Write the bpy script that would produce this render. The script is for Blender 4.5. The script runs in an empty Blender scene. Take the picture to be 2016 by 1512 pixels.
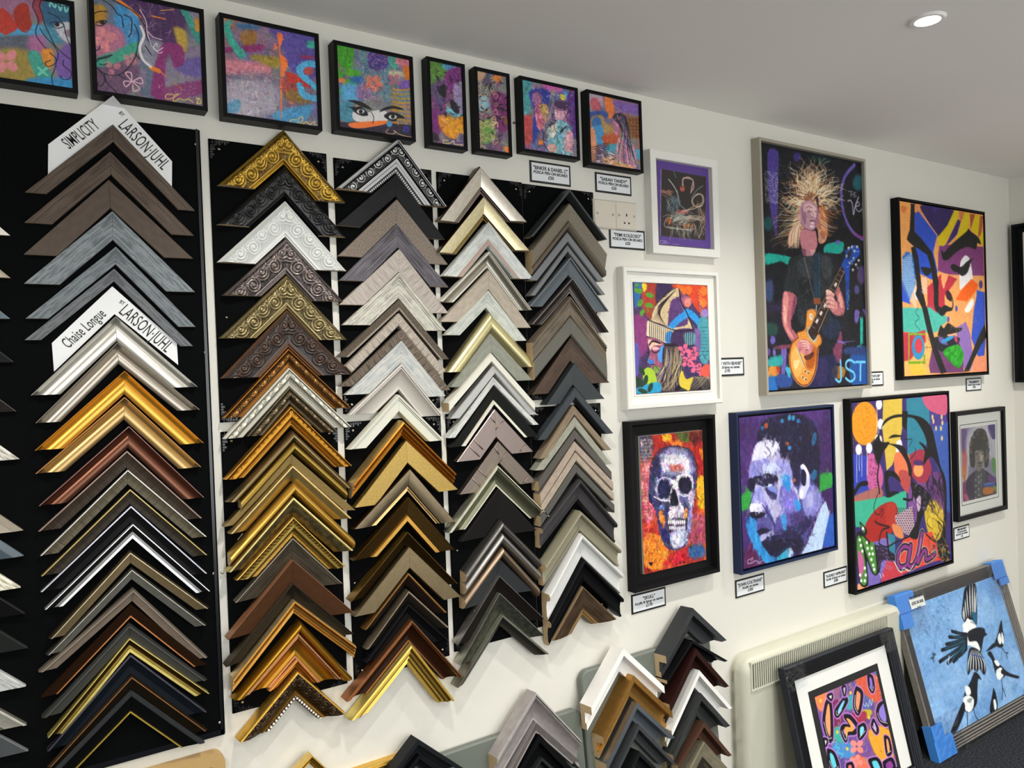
import bpy, math, random
import numpy as np
from mathutils import Vector, Matrix
random.seed(7); rng = np.random.default_rng(7)
sc = bpy.context.scene
COL = sc.collection

# ---------------------------------------------------------------- camera
# room axes: X along the display wall (right), Y into that wall (wall face at Y=0), Z up, floor at Z=0
CM = np.array([[0.83329776, 0.03630419, -0.55163107],
               [-0.03893479, 0.99921761, 0.00694577],
               [0.55145164, 0.01568975, 0.8340593]])   # rows: camera right / down / forward over (X, -Z, Y)
FPX, CX, CY = 1509.225, 1008.0, 756.0
CAMD, EYE = 1.76, 1.555
cam_d = bpy.data.cameras.new('camera'); cam = bpy.data.objects.new('camera', cam_d); COL.objects.link(cam)
cam_d.sensor_fit = 'HORIZONTAL'; cam_d.sensor_width = 36.0; cam_d.lens = FPX / 2016 * 36.0
cam_d.clip_start = 0.02; cam_d.clip_end = 60
def _w(r): return Vector((r[0], r[2], -r[1]))
_r, _u, _b = _w(CM[0]), -_w(CM[1]), -_w(CM[2])
cam.matrix_world = Matrix(((_r.x, _u.x, _b.x, 0), (_r.y, _u.y, _b.y, -CAMD), (_r.z, _u.z, _b.z, EYE), (0, 0, 0, 1)))
sc.camera = cam

# ---------------------------------------------------------------- world, lamps, exposure
CEIL = 2.40
RX, LX, BY = 4.08, -2.6, -4.6          # right wall, left wall, back wall
wd = bpy.data.worlds.new('world'); sc.world = wd; wd.use_nodes = True
wd.node_tree.nodes['Background'].inputs[0].default_value = (0.8, 0.86, 1.0, 1); wd.node_tree.nodes['Background'].inputs[1].default_value = 0.3
sc.view_settings.view_transform = 'Standard'; sc.view_settings.look = 'None'
sc.view_settings.exposure = 0.0; sc.view_settings.gamma = 1.0; sc.view_settings.use_curve_mapping = False
LAMPS = [(x, y) for y in (-0.74, -2.35, -3.9) for x in (-1.97, -0.66, 0.65, 1.96, 3.27)]
for (lx, ly) in LAMPS:
    ld = bpy.data.lights.new('downlight_beam', 'SPOT'); ld.energy = (47 if lx < 2 else 66) if ly > -1 else 96; ld.color = (1.0, 0.965, 0.91)
    ld.spot_size = math.radians(138); ld.spot_blend = 0.85; ld.shadow_soft_size = 0.03
    lo = bpy.data.objects.new('downlight_beam', ld); lo.location = (lx, ly, CEIL - 0.03); COL.objects.link(lo)
# added area lamp out of view behind the camera, cool ambient fill
ad = bpy.data.lights.new('rear_fill_light', 'AREA'); ad.shape = 'RECTANGLE'; ad.size = 3.6; ad.size_y = 1.7; ad.energy = 74; ad.color = (0.92, 0.96, 1.0)
ao = bpy.data.objects.new('rear_fill_light', ad); ao.location = (1.4, BY + 0.12, 1.35); ao.rotation_euler = (math.radians(90), 0, 0); COL.objects.link(ao)

# ---------------------------------------------------------------- projection helpers (photo pixel -> point in the room)
def raydir(px, py):
    c = np.array([(px - CX) / FPX, (py - CY) / FPX, 1.0])
    r = CM.T @ c
    return Vector((r[0], r[2], -r[1]))
CAMP = Vector((0, -CAMD, EYE))
def at(px, py, y=0.0):
    """point on the plane y metres in front of the display wall"""
    d = raydir(px, py); t = (CAMD - y) / d.y
    return CAMP + d * t
def at_x(px, py, X):
    d = raydir(px, py); return CAMP + d * (X / d.x)
def on_plane(px, py, mw, off):
    """hit of the view ray with local plane y=-off of matrix mw, in local coordinates"""
    inv = mw.inverted(); o = inv @ CAMP; d = inv.to_3x3() @ raydir(px, py)
    t = (-off - o.y) / d.y
    return o + d * t

def proj(p):
    v = p - CAMP; c = CM @ np.array([v.x, -v.z, v.y]); return np.array([CX + FPX * c[0] / c[2], CY + FPX * c[1] / c[2]])
# ---------------------------------------------------------------- small mesh kit
def hexc(h):
    h = h.lstrip('#')[:6]
    v = [int(h[i:i + 2], 16) / 255 for i in (0, 2, 4)]
    return tuple(x / 12.92 if x <= 0.04045 else ((x + 0.055) / 1.055) ** 2.4 for x in v)
def tag(o, label=None, cat=None, group=None, kind=None):
    if label: o['label'] = label
    if cat: o['category'] = cat
    if group: o['group'] = group
    if kind: o['kind'] = kind
    return o
def link(o, parent=None):
    COL.objects.link(o)
    if parent is not None: o.parent = parent
    return o
def empty(name, loc, rot=(0, 0, 0), **k):
    o = bpy.data.objects.new(name, None); o.location = loc; o.rotation_euler = rot; o.empty_display_size = 0.05
    link(o); tag(o, **k); return o
def mesh_obj(name, verts, faces, mats, parent=None, midx=None, smooth=False, uvs=None, loc=None):
    me = bpy.data.meshes.new(name); me.from_pydata([tuple(v) for v in verts], [], faces)
    for m in (mats if isinstance(mats, (list, tuple)) else [mats]): me.materials.append(m)
    if midx is not None: me.polygons.foreach_set('material_index', midx)
    if smooth: me.polygons.foreach_set('use_smooth', [True] * len(faces))
    if uvs is not None:
        uv = me.uv_layers.new(name='UVMap')
        flat = np.array([uvs[v] for f in faces for v in f], dtype=np.float32).ravel()
        uv.data.foreach_set('uv', flat)
    me.update()
    o = bpy.data.objects.new(name, me)
    if loc is not None: o.location = loc
    return link(o, parent)
class MB:
    def __init__(s): s.v = []; s.f = []; s.m = []
    def add(s, vs, fs, mi=0):
        b = len(s.v); s.v += [tuple(v) for v in vs]; s.f += [tuple(i + b for i in f) for f in fs]; s.m += [mi] * len(fs)
    def box(s, x0, x1, y0, y1, z0, z1, mi=0, bev=0.0):
        x0, x1 = sorted((x0, x1)); y0, y1 = sorted((y0, y1)); z0, z1 = sorted((z0, z1))
        if bev <= 0:
            s.add([(x0, y0, z0), (x1, y0, z0), (x1, y1, z0), (x0, y1, z0), (x0, y0, z1), (x1, y0, z1), (x1, y1, z1), (x0, y1, z1)],
                  [(0, 3, 2, 1), (4, 5, 6, 7), (0, 1, 5, 4), (1, 2, 6, 5), (2, 3, 7, 6), (3, 0, 4, 7)], mi)
        else:  # front (low y) edges chamfered
            b = bev
            s.add([(x0, y0 + b, z0), (x1, y0 + b, z0), (x1, y1, z0), (x0, y1, z0), (x0, y0 + b, z1), (x1, y0 + b, z1), (x1, y1, z1), (x0, y1, z1),
                   (x0 + b, y0, z0 + b), (x1 - b, y0, z0 + b), (x1 - b, y0, z1 - b), (x0 + b, y0, z1 - b)],
                  [(0, 3, 2, 1), (4, 5, 6, 7), (1, 2, 6, 5), (2, 3, 7, 6), (3, 0, 4, 7), (8, 9, 10, 11), (0, 1, 9, 8), (1, 5, 10, 9), (5, 4, 11, 10), (4, 0, 8, 11)], mi)
    def cyl(s, c, ax, r, L, n=20, mi=0, r2=None, cap=True):
        r2 = r if r2 is None else r2
        ax = Vector(ax).normalized(); q = ax.orthogonal().normalized(); w = ax.cross(q); c = Vector(c); vs = []
        for k in range(n):
            a = 2 * math.pi * k / n; d = q * math.cos(a) + w * math.sin(a); vs.append(c + d * r)
        for k in range(n):
            a = 2 * math.pi * k / n; d = q * math.cos(a) + w * math.sin(a); vs.append(c + ax * L + d * r2)
        fs = [(k, (k + 1) % n, n + (k + 1) % n, n + k) for k in range(n)]
        if cap: fs += [tuple(range(n - 1, -1, -1)), tuple(range(n, 2 * n))]
        s.add(vs, fs, mi)
    def build(s, name, mats, parent=None, smooth=False):
        return mesh_obj(name, s.v, s.f, mats, parent, s.m, smooth)

# ---------------------------------------------------------------- materials
_mc = {}
def nodes(name):
    m = bpy.data.materials.new(name); m.use_nodes = True
    nt = m.node_tree; b = nt.nodes['Principled BSDF']; return m, nt, b
def plain(name, col, rough=0.5, metal=0.0, spec=0.5, coat=0.0, bump=None, emit=None):
    if name in _mc: return _mc[name]
    m, nt, b = nodes(name)
    b.inputs['Base Color'].default_value = (*hexc(col), 1); b.inputs['Roughness'].default_value = rough
    b.inputs['Metallic'].default_value = metal; b.inputs['Specular IOR Level'].default_value = spec
    b.inputs['Coat Weight'].default_value = coat; b.inputs['Coat Roughness'].default_value = 0.15
    if bump:
        n = nt.nodes.new('ShaderNodeTexNoise'); n.inputs['Scale'].default_value = bump[0]; n.inputs['Detail'].default_value = 4
        bp = nt.nodes.new('ShaderNodeBump'); bp.inputs['Strength'].default_value = bump[1]; bp.inputs['Distance'].default_value = 0.002
        nt.links.new(n.outputs['Fac'], bp.inputs['Height']); nt.links.new(bp.outputs[0], b.inputs['Normal'])
        tc = nt.nodes.new('ShaderNodeTexCoord'); nt.links.new(tc.outputs['Object'], n.inputs['Vector'])
    if emit:
        b.inputs['Emission Color'].default_value = (*hexc(emit[0]), 1); b.inputs['Emission Strength'].default_value = emit[1]
    _mc[name] = m; return m
# pattern letters: p satin paint, x matt paint, g wood grain, r cross ribs, w whitewash streaks, s stone speckle, l linen, m metal leaf, n brushed metal, o ornament with dirt in recesses, q ornament painted
def fin(code):
    """finish from 'rrggbb' + pattern letter (+ optional second colour)"""
    if code in _mc: return _mc[code]
    col = hexc(code[:6]); pat = code[6:7] or 'p'; c2 = hexc(code[7:13]) if len(code) >= 13 else None
    m, nt, b = nodes('finish_' + code)
    L = nt.links.new; N = nt.nodes.new
    uv = N('ShaderNodeUVMap'); uv.uv_map = 'UVMap'
    def noise(sx, sy, det=4, rough=0.6):
        mp = N('ShaderNodeMapping'); mp.inputs['Scale'].default_value = (sx, sy, 1); L(uv.outputs[0], mp.inputs['Vector'])
        n = N('ShaderNodeTexNoise'); n.noise_dimensions = '2D'; n.inputs['Scale'].default_value = 1; n.inputs['Detail'].default_value = det; n.inputs['Roughness'].default_value = rough
        L(mp.outputs[0], n.inputs['Vector']); return n.outputs['Fac']
    def ramp(src, ca, cb, lo=0.35, hi=0.65):
        r = N('ShaderNodeValToRGB'); r.color_ramp.elements[0].position = lo; r.color_ramp.elements[1].position = hi
        r.color_ramp.elements[0].color = (*ca, 1); r.color_ramp.elements[1].color = (*cb, 1); L(src, r.inputs[0]); L(r.outputs[0], b.inputs['Base Color']); return r
    def bump(src, st, dist=0.001):
        bp = N('ShaderNodeBump'); bp.inputs['Strength'].default_value = st; bp.inputs['Distance'].default_value = dist
        L(src, bp.inputs['Height']); L(bp.outputs[0], b.inputs['Normal'])
    sh = lambda c, k: tuple(min(1, max(0, x * k)) for x in c)
    b.inputs['Base Color'].default_value = (*col, 1)
    if pat in 'xgrws': b.inputs['Specular IOR Level'].default_value = .22
    if pat == 'p': b.inputs['Roughness'].default_value = 0.42; b.inputs['Specular IOR Level'].default_value = .1 if max(col) < .035 else (.2 if max(col) < .1 else .4); bump(noise(300, 300), 0.08)
    elif pat == 'x': b.inputs['Roughness'].default_value = 0.6; bump(noise(500, 500), 0.1); ramp(noise(40, 90), sh(col, .9), sh(col, 1.08))
    elif pat == 'g':
        s = noise(16, 260, 5, .65); ramp(s, c2 or sh(col, .6), sh(col, 1.15), .3, .7); bump(s, .35); b.inputs['Roughness'].default_value = 0.5
    elif pat == 'r':
        s = noise(420, 26, 3, .6); ramp(s, c2 or sh(col, .62), sh(col, 1.15), .38, .62); bump(s, .35); b.inputs['Roughness'].default_value = 0.5
    elif pat == 'w':
        s = noise(26, 240, 5, .7); ramp(s, c2 or sh(col, .74), sh(col, 1.1), .36, .56); bump(s, .25); b.inputs['Roughness'].default_value = 0.5
    elif pat == 's':
        s = noise(230, 260, 6, .75); ramp(s, c2 or sh(col, .74), sh(col, 1.14), .33, .67); bump(s, .25); b.inputs['Roughness'].default_value = 0.5
    elif pat == 'l':
        s = noise(900, 120, 3); ramp(s, sh(col, .75), sh(col, 1.12), .35, .65); bump(s, .2); b.inputs['Roughness'].default_value = 0.34; b.inputs['Metallic'].default_value = .8
    elif pat == 'm':
        s = noise(70, 110, 5, .6); ramp(s, c2 or sh(col, .9), sh(col, 1.06), .3, .7); b.inputs['Metallic'].default_value = .88; b.inputs['Roughness'].default_value = .36
        bump(noise(700, 500), .12)
    elif pat == 'n':
        s = noise(9, 1400, 3, .5); ramp(s, c2 or sh(col, .93), sh(col, 1.04), .2, .8); b.inputs['Metallic'].default_value = .9; b.inputs['Roughness'].default_value = .36
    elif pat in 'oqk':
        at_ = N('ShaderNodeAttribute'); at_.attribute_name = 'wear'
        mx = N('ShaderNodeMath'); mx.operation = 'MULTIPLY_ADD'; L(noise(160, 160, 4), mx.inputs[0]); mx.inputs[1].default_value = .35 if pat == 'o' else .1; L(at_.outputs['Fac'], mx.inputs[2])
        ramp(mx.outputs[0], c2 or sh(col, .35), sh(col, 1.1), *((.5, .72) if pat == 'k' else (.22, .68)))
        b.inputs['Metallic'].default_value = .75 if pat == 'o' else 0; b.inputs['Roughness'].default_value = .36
    _mc[code] = m; return m
def wood_end(): return plain('raw_wood_end', 'b9a17c', .75, bump=(400, .3))

# ---------------------------------------------------------------- moulding sweep
# profile: list of (t across 0 outer .. 1 inner, height fraction, material index of the strip that starts here)
PROF = {
 'flat': [(0, .93, 0), (.03, 1, 0), (.97, 1, 0), (1, .93, 0)],
 'thin': [(0, .9, 0), (.1, 1, 0), (.9, 1, 0), (1, .9, 0)],
 'slope': [(0, 1, 1), (.03, 1, 0), (1, .55, 0)],
 'lift': [(0, .6, 0), (.04, .66, 0), (.96, 1, 1), (1, .98, 0)],
 'cove': [(0, 1, 1), (.03, 1, 0), (.06, .86, 0), (.18, .62, 0), (.34, .5, 0), (.4, .62, 0), (.52, .76, 0), (.68, .81, 0), (.85, .76, 0), (1, .6, 0)],
 'linein': [(0, .9, 0), (.04, 1, 0), (.82, .75, 1), (.84, .85, 1), (.95, .85, 0), (1, .6, 0)],
 'linein2': [(0, .9, 1), (.05, 1, 1), (.22, 1, 1), (.28, .8, 0), (.89, .6, 2), (.9, .72, 2), (.97, .72, 0), (1, .5, 0)],
 'ornc': [(0, .5, 1), (.05, .92, 1), (.1, .95, 0), (.3, .9, 0), (.62, .6, 3), (.7, .5, 1), (.75, .6, 1), (.82, .5, 2), (.98, .5, 3), (1, .4, 3)],
 'cush': [(0, .35, 0), (.06, .6, 0), (.15, .8, 0), (.28, .94, 0), (.42, 1, 0), (.58, .99, 0), (.74, .9, 0), (.88, .72, 0), (1, .45, 0)],
 'halfc': [(0, .8, 1), (.06, 1, 1), (.16, 1, 1), (.24, .9, 0), (.5, .8, 0), (.75, .62, 0), (1, .4, 0)],
 'lip': [(0, 1, 1), (.1, 1, 0), (.13, .78, 0), (.6, .6, 0), (1, .62, 0)],
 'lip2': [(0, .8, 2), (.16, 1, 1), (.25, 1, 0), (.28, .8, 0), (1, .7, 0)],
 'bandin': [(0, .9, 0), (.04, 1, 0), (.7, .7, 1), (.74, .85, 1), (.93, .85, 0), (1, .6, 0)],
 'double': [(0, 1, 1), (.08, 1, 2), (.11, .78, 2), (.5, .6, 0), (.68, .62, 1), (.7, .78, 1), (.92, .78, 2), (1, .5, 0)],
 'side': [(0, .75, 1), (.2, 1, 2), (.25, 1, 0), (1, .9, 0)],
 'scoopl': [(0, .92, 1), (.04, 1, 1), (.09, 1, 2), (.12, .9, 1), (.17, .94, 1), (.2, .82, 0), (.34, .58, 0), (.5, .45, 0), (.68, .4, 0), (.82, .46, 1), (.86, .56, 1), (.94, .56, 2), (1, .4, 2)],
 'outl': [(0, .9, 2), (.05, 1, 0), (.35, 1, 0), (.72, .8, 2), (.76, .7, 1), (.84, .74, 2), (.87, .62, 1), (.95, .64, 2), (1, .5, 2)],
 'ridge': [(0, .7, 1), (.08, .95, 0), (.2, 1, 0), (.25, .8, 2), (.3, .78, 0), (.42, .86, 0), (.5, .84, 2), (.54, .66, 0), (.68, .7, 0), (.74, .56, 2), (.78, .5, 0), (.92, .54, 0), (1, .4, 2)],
 'mould': [(0, .8, 0), (.05, .95, 0), (.12, 1, 0), (.2, .97, 0), (.25, .84, 0), (.27, .6, 0), (.5, .52, 0), (.84, .56, 0), (.87, .66, 0), (.96, .64, 0), (1, .5, 0)],
 'tray': [(0, 1, 0), (.3, 1, 0), (.31, .38, 0), (.72, .34, 0), (.74, .46, 0), (1, .46, 0)],
 'cap': [(0, 1, 0), (.5, 1, 0), (.52, .4, 1), (1, .4, 1)],
 'groove': [(0, .9, 0), (.04, 1, 0), (.18, 1, 1), (.2, .9, 0), (.3, .94, 1), (.32, .86, 0), (.97, .9, 0), (1, .8, 0)],
 'orn': [(0, .55, 1), (.03, .62, 0), (.12, .9, 0), (.22, 1, 0), (.4, .82, 0), (.6, .62, 0), (.78, .52, 0), (.84, .52, 1), (.86, .62, 1), (.9, .64, 2), (.92, .52, 1), (.97, .54, 1), (1, .4, 2)],
 'ornb': [(0, .6, 1), (.04, .8, 1), (.1, .82, 2), (.13, .7, 0), (.3, .95, 0), (.5, 1, 0), (.66, .8, 0), (.7, .6, 1), (.8, .66, 2), (.84, .58, 1), (.9, .6, 0), (1, .5, 0)],
 'silv': [(0, .85, 1), (.03, 1, 1), (.07, 1, 2), (.09, .84, 1), (.12, .88, 2), (.15, .78, 0), (.35, .92, 0), (.52, .86, 2), (.58, .7, 1), (.64, .72, 1), (.69, .66, 2), (.71, .68, 1), (.82, .7, 2), (.84, .6, 0), (1, .5, 2)],
}
def spiral_field(l, s, W, kind, sc_):
    """ornament height 0..1 at distance l along and s across (metres)"""
    h = np.zeros_like(l)
    P = sc_
    if kind == 'scroll':
        k = np.round(l / P)
        for dk in (-1, 0, 1):
            kk = k + dk; flip = np.where(kk % 2 == 0, 1.0, -1.0)
            cx = kk * P; cyy = W * (.42 + .12 * flip)
            dx = (l - cx) * flip; dy = (s - cyy); r = np.hypot(dx, dy) + 1e-9; th = np.arctan2(dy, dx)
            R = P * .5
            sp = .5 + .5 * np.cos(2 * np.pi * r / (P * .2) - th * flip)
            h = np.maximum(h, sp * np.clip(1.25 - r / R, 0, 1) ** .6 * np.where(r < R * 1.2, 1, 0))
            h = np.maximum(h, np.clip(1.4 - r / (P * .09), 0, 1))
            lx = l - cx - P * .5; ly = s - W * .2
            a = np.arctan2(ly, lx); rr = np.hypot(lx, ly)
            fan = (.5 + .5 * np.cos(a * 9)) * np.clip(1 - np.abs(rr - P * .2) / (P * .18), 0, 1)
            h = np.maximum(h, fan * .8)
    elif kind == 'leaf':
        x = l / P; u = (s / W - .5) * 2
        ph = x * 2 * np.pi
        vine = np.clip(1 - np.abs(u - .45 * np.sin(ph)) / .16, 0, 1)
        ribs = (.5 + .5 * np.cos(ph * 6 + u * 5 * np.sign(np.sin(ph)))) * np.clip(1 - np.abs(u) / .95, 0, 1)
        k = np.round(x - .25) + .25; bx = (l - k * P) / (P * .2); bb = np.clip(1.3 - np.hypot(bx, u / .5), 0, 1)
        h = np.maximum(np.maximum(vine, ribs * .75), bb)
    elif kind == 'rope':
        x = l / P; u = (s / W - .5) * 2
        h = (.5 + .5 * np.cos(2 * np.pi * x + u * 2.2)) * np.clip(1.1 - u * u, 0, 1)
    elif kind == 'bead':
        x = (l / P) % 1 - .5; u = (s / W - .5)
        h = np.sqrt(np.clip(1 - (x * x + u * u) * 5, 0, 1))
    return h
def sweep(name, prof, O, d, nrm, out, w, H, a0, a1, b0, b1, mats, parent, ornament=None, endmat=True):
    """one straight piece of moulding. O outer start point, d along, nrm across (inward), out away from the wall.
    start/end distance along at the outer edge (a0,b0) and at the inner edge (a1,b1): gives mitre and end cut."""
    pr = PROF[prof]
    if ornament:
        # ornament: list of (t0,t1,kind,pitch,amp); refine profile
        ts = sorted(set([p[0] for p in pr] + [round(float(t), 4) for t in np.linspace(0, 1, 40)]))
        n_l = max(60, int(max(b0 - a0, b1 - a1) / 0.0016))
    else:
        ts = [p[0] for p in pr]; n_l = 1
    pt = [p[0] for p in pr]; ph = [p[1] for p in pr]
    hs = np.interp(ts, pt, ph)
    T = np.array(ts)
    U = np.linspace(0, 1, n_l + 1)
    Lm = (a0 + (a1 - a0) * T)[None, :] * (1 - U)[:, None] + (b0 + (b1 - b0) * T)[None, :] * U[:, None]
    S = np.broadcast_to((T * w)[None, :], Lm.shape)
    Hh = np.broadcast_to((hs * H)[None, :], Lm.shape).copy()
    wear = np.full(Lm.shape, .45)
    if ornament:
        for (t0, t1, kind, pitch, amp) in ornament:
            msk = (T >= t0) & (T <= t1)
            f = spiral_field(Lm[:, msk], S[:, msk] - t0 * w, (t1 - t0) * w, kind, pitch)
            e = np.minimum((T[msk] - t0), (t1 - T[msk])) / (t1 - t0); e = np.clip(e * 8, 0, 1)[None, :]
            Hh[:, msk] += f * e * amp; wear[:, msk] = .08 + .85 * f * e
    nr, nc = Lm.shape
    O = np.array(O); d = np.array(d); nrm = np.array(nrm); out = np.array(out)
    top = O + Lm[..., None] * d + S[..., None] * nrm + Hh[..., None] * out
    # back corner verts
    backO = O + Lm[:, 0:1, None] * d
    backI = O + Lm[:, -1:, None] * d + (w) * nrm
    V = np.concatenate([backO, top, backI], axis=1).reshape(-1, 3)
    nc2 = nc + 2
    uvl = np.concatenate([Lm[:, :1], Lm, Lm[:, -1:]], 1); uvs_ = np.concatenate([S[:, :1] - .02, S, S[:, -1:] + .02], 1)
    uvs = np.stack([uvl, uvs_], -1).reshape(-1, 2)
    faces = []; mi = []
    segm = []
    for j in range(nc - 1):
        tm = (ts[j] + ts[j + 1]) / 2
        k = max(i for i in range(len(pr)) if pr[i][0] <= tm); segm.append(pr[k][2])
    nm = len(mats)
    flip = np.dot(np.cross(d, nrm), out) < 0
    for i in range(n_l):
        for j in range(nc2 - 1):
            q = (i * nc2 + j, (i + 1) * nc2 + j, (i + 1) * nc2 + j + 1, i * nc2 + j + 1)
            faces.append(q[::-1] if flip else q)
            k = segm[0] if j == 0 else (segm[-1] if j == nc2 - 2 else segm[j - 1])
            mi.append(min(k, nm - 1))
    e0 = tuple(range(nc2)); e1 = tuple(range(n_l * nc2, n_l * nc2 + nc2))
    faces.append(e0[::-1] if flip else e0); mi.append(min(segm[0], nm - 1))
    faces.append(e1 if flip else e1[::-1])
    allm = list(mats)
    if endmat: allm = allm + [wood_end()]; mi.append(len(allm) - 1)
    else: mi.append(0)
    bq = (0, nc2 - 1, n_l * nc2 + nc2 - 1, n_l * nc2); faces.append(bq[::-1] if flip else bq); mi.append(min(segm[0], nm - 1))
    o = mesh_obj(name, V, faces, allm, parent, mi, False, uvs)
    me = o.data
    if len(pr) > 6 and not ornament or ornament:
        sm = [True] * (len(faces) - 3) + [False] * 3
        me.polygons.foreach_set('use_smooth', sm)
        try: me.set_sharp_from_angle(angle=math.radians(28 if not ornament else 60))
        except Exception: pass
    if ornament:
        a = me.attributes.new('wear', 'FLOAT', 'POINT')
        wv = np.concatenate([wear[:, :1], wear, wear[:, -1:]], 1).ravel().astype(np.float32)
        a.data.foreach_set('value', wv)
    return o
OUT = Vector((0, -1, 0))
def corner_sample(A, I, Lt, Rt, H, base, prof, cols, ends='hh', ornament=None, label=None, group=None, mw=None):
    """right-angled moulding sample: pixel of outer apex A, inner apex I, outer tips Lt and Rt; H metres tall, stuck base metres off the wall"""
    pr = PROF[prof]; y0 = base + H * pr[0][1]; y1 = base + H * pr[-1][1]
    mw = mw or Matrix.Identity(4)
    a, l, r, i = on_plane(*A, mw, y0), on_plane(*Lt, mw, y0), on_plane(*Rt, mw, y0), on_plane(*I, mw, y1)
    for p in (a, l, r, i): p.y = -base
    dl = (l - a).normalized(); dr = (r - a).normalized()
    half = math.acos(max(-1, min(1, dl.dot(dr)))) / 2
    depth = max(.006, a.z - i.z); w = depth * math.sin(half); k = math.cos(half) / math.sin(half)
    root = empty('corner_sample', mw @ a, mw.to_euler(), label=label, cat='frame sample', group=group)
    mats = [fin(c) for c in cols]
    for (tip, d, e) in ((l, dl, ends[0]), (r, dr, ends[1])):
        n = Vector((-d.z, 0, d.x)) if d.x < 0 else Vector((d.z, 0, -d.x))
        if n.z > 0: n = -n
        Lo = (tip - a).length
        if e == 'h': dd = -n.z / abs(d.z)     # inner edge ends at the same height
        elif e == 'v': dd = -n.x / d.x
        else: dd = 0
        # positions along d: z = a.z + d.z*t + n.z*s
        if e == 'h': b1 = Lo - (n.z / d.z) * w
        elif e == 'v': b1 = Lo - (n.x / d.x) * w
        else: b1 = Lo
        b1 = max(b1, k * w + .004)
        sweep('arm', prof, (0, 0, 0), d, n, OUT, w, H, 0.0003, k * w + .0003, Lo, b1, mats, root, ornament)
    return root
# ---------------------------------------------------------------- room shell
M_WALL = plain('wall_paint', 'dad8cf', .75, bump=(60, .12)); M_CEIL = plain('ceiling_paint', 'f0eeea', .85, bump=(50, .1))
def structure(name, box, mat, kind='structure'):
    m = MB(); m.box(*box); o = m.build(name, mat); tag(o, kind=kind); return o
def carpet():
    m, nt, b = nodes('carpet'); N = nt.nodes.new; L = nt.links.new
    tc = N('ShaderNodeTexCoord'); n = N('ShaderNodeTexNoise'); n.inputs['Scale'].default_value = 140; n.inputs['Detail'].default_value = 6
    L(tc.outputs['Object'], n.inputs['Vector']); r = N('ShaderNodeValToRGB'); r.color_ramp.elements[0].color = (.008, .009, .012, 1); r.color_ramp.elements[1].color = (.05, .053, .06, 1)
    r.color_ramp.elements[0].position = .35; r.color_ramp.elements[1].position = .7
    L(n.outputs['Fac'], r.inputs[0]); L(r.outputs[0], b.inputs['Base Color']); b.inputs['Roughness'].default_value = 1; b.inputs['Specular IOR Level'].default_value = .1
    bp = N('ShaderNodeBump'); bp.inputs['Strength'].default_value = .8; bp.inputs['Distance'].default_value = .004; L(n.outputs['Fac'], bp.inputs['Height']); L(bp.outputs[0], b.inputs['Normal'])
    return m
structure('floor', (LX - .1, RX + .1, BY - .1, .1, -.08, 0), carpet())
structure('ceiling', (LX - .1, RX + .1, BY - .1, .1, CEIL, CEIL + .1), M_CEIL)
structure('wall_front', (LX - .1, RX + .1, 0, .12, 0, CEIL), M_WALL)
structure('wall_right', (RX, RX + .12, BY, 0, 0, CEIL), M_WALL)
structure('wall_left', (LX - .12, LX, BY, 0, 0, CEIL), M_WALL)
structure('wall_back', (LX - .1, RX + .1, BY - .12, BY, 0, CEIL), M_WALL)
m_sk = plain('baseboard_paint', 'dcdad2', .45)
structure('baseboard_front', (LX, RX, -.018, 0, 0, .09), m_sk); structure('baseboard_right', (RX - .018, RX, BY, -.018, 0, .09), m_sk)

# recessed downlights
M_EMIT = plain('lamp_face', 'ffffff', .4, emit=('fff4e2', 34.0)); M_WHT = plain('white_enamel', 'eeeeea', .35); M_ALU = plain('lamp_reflector', 'd8d4cc', .25, metal=.9)
dl0 = None
def lamp_label(x, y):
    row = {-.74: 'nearest the display wall', -2.35: 'in the middle of the room', -3.9: 'nearest the back wall'}[y]
    col = {-1.97: 'leftmost', -.66: 'second from the left', .65: 'middle', 1.96: 'second from the right', 3.27: 'rightmost'}[x]
    if (x, y) == (1.96, -0.74): return 'round recessed ceiling downlight glowing white near the top right corner'
    return '%s round ceiling downlight of the row %s' % (col, row)
for (lx, ly) in LAMPS:
    e = empty('ceiling_downlight', (lx, ly, CEIL), label=lamp_label(lx, ly), cat='ceiling light', group='recessed ceiling downlights')
    if dl0 is None:
        m = MB(); n = 40
        for k in range(n):
            a0, a1 = 2 * math.pi * k / n, 2 * math.pi * (k + 1) / n
            ring = [(.027, -.002), (.03, -.006), (.038, -.0055), (.043, 0)]
            for (r0, z0), (r1, z1) in zip(ring[:-1], ring[1:]):
                m.add([(r0 * math.cos(a0), r0 * math.sin(a0), z0), (r0 * math.cos(a1), r0 * math.sin(a1), z0), (r1 * math.cos(a1), r1 * math.sin(a1), z1), (r1 * math.cos(a0), r1 * math.sin(a0), z1)], [(0, 1, 2, 3)])
        rg = m.build('trim_ring', M_WHT, e, True)
        m = MB(); m.cyl((0, 0, -.0028), (0, 0, 1), .0275, .0024, 40); ln = m.build('lamp_lens', M_EMIT, e)
        dl0 = (rg.data, ln.data)
    else:
        for nm, me in zip(('trim_ring', 'lamp_lens'), dl0): link(bpy.data.objects.new(nm, me), e)

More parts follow.
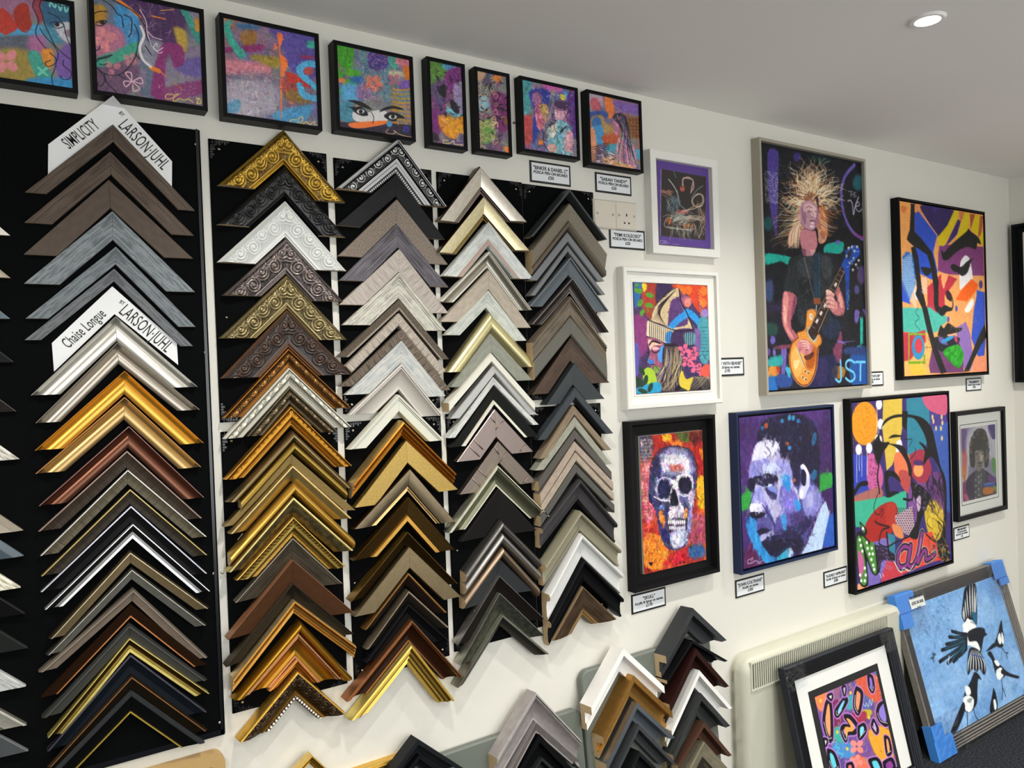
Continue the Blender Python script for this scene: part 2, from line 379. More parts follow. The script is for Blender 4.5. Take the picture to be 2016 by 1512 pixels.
# ---------------------------------------------------------------- black display boards
M_BLACK = plain('black_board_felt', '030405', .85, spec=.08); M_BGL = plain('black_gloss_panel', '08090b', .5, spec=.3)
M_SCREW = plain('screw_metal', 'c8c4b8', .25, metal=1)
def zz(v): return EYE - v
def screw(parent, x, z, y, r=.0042):
    m = MB(); m.cyl((x, y, z), (0, -1, 0), r, .0022, 14, r2=r * .75); m.cyl((x, y - .0022, z), (0, -1, 0), r * .35, .0006, 8)
    return m.build('screw', M_SCREW, parent, True)
BB = .010   # big board thickness
bx1 = .3725
big = empty('display_board', (0, 0, zz(.765)), label='tall black display board at the left with two columns of moulding samples', cat='display board')
m = MB(); zb = zz(.767); m.box(-.62, bx1, -BB, 0, 0, zz(-.5465) - zb, bev=.002); m.build('board', M_BLACK, big)
m = MB(); m.box(-.62, bx1 - .002, -BB - .003, -BB, .0, .012); m.box(bx1 - .010, bx1 - .004, -BB - .003, -BB, .0, zz(-.5465) - zb); m.build('edge_trim', plain('black_gloss_trim', '0c0d12', .2, spec=.5), big)
big.location = (0, -.0012, zb)
for (px, py) in ((386, 284.5), (404.5, 694), (421, 1128.5), (432.5, 1422)):
    p = at(px, py, BB); screw(big, p.x, p.z - zb, -BB)
PB = .005
def panel(x0, x1, v0, v1, label, corners=True, screws=()):
    z1 = zz(v0); z0 = zz(v1)
    e = empty('display_board', (x0, 0, z0), label=label, cat='display board', group='black moulding display panels')
    w, h = x1 - x0, z1 - z0
    m = MB(); m.box(0, w, -PB, 0, 0, h, bev=.001); m.build('board', M_BLACK, e)
    if corners:
        for (sx, sz) in ((0, 0), (1, 0), (0, 1), (1, 1)):
            m = MB(); cx, cz = (w if sx else 0), (h if sz else 0); dx, dz = (-1 if sx else 1), (-1 if sz else 1)
            # curled corner bracket: an L of two leaves, a scroll and a stud
            for k in range(7):
                t = k / 6; s = .034 * (1 - t * .75)
                m.box(cx + dx * (.002 + .006 * k), cx + dx * (.0065 + .006 * k), -PB - .0016, -PB, cz + dz * .002, cz + dz * (.006 + .010 * (1 - t) ** 2 + .004 * (k % 2)))
                m.box(cx + dx * .002, cx + dx * (.006 + .010 * (1 - t) ** 2 + .004 * (k % 2)), -PB - .0016, -PB, cz + dz * (.002 + .006 * k), cz + dz * (.0065 + .006 * k))
            m.build('corner_bracket', plain('bracket_black_gloss', '0c0d10', .3, spec=.5), e)
            screw(e, cx + dx * .021, cz + dz * .021, -PB, .0035)
    for (px, py) in screws:
        p = at(px, py, PB); screw(e, p.x - x0, p.z - z0, -PB, .003)
    return e
cols_x = [(.391, .657), (.6745, .936), (.9515, 1.2175), (1.2205, 1.473)]
nmn = ['second column', 'third column', 'fourth column', 'fifth column']
for i, (x0, x1) in enumerate(cols_x):
    scr = [[(446, 625)], [], [], [(1144, 1046)]][i]
    panel(x0, x1, [-.533, -.5265, -.5245, -.522][i], [.088, .086, .084, .0815][i], 'upper black panel with corner brackets behind the %s of samples' % nmn[i], True, scr)
    scr = [[(437.5, 1128)], [(698, 1148), (726, 1222)], [(900, 1084), (941, 1198)], []][i]
    panel(x0, x1, [.1085, .106, .1035, .1015][i], [.7315, .7305, .725, .7185][i], 'lower black panel behind the %s of samples' % nmn[i], True, scr)

# ---------------------------------------------------------------- moulding samples
# row: A, I(inner apex), L, R, H(mm), profile, finishes, look, [ends], [ornament key]
BR1, BR2 = '6f6156g5a4c42', '6a5c50x'
C0 = [  # only the right arms show at the left edge of the photo: tip, width(m), H, prof, cols, look
 ((20, 463.7), .040, 9, 'flat', ['e8e4dap'], 'ivory flat'),
 ((21, 546.7), .036, 12, 'cush', ['b5aa98p'], 'pale taupe rounded'),
 ((20, 627.5), .040, 10, 'slope', ['59656cn'], 'steel grey flat'),
 ((27.3, 712.6), .042, 10, 'slope', ['16171ap', '3a3b3ep'], 'black sloped'),
 ((32.3, 809.7), .045, 10, 'slope', ['1d1714p', '55504cp'], 'dark espresso sloped'),
 ((38.2, 903.7), .052, 10, 'flat', ['d9d6cew8f8a80'], 'distressed cream'),
 ((45.8, 1044.4), .050, 16, 'side', ['a59a8cp', '8b8272p'], 'taupe sloped'),
 ((47, 1094.6), .050, 16, 'side', ['3f4b55p', '58636bp'], 'slate blue sloped'),
 ((40.8, 1156.6), .050, 14, 'flat', ['e6e2d0w9a937e'], 'cracked cream'),
 ((49, 1207.9), .045, 14, 'slope', ['0b0b0dp', '2c2c30p'], 'gloss black'),
 ((54.6, 1275.5), .052, 14, 'slope', ['1f2221p', '303331p'], 'charcoal sloped'),
 ((51.3, 1350.8), .055, 16, 'groove', ['b9bbbaw'], 'pale silver grooved'),
 ((52.8, 1427), .050, 16, 'double', ['8a8672m', 'e8e4d4m'], 'antique silver lined'),
 ((56, 1478), .055, 12, 'slope', ['474b4dp', '707476p'], 'grey sloped')]
C1 = [
 ((222.2, 244.8), (222.2, 279.3), (49.8, 377.5), (383.5, 414.6), 9, 'flat', ['5e5146g3e332a'], 'slim brown oak'),
 ((216.7, 298.5), (218.9, 344), (48.5, 437.5), (381.5, 463.7), 9, 'flat', ['5e5045g3c3128'], 'brown oak with swirling grain'),
 ((213.9, 354), (218.3, 410), (46.9, 500.4), (379.8, 509), 9, 'flat', ['564a41x'], 'wide plain brown'),
 ((221, 415.7), (222.2, 472.5), (46.9, 558.3), (384, 575), 9, 'flat', ['7f868aw565c61'], 'wide weathered grey'),
 ((228, 485.5), (227.6, 520.6), (50.2, 627), (385.2, 643.4), 9, 'flat', ['757c80w54595e'], 'medium weathered grey'),
 ((224.8, 528.8), (224.4, 554), (48, 669.6), (379.8, 681.2), 9, 'flat', ['6a6d70w4e5155'], 'narrow weathered grey'),
 ((228, 623), (228, 671.6), (60.7, 778.5), (389, 761.3), 18, 'cove', ['cfccc4n', '77756fn'], 'bright silver coved'),
 ((230.9, 674.4), (232, 716), (69.8, 833.2), (393.3, 806.5), 18, 'cove', ['aaa296n', '6c6760n'], 'pewter silver coved'),
 ((245.5, 730), (244.0, 776), (68.3, 887.3), (401, 872), 18, 'cove', ['d0a044n', '8f5f22n'], 'bright gold coved'),
 ((245.5, 781.8), (243.4, 826), (69.8, 933), (396, 919.4), 18, 'cove', ['b99a66n', 'a5784an'], 'champagne gold coved'),
 ((253.8, 839.3), (251, 882), (76.8, 996.4), (402, 979.4), 18, 'cove', ['6e4838n', '8a6a64n'], 'copper brown coved'),
 ((250, 887.3), (249, 921), (74.9, 1046.6), (397.6, 1020), 14, 'lip', ['33281cr', '7d6a60m'], 'dark brown linen with bronze edge'),
 ((251.6, 924.8), (251, 953), (79, 1094.6), (407, 1056.4), 14, 'lip', ['5b5443r', 'b9b4aam'], 'olive linen with silver edge'),
 ((256.4, 963.3), (254.3, 992), (80.8, 1134.7), (408, 1092.5), 14, 'lip', ['2e271cr', 'a8945cm'], 'dark linen with thin gold edge'),
 ((258, 996), (259.7, 1029), (79.7, 1166), (407.7, 1128.8), 14, 'lip', ['08080ap', 'b8b8c0m'], 'black with thin silver edge'),
 ((262, 1032), (261, 1061), (88.4, 1200.6), (413.6, 1163.8), 20, 'double', ['6f6f6dm', 'e6e6e8m', '2d2d2dm'], 'silver lined double step'),
 ((255.8, 1083), (257.5, 1108), (95.4, 1257.6), (412.5, 1196.3), 24, 'lip2', ['93805em', 'c8ba96m', '564a3am'], 'antique champagne flat'),
 ((259, 1117.3), (259, 1140), (89.9, 1289.7), (407.7, 1229.7), 24, 'lip2', ['8a887em', 'b8b6acm', '5c5a52m'], 'grey silver flat'),
 ((262.6, 1158), (261.2, 1182.8), (75.7, 1323.5), (408.8, 1293.4), 24, 'lip2', ['75675ax', '8d8478p', '5c5348p'], 'taupe flat'),
 ((257.5, 1189.3), (255.4, 1215.5), (81.2, 1373.7), (407, 1307.8), 20, 'linein', ['24150ap', 'c8834fm'], 'dark brown with copper inner edge'),
 ((254.3, 1226.4), (255, 1256), (81.8, 1413.4), (408, 1337.7), 24, 'lip2', ['3c3c38p', '4e4e4ap', '2c2e2cp'], 'dark grey flat'),
 ((255, 1257), (255.4, 1284), (93.8, 1453.2), (412.5, 1365.6), 24, 'double', ['7a6830m', 'f0dc80m', '4a3418m'], 'old gold with bright inner line'),
 ((257, 1289), (259, 1325.7), (92.8, 1480), (407.7, 1402), 24, 'lip', ['10161dp', '5a5862m'], 'navy black coved'),
 ((259, 1327), (257.5, 1355.6), (91.7, 1510.6), (409.2, 1436.4), 24, 'lip2', ['2c2418m', 'b07848m', '3a3026m'], 'bronze with copper edge'),
 ((258.6, 1359), (257, 1403), (84, 1538), (403.8, 1461.5), 26, 'linein2', ['08090ap', '2c2e30p', 'd8b850m'], 'black with thin gold inner line')]
G1 = ['b08a34oo' ]
SC = lambda am=2.2: [(.12, .8, 'scroll', .033, am / 1000)]
C2 = [
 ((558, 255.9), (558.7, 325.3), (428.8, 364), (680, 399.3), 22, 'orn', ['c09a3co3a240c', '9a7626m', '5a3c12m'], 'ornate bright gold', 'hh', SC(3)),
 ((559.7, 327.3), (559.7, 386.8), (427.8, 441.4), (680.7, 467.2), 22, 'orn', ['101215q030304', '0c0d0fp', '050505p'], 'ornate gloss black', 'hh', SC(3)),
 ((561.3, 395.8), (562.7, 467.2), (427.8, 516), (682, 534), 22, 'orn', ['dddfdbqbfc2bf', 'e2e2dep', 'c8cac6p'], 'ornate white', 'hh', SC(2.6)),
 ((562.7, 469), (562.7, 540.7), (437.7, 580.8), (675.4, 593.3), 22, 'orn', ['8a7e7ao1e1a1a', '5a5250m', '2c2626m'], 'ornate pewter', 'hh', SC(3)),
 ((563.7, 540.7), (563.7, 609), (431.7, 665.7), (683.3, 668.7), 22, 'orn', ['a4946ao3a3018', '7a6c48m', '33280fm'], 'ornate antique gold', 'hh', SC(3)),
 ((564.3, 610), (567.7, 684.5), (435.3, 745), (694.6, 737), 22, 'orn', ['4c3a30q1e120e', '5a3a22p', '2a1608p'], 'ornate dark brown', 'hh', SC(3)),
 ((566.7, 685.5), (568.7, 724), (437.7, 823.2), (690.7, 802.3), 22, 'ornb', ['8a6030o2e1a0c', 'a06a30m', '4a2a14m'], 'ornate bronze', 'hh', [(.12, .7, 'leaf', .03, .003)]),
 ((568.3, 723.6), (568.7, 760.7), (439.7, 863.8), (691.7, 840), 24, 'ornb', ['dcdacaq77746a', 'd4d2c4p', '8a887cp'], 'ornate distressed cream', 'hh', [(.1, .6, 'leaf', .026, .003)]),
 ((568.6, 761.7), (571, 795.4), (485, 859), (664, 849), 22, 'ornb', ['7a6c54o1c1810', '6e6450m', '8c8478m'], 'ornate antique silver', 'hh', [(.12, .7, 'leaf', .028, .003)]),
 ((571.6, 799.4), (573.6, 839), (441, 944.2), (692.7, 916.4), 26, 'ornb', ['b07c2am', 'c08c3cm', '6a4210m'], 'gold with twisted rope edge', 'hh', [(.14, .36, 'leaf', .014, .003)]),
 ((574, 846.4), (575.2, 869), (443.7, 987.9), (691.7, 958), 30, 'cush', ['a8966en4c3a20'], 'rounded champagne'),
 ((575, 866.2), (574.6, 893), (470.4, 982), (677.8, 959), 30, 'cush', ['b89a4cn6a5620'], 'rounded olive gold', 'vv'),
 ((574.2, 894.6), (574.6, 912.5), (440.2, 1037.9), (699.5, 1004), 24, 'slope', ['a08a5as', '7a6a44m'], 'speckled pale gold'),
 ((574.6, 914.4), (575.6, 946), (450.8, 1050.8), (692, 1019.5), 30, 'halfc', ['b09c66m', 'b8a470m'], 'satin champagne gold'),
 ((576, 948), (576.7, 972), (449.7, 1089.3), (692, 1056.5), 34, 'cush', ['d2a850n'], 'rounded bright gold', 'vv'),
 ((576.3, 976.7), (576.7, 1013), (447, 1126.3), (695.7, 1082.5), 32, 'halfc', ['94865cm5c5034', 'c8b878m'], 'antique olive gold'),
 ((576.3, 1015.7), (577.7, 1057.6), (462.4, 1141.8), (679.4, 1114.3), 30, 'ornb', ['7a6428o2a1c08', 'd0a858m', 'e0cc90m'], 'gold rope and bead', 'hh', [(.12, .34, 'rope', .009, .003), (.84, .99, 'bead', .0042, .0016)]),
 ((576.7, 1059.7), (576.7, 1101), (464, 1187), (673.7, 1148.6), 26, 'slope', ['4a4236g2c261c', 'b8b0a0m'], 'grey brown with silver rim'),
 ((576.7, 1102), (577.2, 1147.5), (448.3, 1260), (697, 1205.4), 30, 'slope', ['4c2e18x', '7c5438p'], 'wide chestnut brown'),
 ((577.4, 1148.6), (577.4, 1175), (444.9, 1314), (697.3, 1248.4), 30, 'slope', ['251f17g0e0c08', '3a3228p'], 'dark espresso'),
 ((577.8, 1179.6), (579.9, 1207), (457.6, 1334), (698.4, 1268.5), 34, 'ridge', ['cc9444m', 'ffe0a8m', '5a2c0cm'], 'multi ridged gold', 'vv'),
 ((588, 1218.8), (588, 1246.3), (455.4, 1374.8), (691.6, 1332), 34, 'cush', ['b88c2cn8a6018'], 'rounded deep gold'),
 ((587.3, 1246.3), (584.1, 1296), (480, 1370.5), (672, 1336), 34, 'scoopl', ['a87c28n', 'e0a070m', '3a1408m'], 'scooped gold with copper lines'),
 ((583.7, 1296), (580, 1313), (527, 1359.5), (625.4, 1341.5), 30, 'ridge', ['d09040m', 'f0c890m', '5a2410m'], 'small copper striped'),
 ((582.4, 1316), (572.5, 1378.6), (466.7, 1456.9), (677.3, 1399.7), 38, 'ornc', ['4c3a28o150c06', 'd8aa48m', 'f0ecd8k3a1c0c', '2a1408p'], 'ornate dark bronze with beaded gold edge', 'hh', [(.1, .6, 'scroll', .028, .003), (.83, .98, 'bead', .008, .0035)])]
C3 = [
 ((784, 272.9), (776.7, 340.8), (664, 370), (879.9, 407), 22, 'silv', ['dcdcdek020203', 'c8c8cap', '0a0a0cp'], 'ornate black and silver', 'hh', [(.16, .5, 'scroll', .03, .003), (.88, .97, 'bead', .006, .0015)]),
 ((780, 342.5), (779.3, 387.3), (663.2, 443.1), (876.4, 471.5), 12, 'flat', ['17181ag08090b'], 'black grained'),
 ((781.5, 392.4), (781, 440.6), (666.7, 503.3), (881.6, 520.5), 12, 'slope', ['8a7e72s6a5e54', '7a6e62p'], 'taupe concrete look'),
 ((781, 440.6), (781.9, 486.7), (668.4, 552), (883, 565.4), 16, 'lift', ['6e6a70g3a363c'], 'mauve grey grained'),
 ((786.2, 490), (784.4, 535.7), (668.4, 599.6), (883.3, 616.8), 16, 'flat', ['b0a8a0r9a9088'], 'pale greige wood'),
 ((785.8, 536.5), (787, 588), (675.3, 639.7), (877.8, 650.9), 16, 'groove', ['c2c0b4w94918a', '8e8c84p'], 'whitewashed grooved'),
 ((787, 589), (781, 611.3), (664, 703.3), (884.2, 707), 18, 'bandin', ['6c6256s4a4036', '8a8072p'], 'glossy brown grey'),
 ((785.3, 616.5), (785.3, 641.4), (680.4, 721), (877, 728.5), 22, 'thin', ['b0a69ar8a8076'], 'pale ribbed', 'pp'),
 ((792, 647.4), (789.6, 670.7), (670.6, 761.5), (886.9, 767.8), 20, 'slope', ['83766ar4e443a'], 'brown ribbed'),
 ((790.4, 671), (788, 715.6), (679.8, 777.6), (877.6, 779.4), 18, 'flat', ['bcbcb6w9aa0a4'], 'white and blue washed'),
 ((790.4, 716.5), (788.7, 769.3), (686.3, 817), (871.5, 817.8), 22, 'scoopl', ['b0aaa2p', 'c6c0b8p', '8a8078p'], 'greige scooped'),
 ((784.8, 776.3), (784.4, 810), (687.2, 885), (874.8, 866.5), 26, 'groove', ['d0d0c2p', '8e8e80p'], 'cream lined'),
 ((791.5, 827.6), (792.8, 858), (693.3, 950.4), (893.7, 929), 40, 'ridge', ['b87a2am', 'ffd890m', '5a300cm'], 'thick ridged orange gold', 'vv'),
 ((799.3, 866.5), (800.2, 911.9), (698, 999.4), (901.7, 963.3), 22, 'flat', ['a88c4cl'], 'wide gold linen'),
 ((806.3, 921.7), (804.4, 968), (695.2, 1042), (896, 1026.3), 28, 'outl', ['84765em', 'c8a870m', '3a2416m'], 'champagne with raised gold rim'),
 ((804.4, 978), (802.6, 1028), (694.3, 1104), (895.2, 1081.5), 28, 'bandin', ['6a5026n3a2a12', 'c89848m'], 'bronze gold with gold inner lip'),
 ((802.6, 1047.6), (804.4, 1072.6), (690.8, 1185.2), (901.3, 1149.5), 34, 'slope', ['54401en2c200c', '8a6c30m'], 'dark bronze'),
 ((805.4, 1076.3), (805.4, 1118), (697.5, 1214.3), (907, 1173.7), 28, 'flat', ['8a7a5cm'], 'satin champagne flat'),
 ((802.5, 1126), (801.5, 1150.8), (715.4, 1239.3), (878.4, 1204.5), 30, 'halfc', ['1c1210p', 'b08248m'], 'dark with copper gold rim'),
 ((803, 1161), (803.5, 1187.7), (719, 1278), (882.5, 1233.8), 30, 'halfc', ['1e1a16p', 'b0a088m'], 'dark with pale silver rim'),
 ((804.6, 1189.7), (807.6, 1218.4), (720.5, 1305.6), (883.5, 1260.5), 30, 'lip', ['08090cp', '16171cp'], 'plain matt black'),
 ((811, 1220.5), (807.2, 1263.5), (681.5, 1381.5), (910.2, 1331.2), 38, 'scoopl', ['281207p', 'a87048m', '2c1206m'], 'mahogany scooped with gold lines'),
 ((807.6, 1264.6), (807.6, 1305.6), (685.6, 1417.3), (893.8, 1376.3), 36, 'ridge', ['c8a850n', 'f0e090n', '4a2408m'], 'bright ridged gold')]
C4 = [
 ((944, 327.5), (949.5, 384.6), (863.8, 433.8), (1037.6, 437.3), 26, 'outl', ['c8c0b4m', '94867am', '4a3c32m'], 'champagne silver', 'hh'),
 ((951, 386.2), (953.5, 435.4), (862.2, 496.8), (1043.2, 494), 26, 'outl', ['d2c6a0m', '94804cm', '3c2c14m'], 'pale gold'),
 ((961.9, 437), (963.2, 485.4), (872.5, 543), (1050.3, 549.4), 26, 'bandin', ['d4d8d4w', 'b49c90p'], 'white with pink inner strip'),
 ((963.5, 495), (962.2, 528.6), (867, 593.7), (1047.1, 610.3), 26, 'scoopl', ['a8a498n', 'd8d4c8p', '8a867ap'], 'pale silver scooped'),
 ((962, 531.7), (961, 569.8), (867, 633.3), (1045.2, 645.2), 20, 'flat', ['b0a596x'], 'wide stone beige'),
 ((961.4, 572.2), (961.4, 605.6), (878, 659.5), (1036.5, 670.6), 24, 'slope', ['ccd0c8w', 'dadcd4p'], 'narrow chalky white'),
 ((960.3, 613.5), (963.8, 655.6), (872.5, 733.3), (1059, 722), 26, 'cush', ['c8be90n'], 'rounded pale gold'),
 ((965.4, 656.3), (967.4, 694.4), (886.5, 762.5), (1048.4, 748.3), 24, 'flat', ['8a8c80x'], 'sage grey flat'),
 ((966.3, 695), (969, 712.5), (882.5, 793.5), (1051.3, 792), 38, 'thin', ['dad8ccp'], 'thick off white', 'vv'),
 ((973.5, 715.7), (973.8, 735.6), (887.3, 824.4), (1057, 815.7), 30, 'thin', ['b4b4b2p'], 'pale grey plain'),
 ((970.6, 742), (971.1, 757.8), (882.5, 862.5), (1060.3, 835.6), 30, 'thin', ['c8cac6w'], 'brushed white'),
 ((971.4, 760.2), (972.2, 798.3), (888, 880.8), (1060.3, 858.6), 28, 'bandin', ['1e201ep', 'd8d4c4p'], 'black with white inner line'),
 ((973.8, 805.4), (975.4, 861), (899.2, 909.4), (1049.7, 888.7), 20, 'flat', ['9a8c88n7e726e'], 'upper rose silver tiled'),
 ((980.6, 868.9), (982.2, 910.8), (905.2, 973.5), (1056, 948.9), 20, 'flat', ['8c8078n6c625a'], 'lower rose silver tiled'),
 ((979.4, 915.6), (980.6, 958.4), (883, 1049.7), (1082.2, 1016.3), 34, 'scoopl', ['7c7c66m', 'd8d8c4m', '1e1e16m'], 'green silver scooped'),
 ((982.2, 961.6), (983, 1020.3), (907.6, 1067), (1056, 1044), 22, 'slope', ['1c1b1ap', '262524p'], 'wide plain black'),
 ((982.2, 1022), (982.5, 1044), (909.8, 1124.8), (1056, 1097), 36, 'cush', ['8e8c88n5a5854'], 'rounded dark pewter', 'vv'),
 ((982.5, 1045), (983, 1068), (909.8, 1147), (1055, 1120), 36, 'cush', ['cccac6n8a8884'], 'rounded silver', 'vv'),
 ((983.3, 1072.6), (983.9, 1097), (908, 1175), (1053.3, 1150.7), 36, 'cush', ['c4aa90n7a6a5a'], 'rounded bronze silver', 'vv'),
 ((981, 1098), (983, 1133), (915.4, 1198.9), (1047.8, 1162.8), 26, 'slope', ['36393bp', '2a2c2ep'], 'slate grey flat'),
 ((983.3, 1133.7), (983.3, 1163.7), (901, 1270), (1071.9, 1218.3), 32, 'slope', ['1a1513p', 'a8a4a0m'], 'espresso with bright rim'),
 ((984, 1167.4), (987, 1207), (905.2, 1310), (1071.9, 1250.7), 34, 'slope', ['6c6e62m4e5046', 'b4b6a8m'], 'silver leaf grey'),
 ((987.6, 1208), (988.5, 1230.4), (897.5, 1353), (1079.3, 1286), 34, 'halfc', ['4c4c44n', '98988cm'], 'narrow dark silver')]
C5 = [
 ((1121.7, 372), (1121.7, 388), (1045.6, 464.9), (1195.5, 471.7), 40, 'cap', ['44494ap', '1c1a16p'], 'thick slate grey'),
 ((1120.2, 400.2), (1119.4, 449.6), (1048, 491.5), (1193.2, 499), 40, 'bandin', ['81796as', '5a4e42p'], 'thick taupe stone', 'vv'),
 ((1116.4, 456.5), (1116.4, 476.3), (1041, 551.6), (1189.8, 553.5), 28, 'thin', ['74777ap'], 'mid grey plain'),
 ((1116.4, 482.3), (1116.8, 496), (1042.7, 581.7), (1191.5, 580.2), 26, 'thin', ['6f7173p'], 'thin mid grey'),
 ((1123.2, 506.7), (1123.8, 541.4), (1043.5, 602.3), (1199, 612.9), 28, 'lip', ['525b62p', '6a7278p'], 'slate blue'),
 ((1126.4, 546.7), (1124.9, 578.7), (1045.7, 638.3), (1199, 654.3), 28, 'scoopl', ['5a5452n', '8e8886m', '18181am'], 'dark pewter scooped'),
 ((1122.3, 583.2), (1122.6, 622), (1048, 674.5), (1193.3, 679.8), 34, 'groove', ['72685ag4e4438', '4a4036p'], 'taupe grooved oak', 'vv'),
 ((1122.3, 623.6), (1122.3, 659.3), (1050.3, 712.5), (1193.3, 714), 34, 'thin', ['5e5c54p'], 'thick olive grey', 'vv'),
 ((1124.9, 662.3), (1127.1, 709.5), (1047.3, 777), (1199.8, 753.4), 26, 'slope', ['5a4a40g44362e', '3c3028p'], 'wide walnut brown'),
 ((1131, 714.6), (1132.9, 756.4), (1075.4, 797.5), (1190.3, 785.3), 30, 'slope', ['43484ap', '2e3234p'], 'wide slate grey'),
 ((1131.4, 762.5), (1131.4, 783), (1059.4, 866.4), (1207.3, 853), 30, 'thin', ['3c4146p'], 'narrow dark slate'),
 ((1128.4, 797.5), (1129.4, 817.2), (1061, 903.2), (1203.5, 885.4), 32, 'thin', ['8c7c68g746450'], 'light oak brown'),
 ((1131, 820.3), (1131.3, 840.8), (1054, 926.3), (1204, 913), 32, 'thin', ['98988ax'], 'pale sage'),
 ((1130.6, 845.4), (1130.1, 864.4), (1058.8, 947.6), (1202.2, 927), 34, 'thin', ['57534ep'], 'warm dark grey', 'vv'),
 ((1130.2, 868.2), (1131.8, 887.5), (1062.6, 973.4), (1205.6, 947.6), 34, 'thin', ['a8988ax'], 'upper dusty pink beige', 'vv'),
 ((1132.3, 889.8), (1132.3, 908), (1065, 993), (1206.8, 968.9), 34, 'thin', ['a89a8ax'], 'lower dusty beige', 'vv'),
 ((1132.3, 912.6), (1132.9, 931.6), (1063, 1017), (1207.9, 991.7), 34, 'thin', ['55544fp'], 'stone dark grey', 'vv'),
 ((1141, 942.3), (1139.4, 982), (1065.6, 1040.4), (1212.4, 1028), 40, 'mould', ['3c3a3cp'], 'charcoal moulded', 'vv'),
 ((1141.7, 1005.4), (1142.4, 1043.4), (1072, 1112.7), (1219.8, 1079.6), 42, 'mould', ['8f8a74p'], 'khaki moulded', 'vv'),
 ((1143.3, 1049.8), (1146.6, 1095), (1079.6, 1170.5), (1223.5, 1127.6), 42, 'mould', ['d8d8d6p'], 'white moulded', 'vv'),
 ((1148, 1099.4), (1149, 1142), (1082, 1223.5), (1224.8, 1175.5), 42, 'mould', ['0c0d0fp'], 'black moulded', 'vv'),
 ((1146.6, 1154), (1148.2, 1210), (1086.2, 1261.5), (1213.5, 1218.5), 36, 'outl', ['4a3826g1e160e', '8a6a3cg', '7a6648g'], 'rustic brown and gold')]
def lab(look, prev, colname):
    n = len(look.split()); short = ' '.join(prev.split()[:4]) if prev else None
    if short: 
        s = '%s corner sample just below the %s one, %s' % (look, short, colname)
    else: s = '%s corner sample, topmost of the %s' % (look, colname)
    w = s.split()
    if len(w) > 16:
        s = '%s sample under the %s one, %s' % (look, ' '.join(prev.split()[:3]), colname); w = s.split()
    if len(w) > 16: s = '%s sample under the %s one, %s' % (' '.join(look.split()[:6]), ' '.join(prev.split()[:2]), colname)
    return s
def column(rows, base, colname, group):
    prev = None
    for r in rows:
        A, I, Lt, Rt, H, prof, cols, look = r[:8]
        ends = r[8] if len(r) > 8 else 'hh'; orn = r[9] if len(r) > 9 else None
        corner_sample(A, I, Lt, Rt, H / 1000, base, prof, cols, ends, orn, lab(look, prev, colname), group)
        prev = look
column(C1, BB, 'first full column', 'moulding samples in the first full column')
column(C2, PB, 'second column', 'moulding samples in the second column')
column(C3, PB, 'third column', 'moulding samples in the third column')
column(C4, PB, 'fourth column', 'moulding samples in the fourth column')
column(C5, PB, 'fifth column', 'moulding samples in the fifth column')
prev = None
for (tip, w, H, prof, cols, look) in C0:
    H /= 1000; r = at(*tip, BB + H * .9); r.y = -BB
    a = Vector((r.x - .165, -BB, r.z + .165 * .97)); l = Vector((a.x - .165, -BB, r.z))
    root = empty('corner_sample', a, label='%s sample tip at the left edge%s' % (look, ', under the %s one' % prev if prev else ', topmost'), cat='frame sample', group='moulding samples cut off by the left edge')
    for tip3 in (l, r):
        d = (tip3 - a); Lo = d.length; d.normalize(); n = Vector((-d.z, 0, d.x)) if d.x < 0 else Vector((d.z, 0, -d.x))
        if n.z > 0: n = -n
        sweep('arm', prof, (0, 0, 0), d, n, OUT, w, H, 0, w, Lo, Lo - (n.z / d.z) * w, [fin(c) for c in cols], root)
    prev = look
# seams on the two rose silver tiled samples are pressed ridges across the arm
def seam(A, B, label=None, y=.026, par=None):
    a, b = at(*A, y), at(*B, y); m = MB(); d = (b - a); m.cyl(a - par.location, d, .0016, d.length, 8); return m.build('pressed_seam', fin('a8988em'), par, True)
tiled = [o for o in bpy.data.objects if o.type == 'EMPTY' and 'rose silver' in str(o.get('label', '')) and 'tiled corner' in str(o.get('label', ''))]
tl = [o for o in tiled if str(o['label']).startswith('upper')]; tw = [o for o in tiled if str(o['label']).startswith('lower')]
for A, B in (((966, 821), (975, 832)), ((991, 829), (976, 846)), ((924, 878), (944, 899)), ((934, 866), (951, 885)), ((1035, 876), (1024, 889))): seam(A, B, par=tl[0])
for A, B in (((973, 879), (982, 894)), ((999, 889), (985, 909)), ((930, 942), (946, 957)), ((942, 925), (958, 939)), ((1042, 936), (1029, 953))): seam(A, B, par=tw[0])
# hanger wires peeping out below two samples
for A, B, c, lb in (((478, 1050), (467.5, 1063), '9a9aa8', 'small loose silver wire peeping out under the champagne gold sample'),
                    ((941, 1195), (933, 1203), '9a9a98', 'small bent metal hook under the slate grey flat sample')):
    a, b = at(*A, .02), at(*B, .02); m = MB(); m.cyl(a, b - a, .0012, (b - a).length, 8); o = m.build('hanging_wire', plain('wire_' + c, c, .3, metal=1)); tag(o, lb, 'wire')

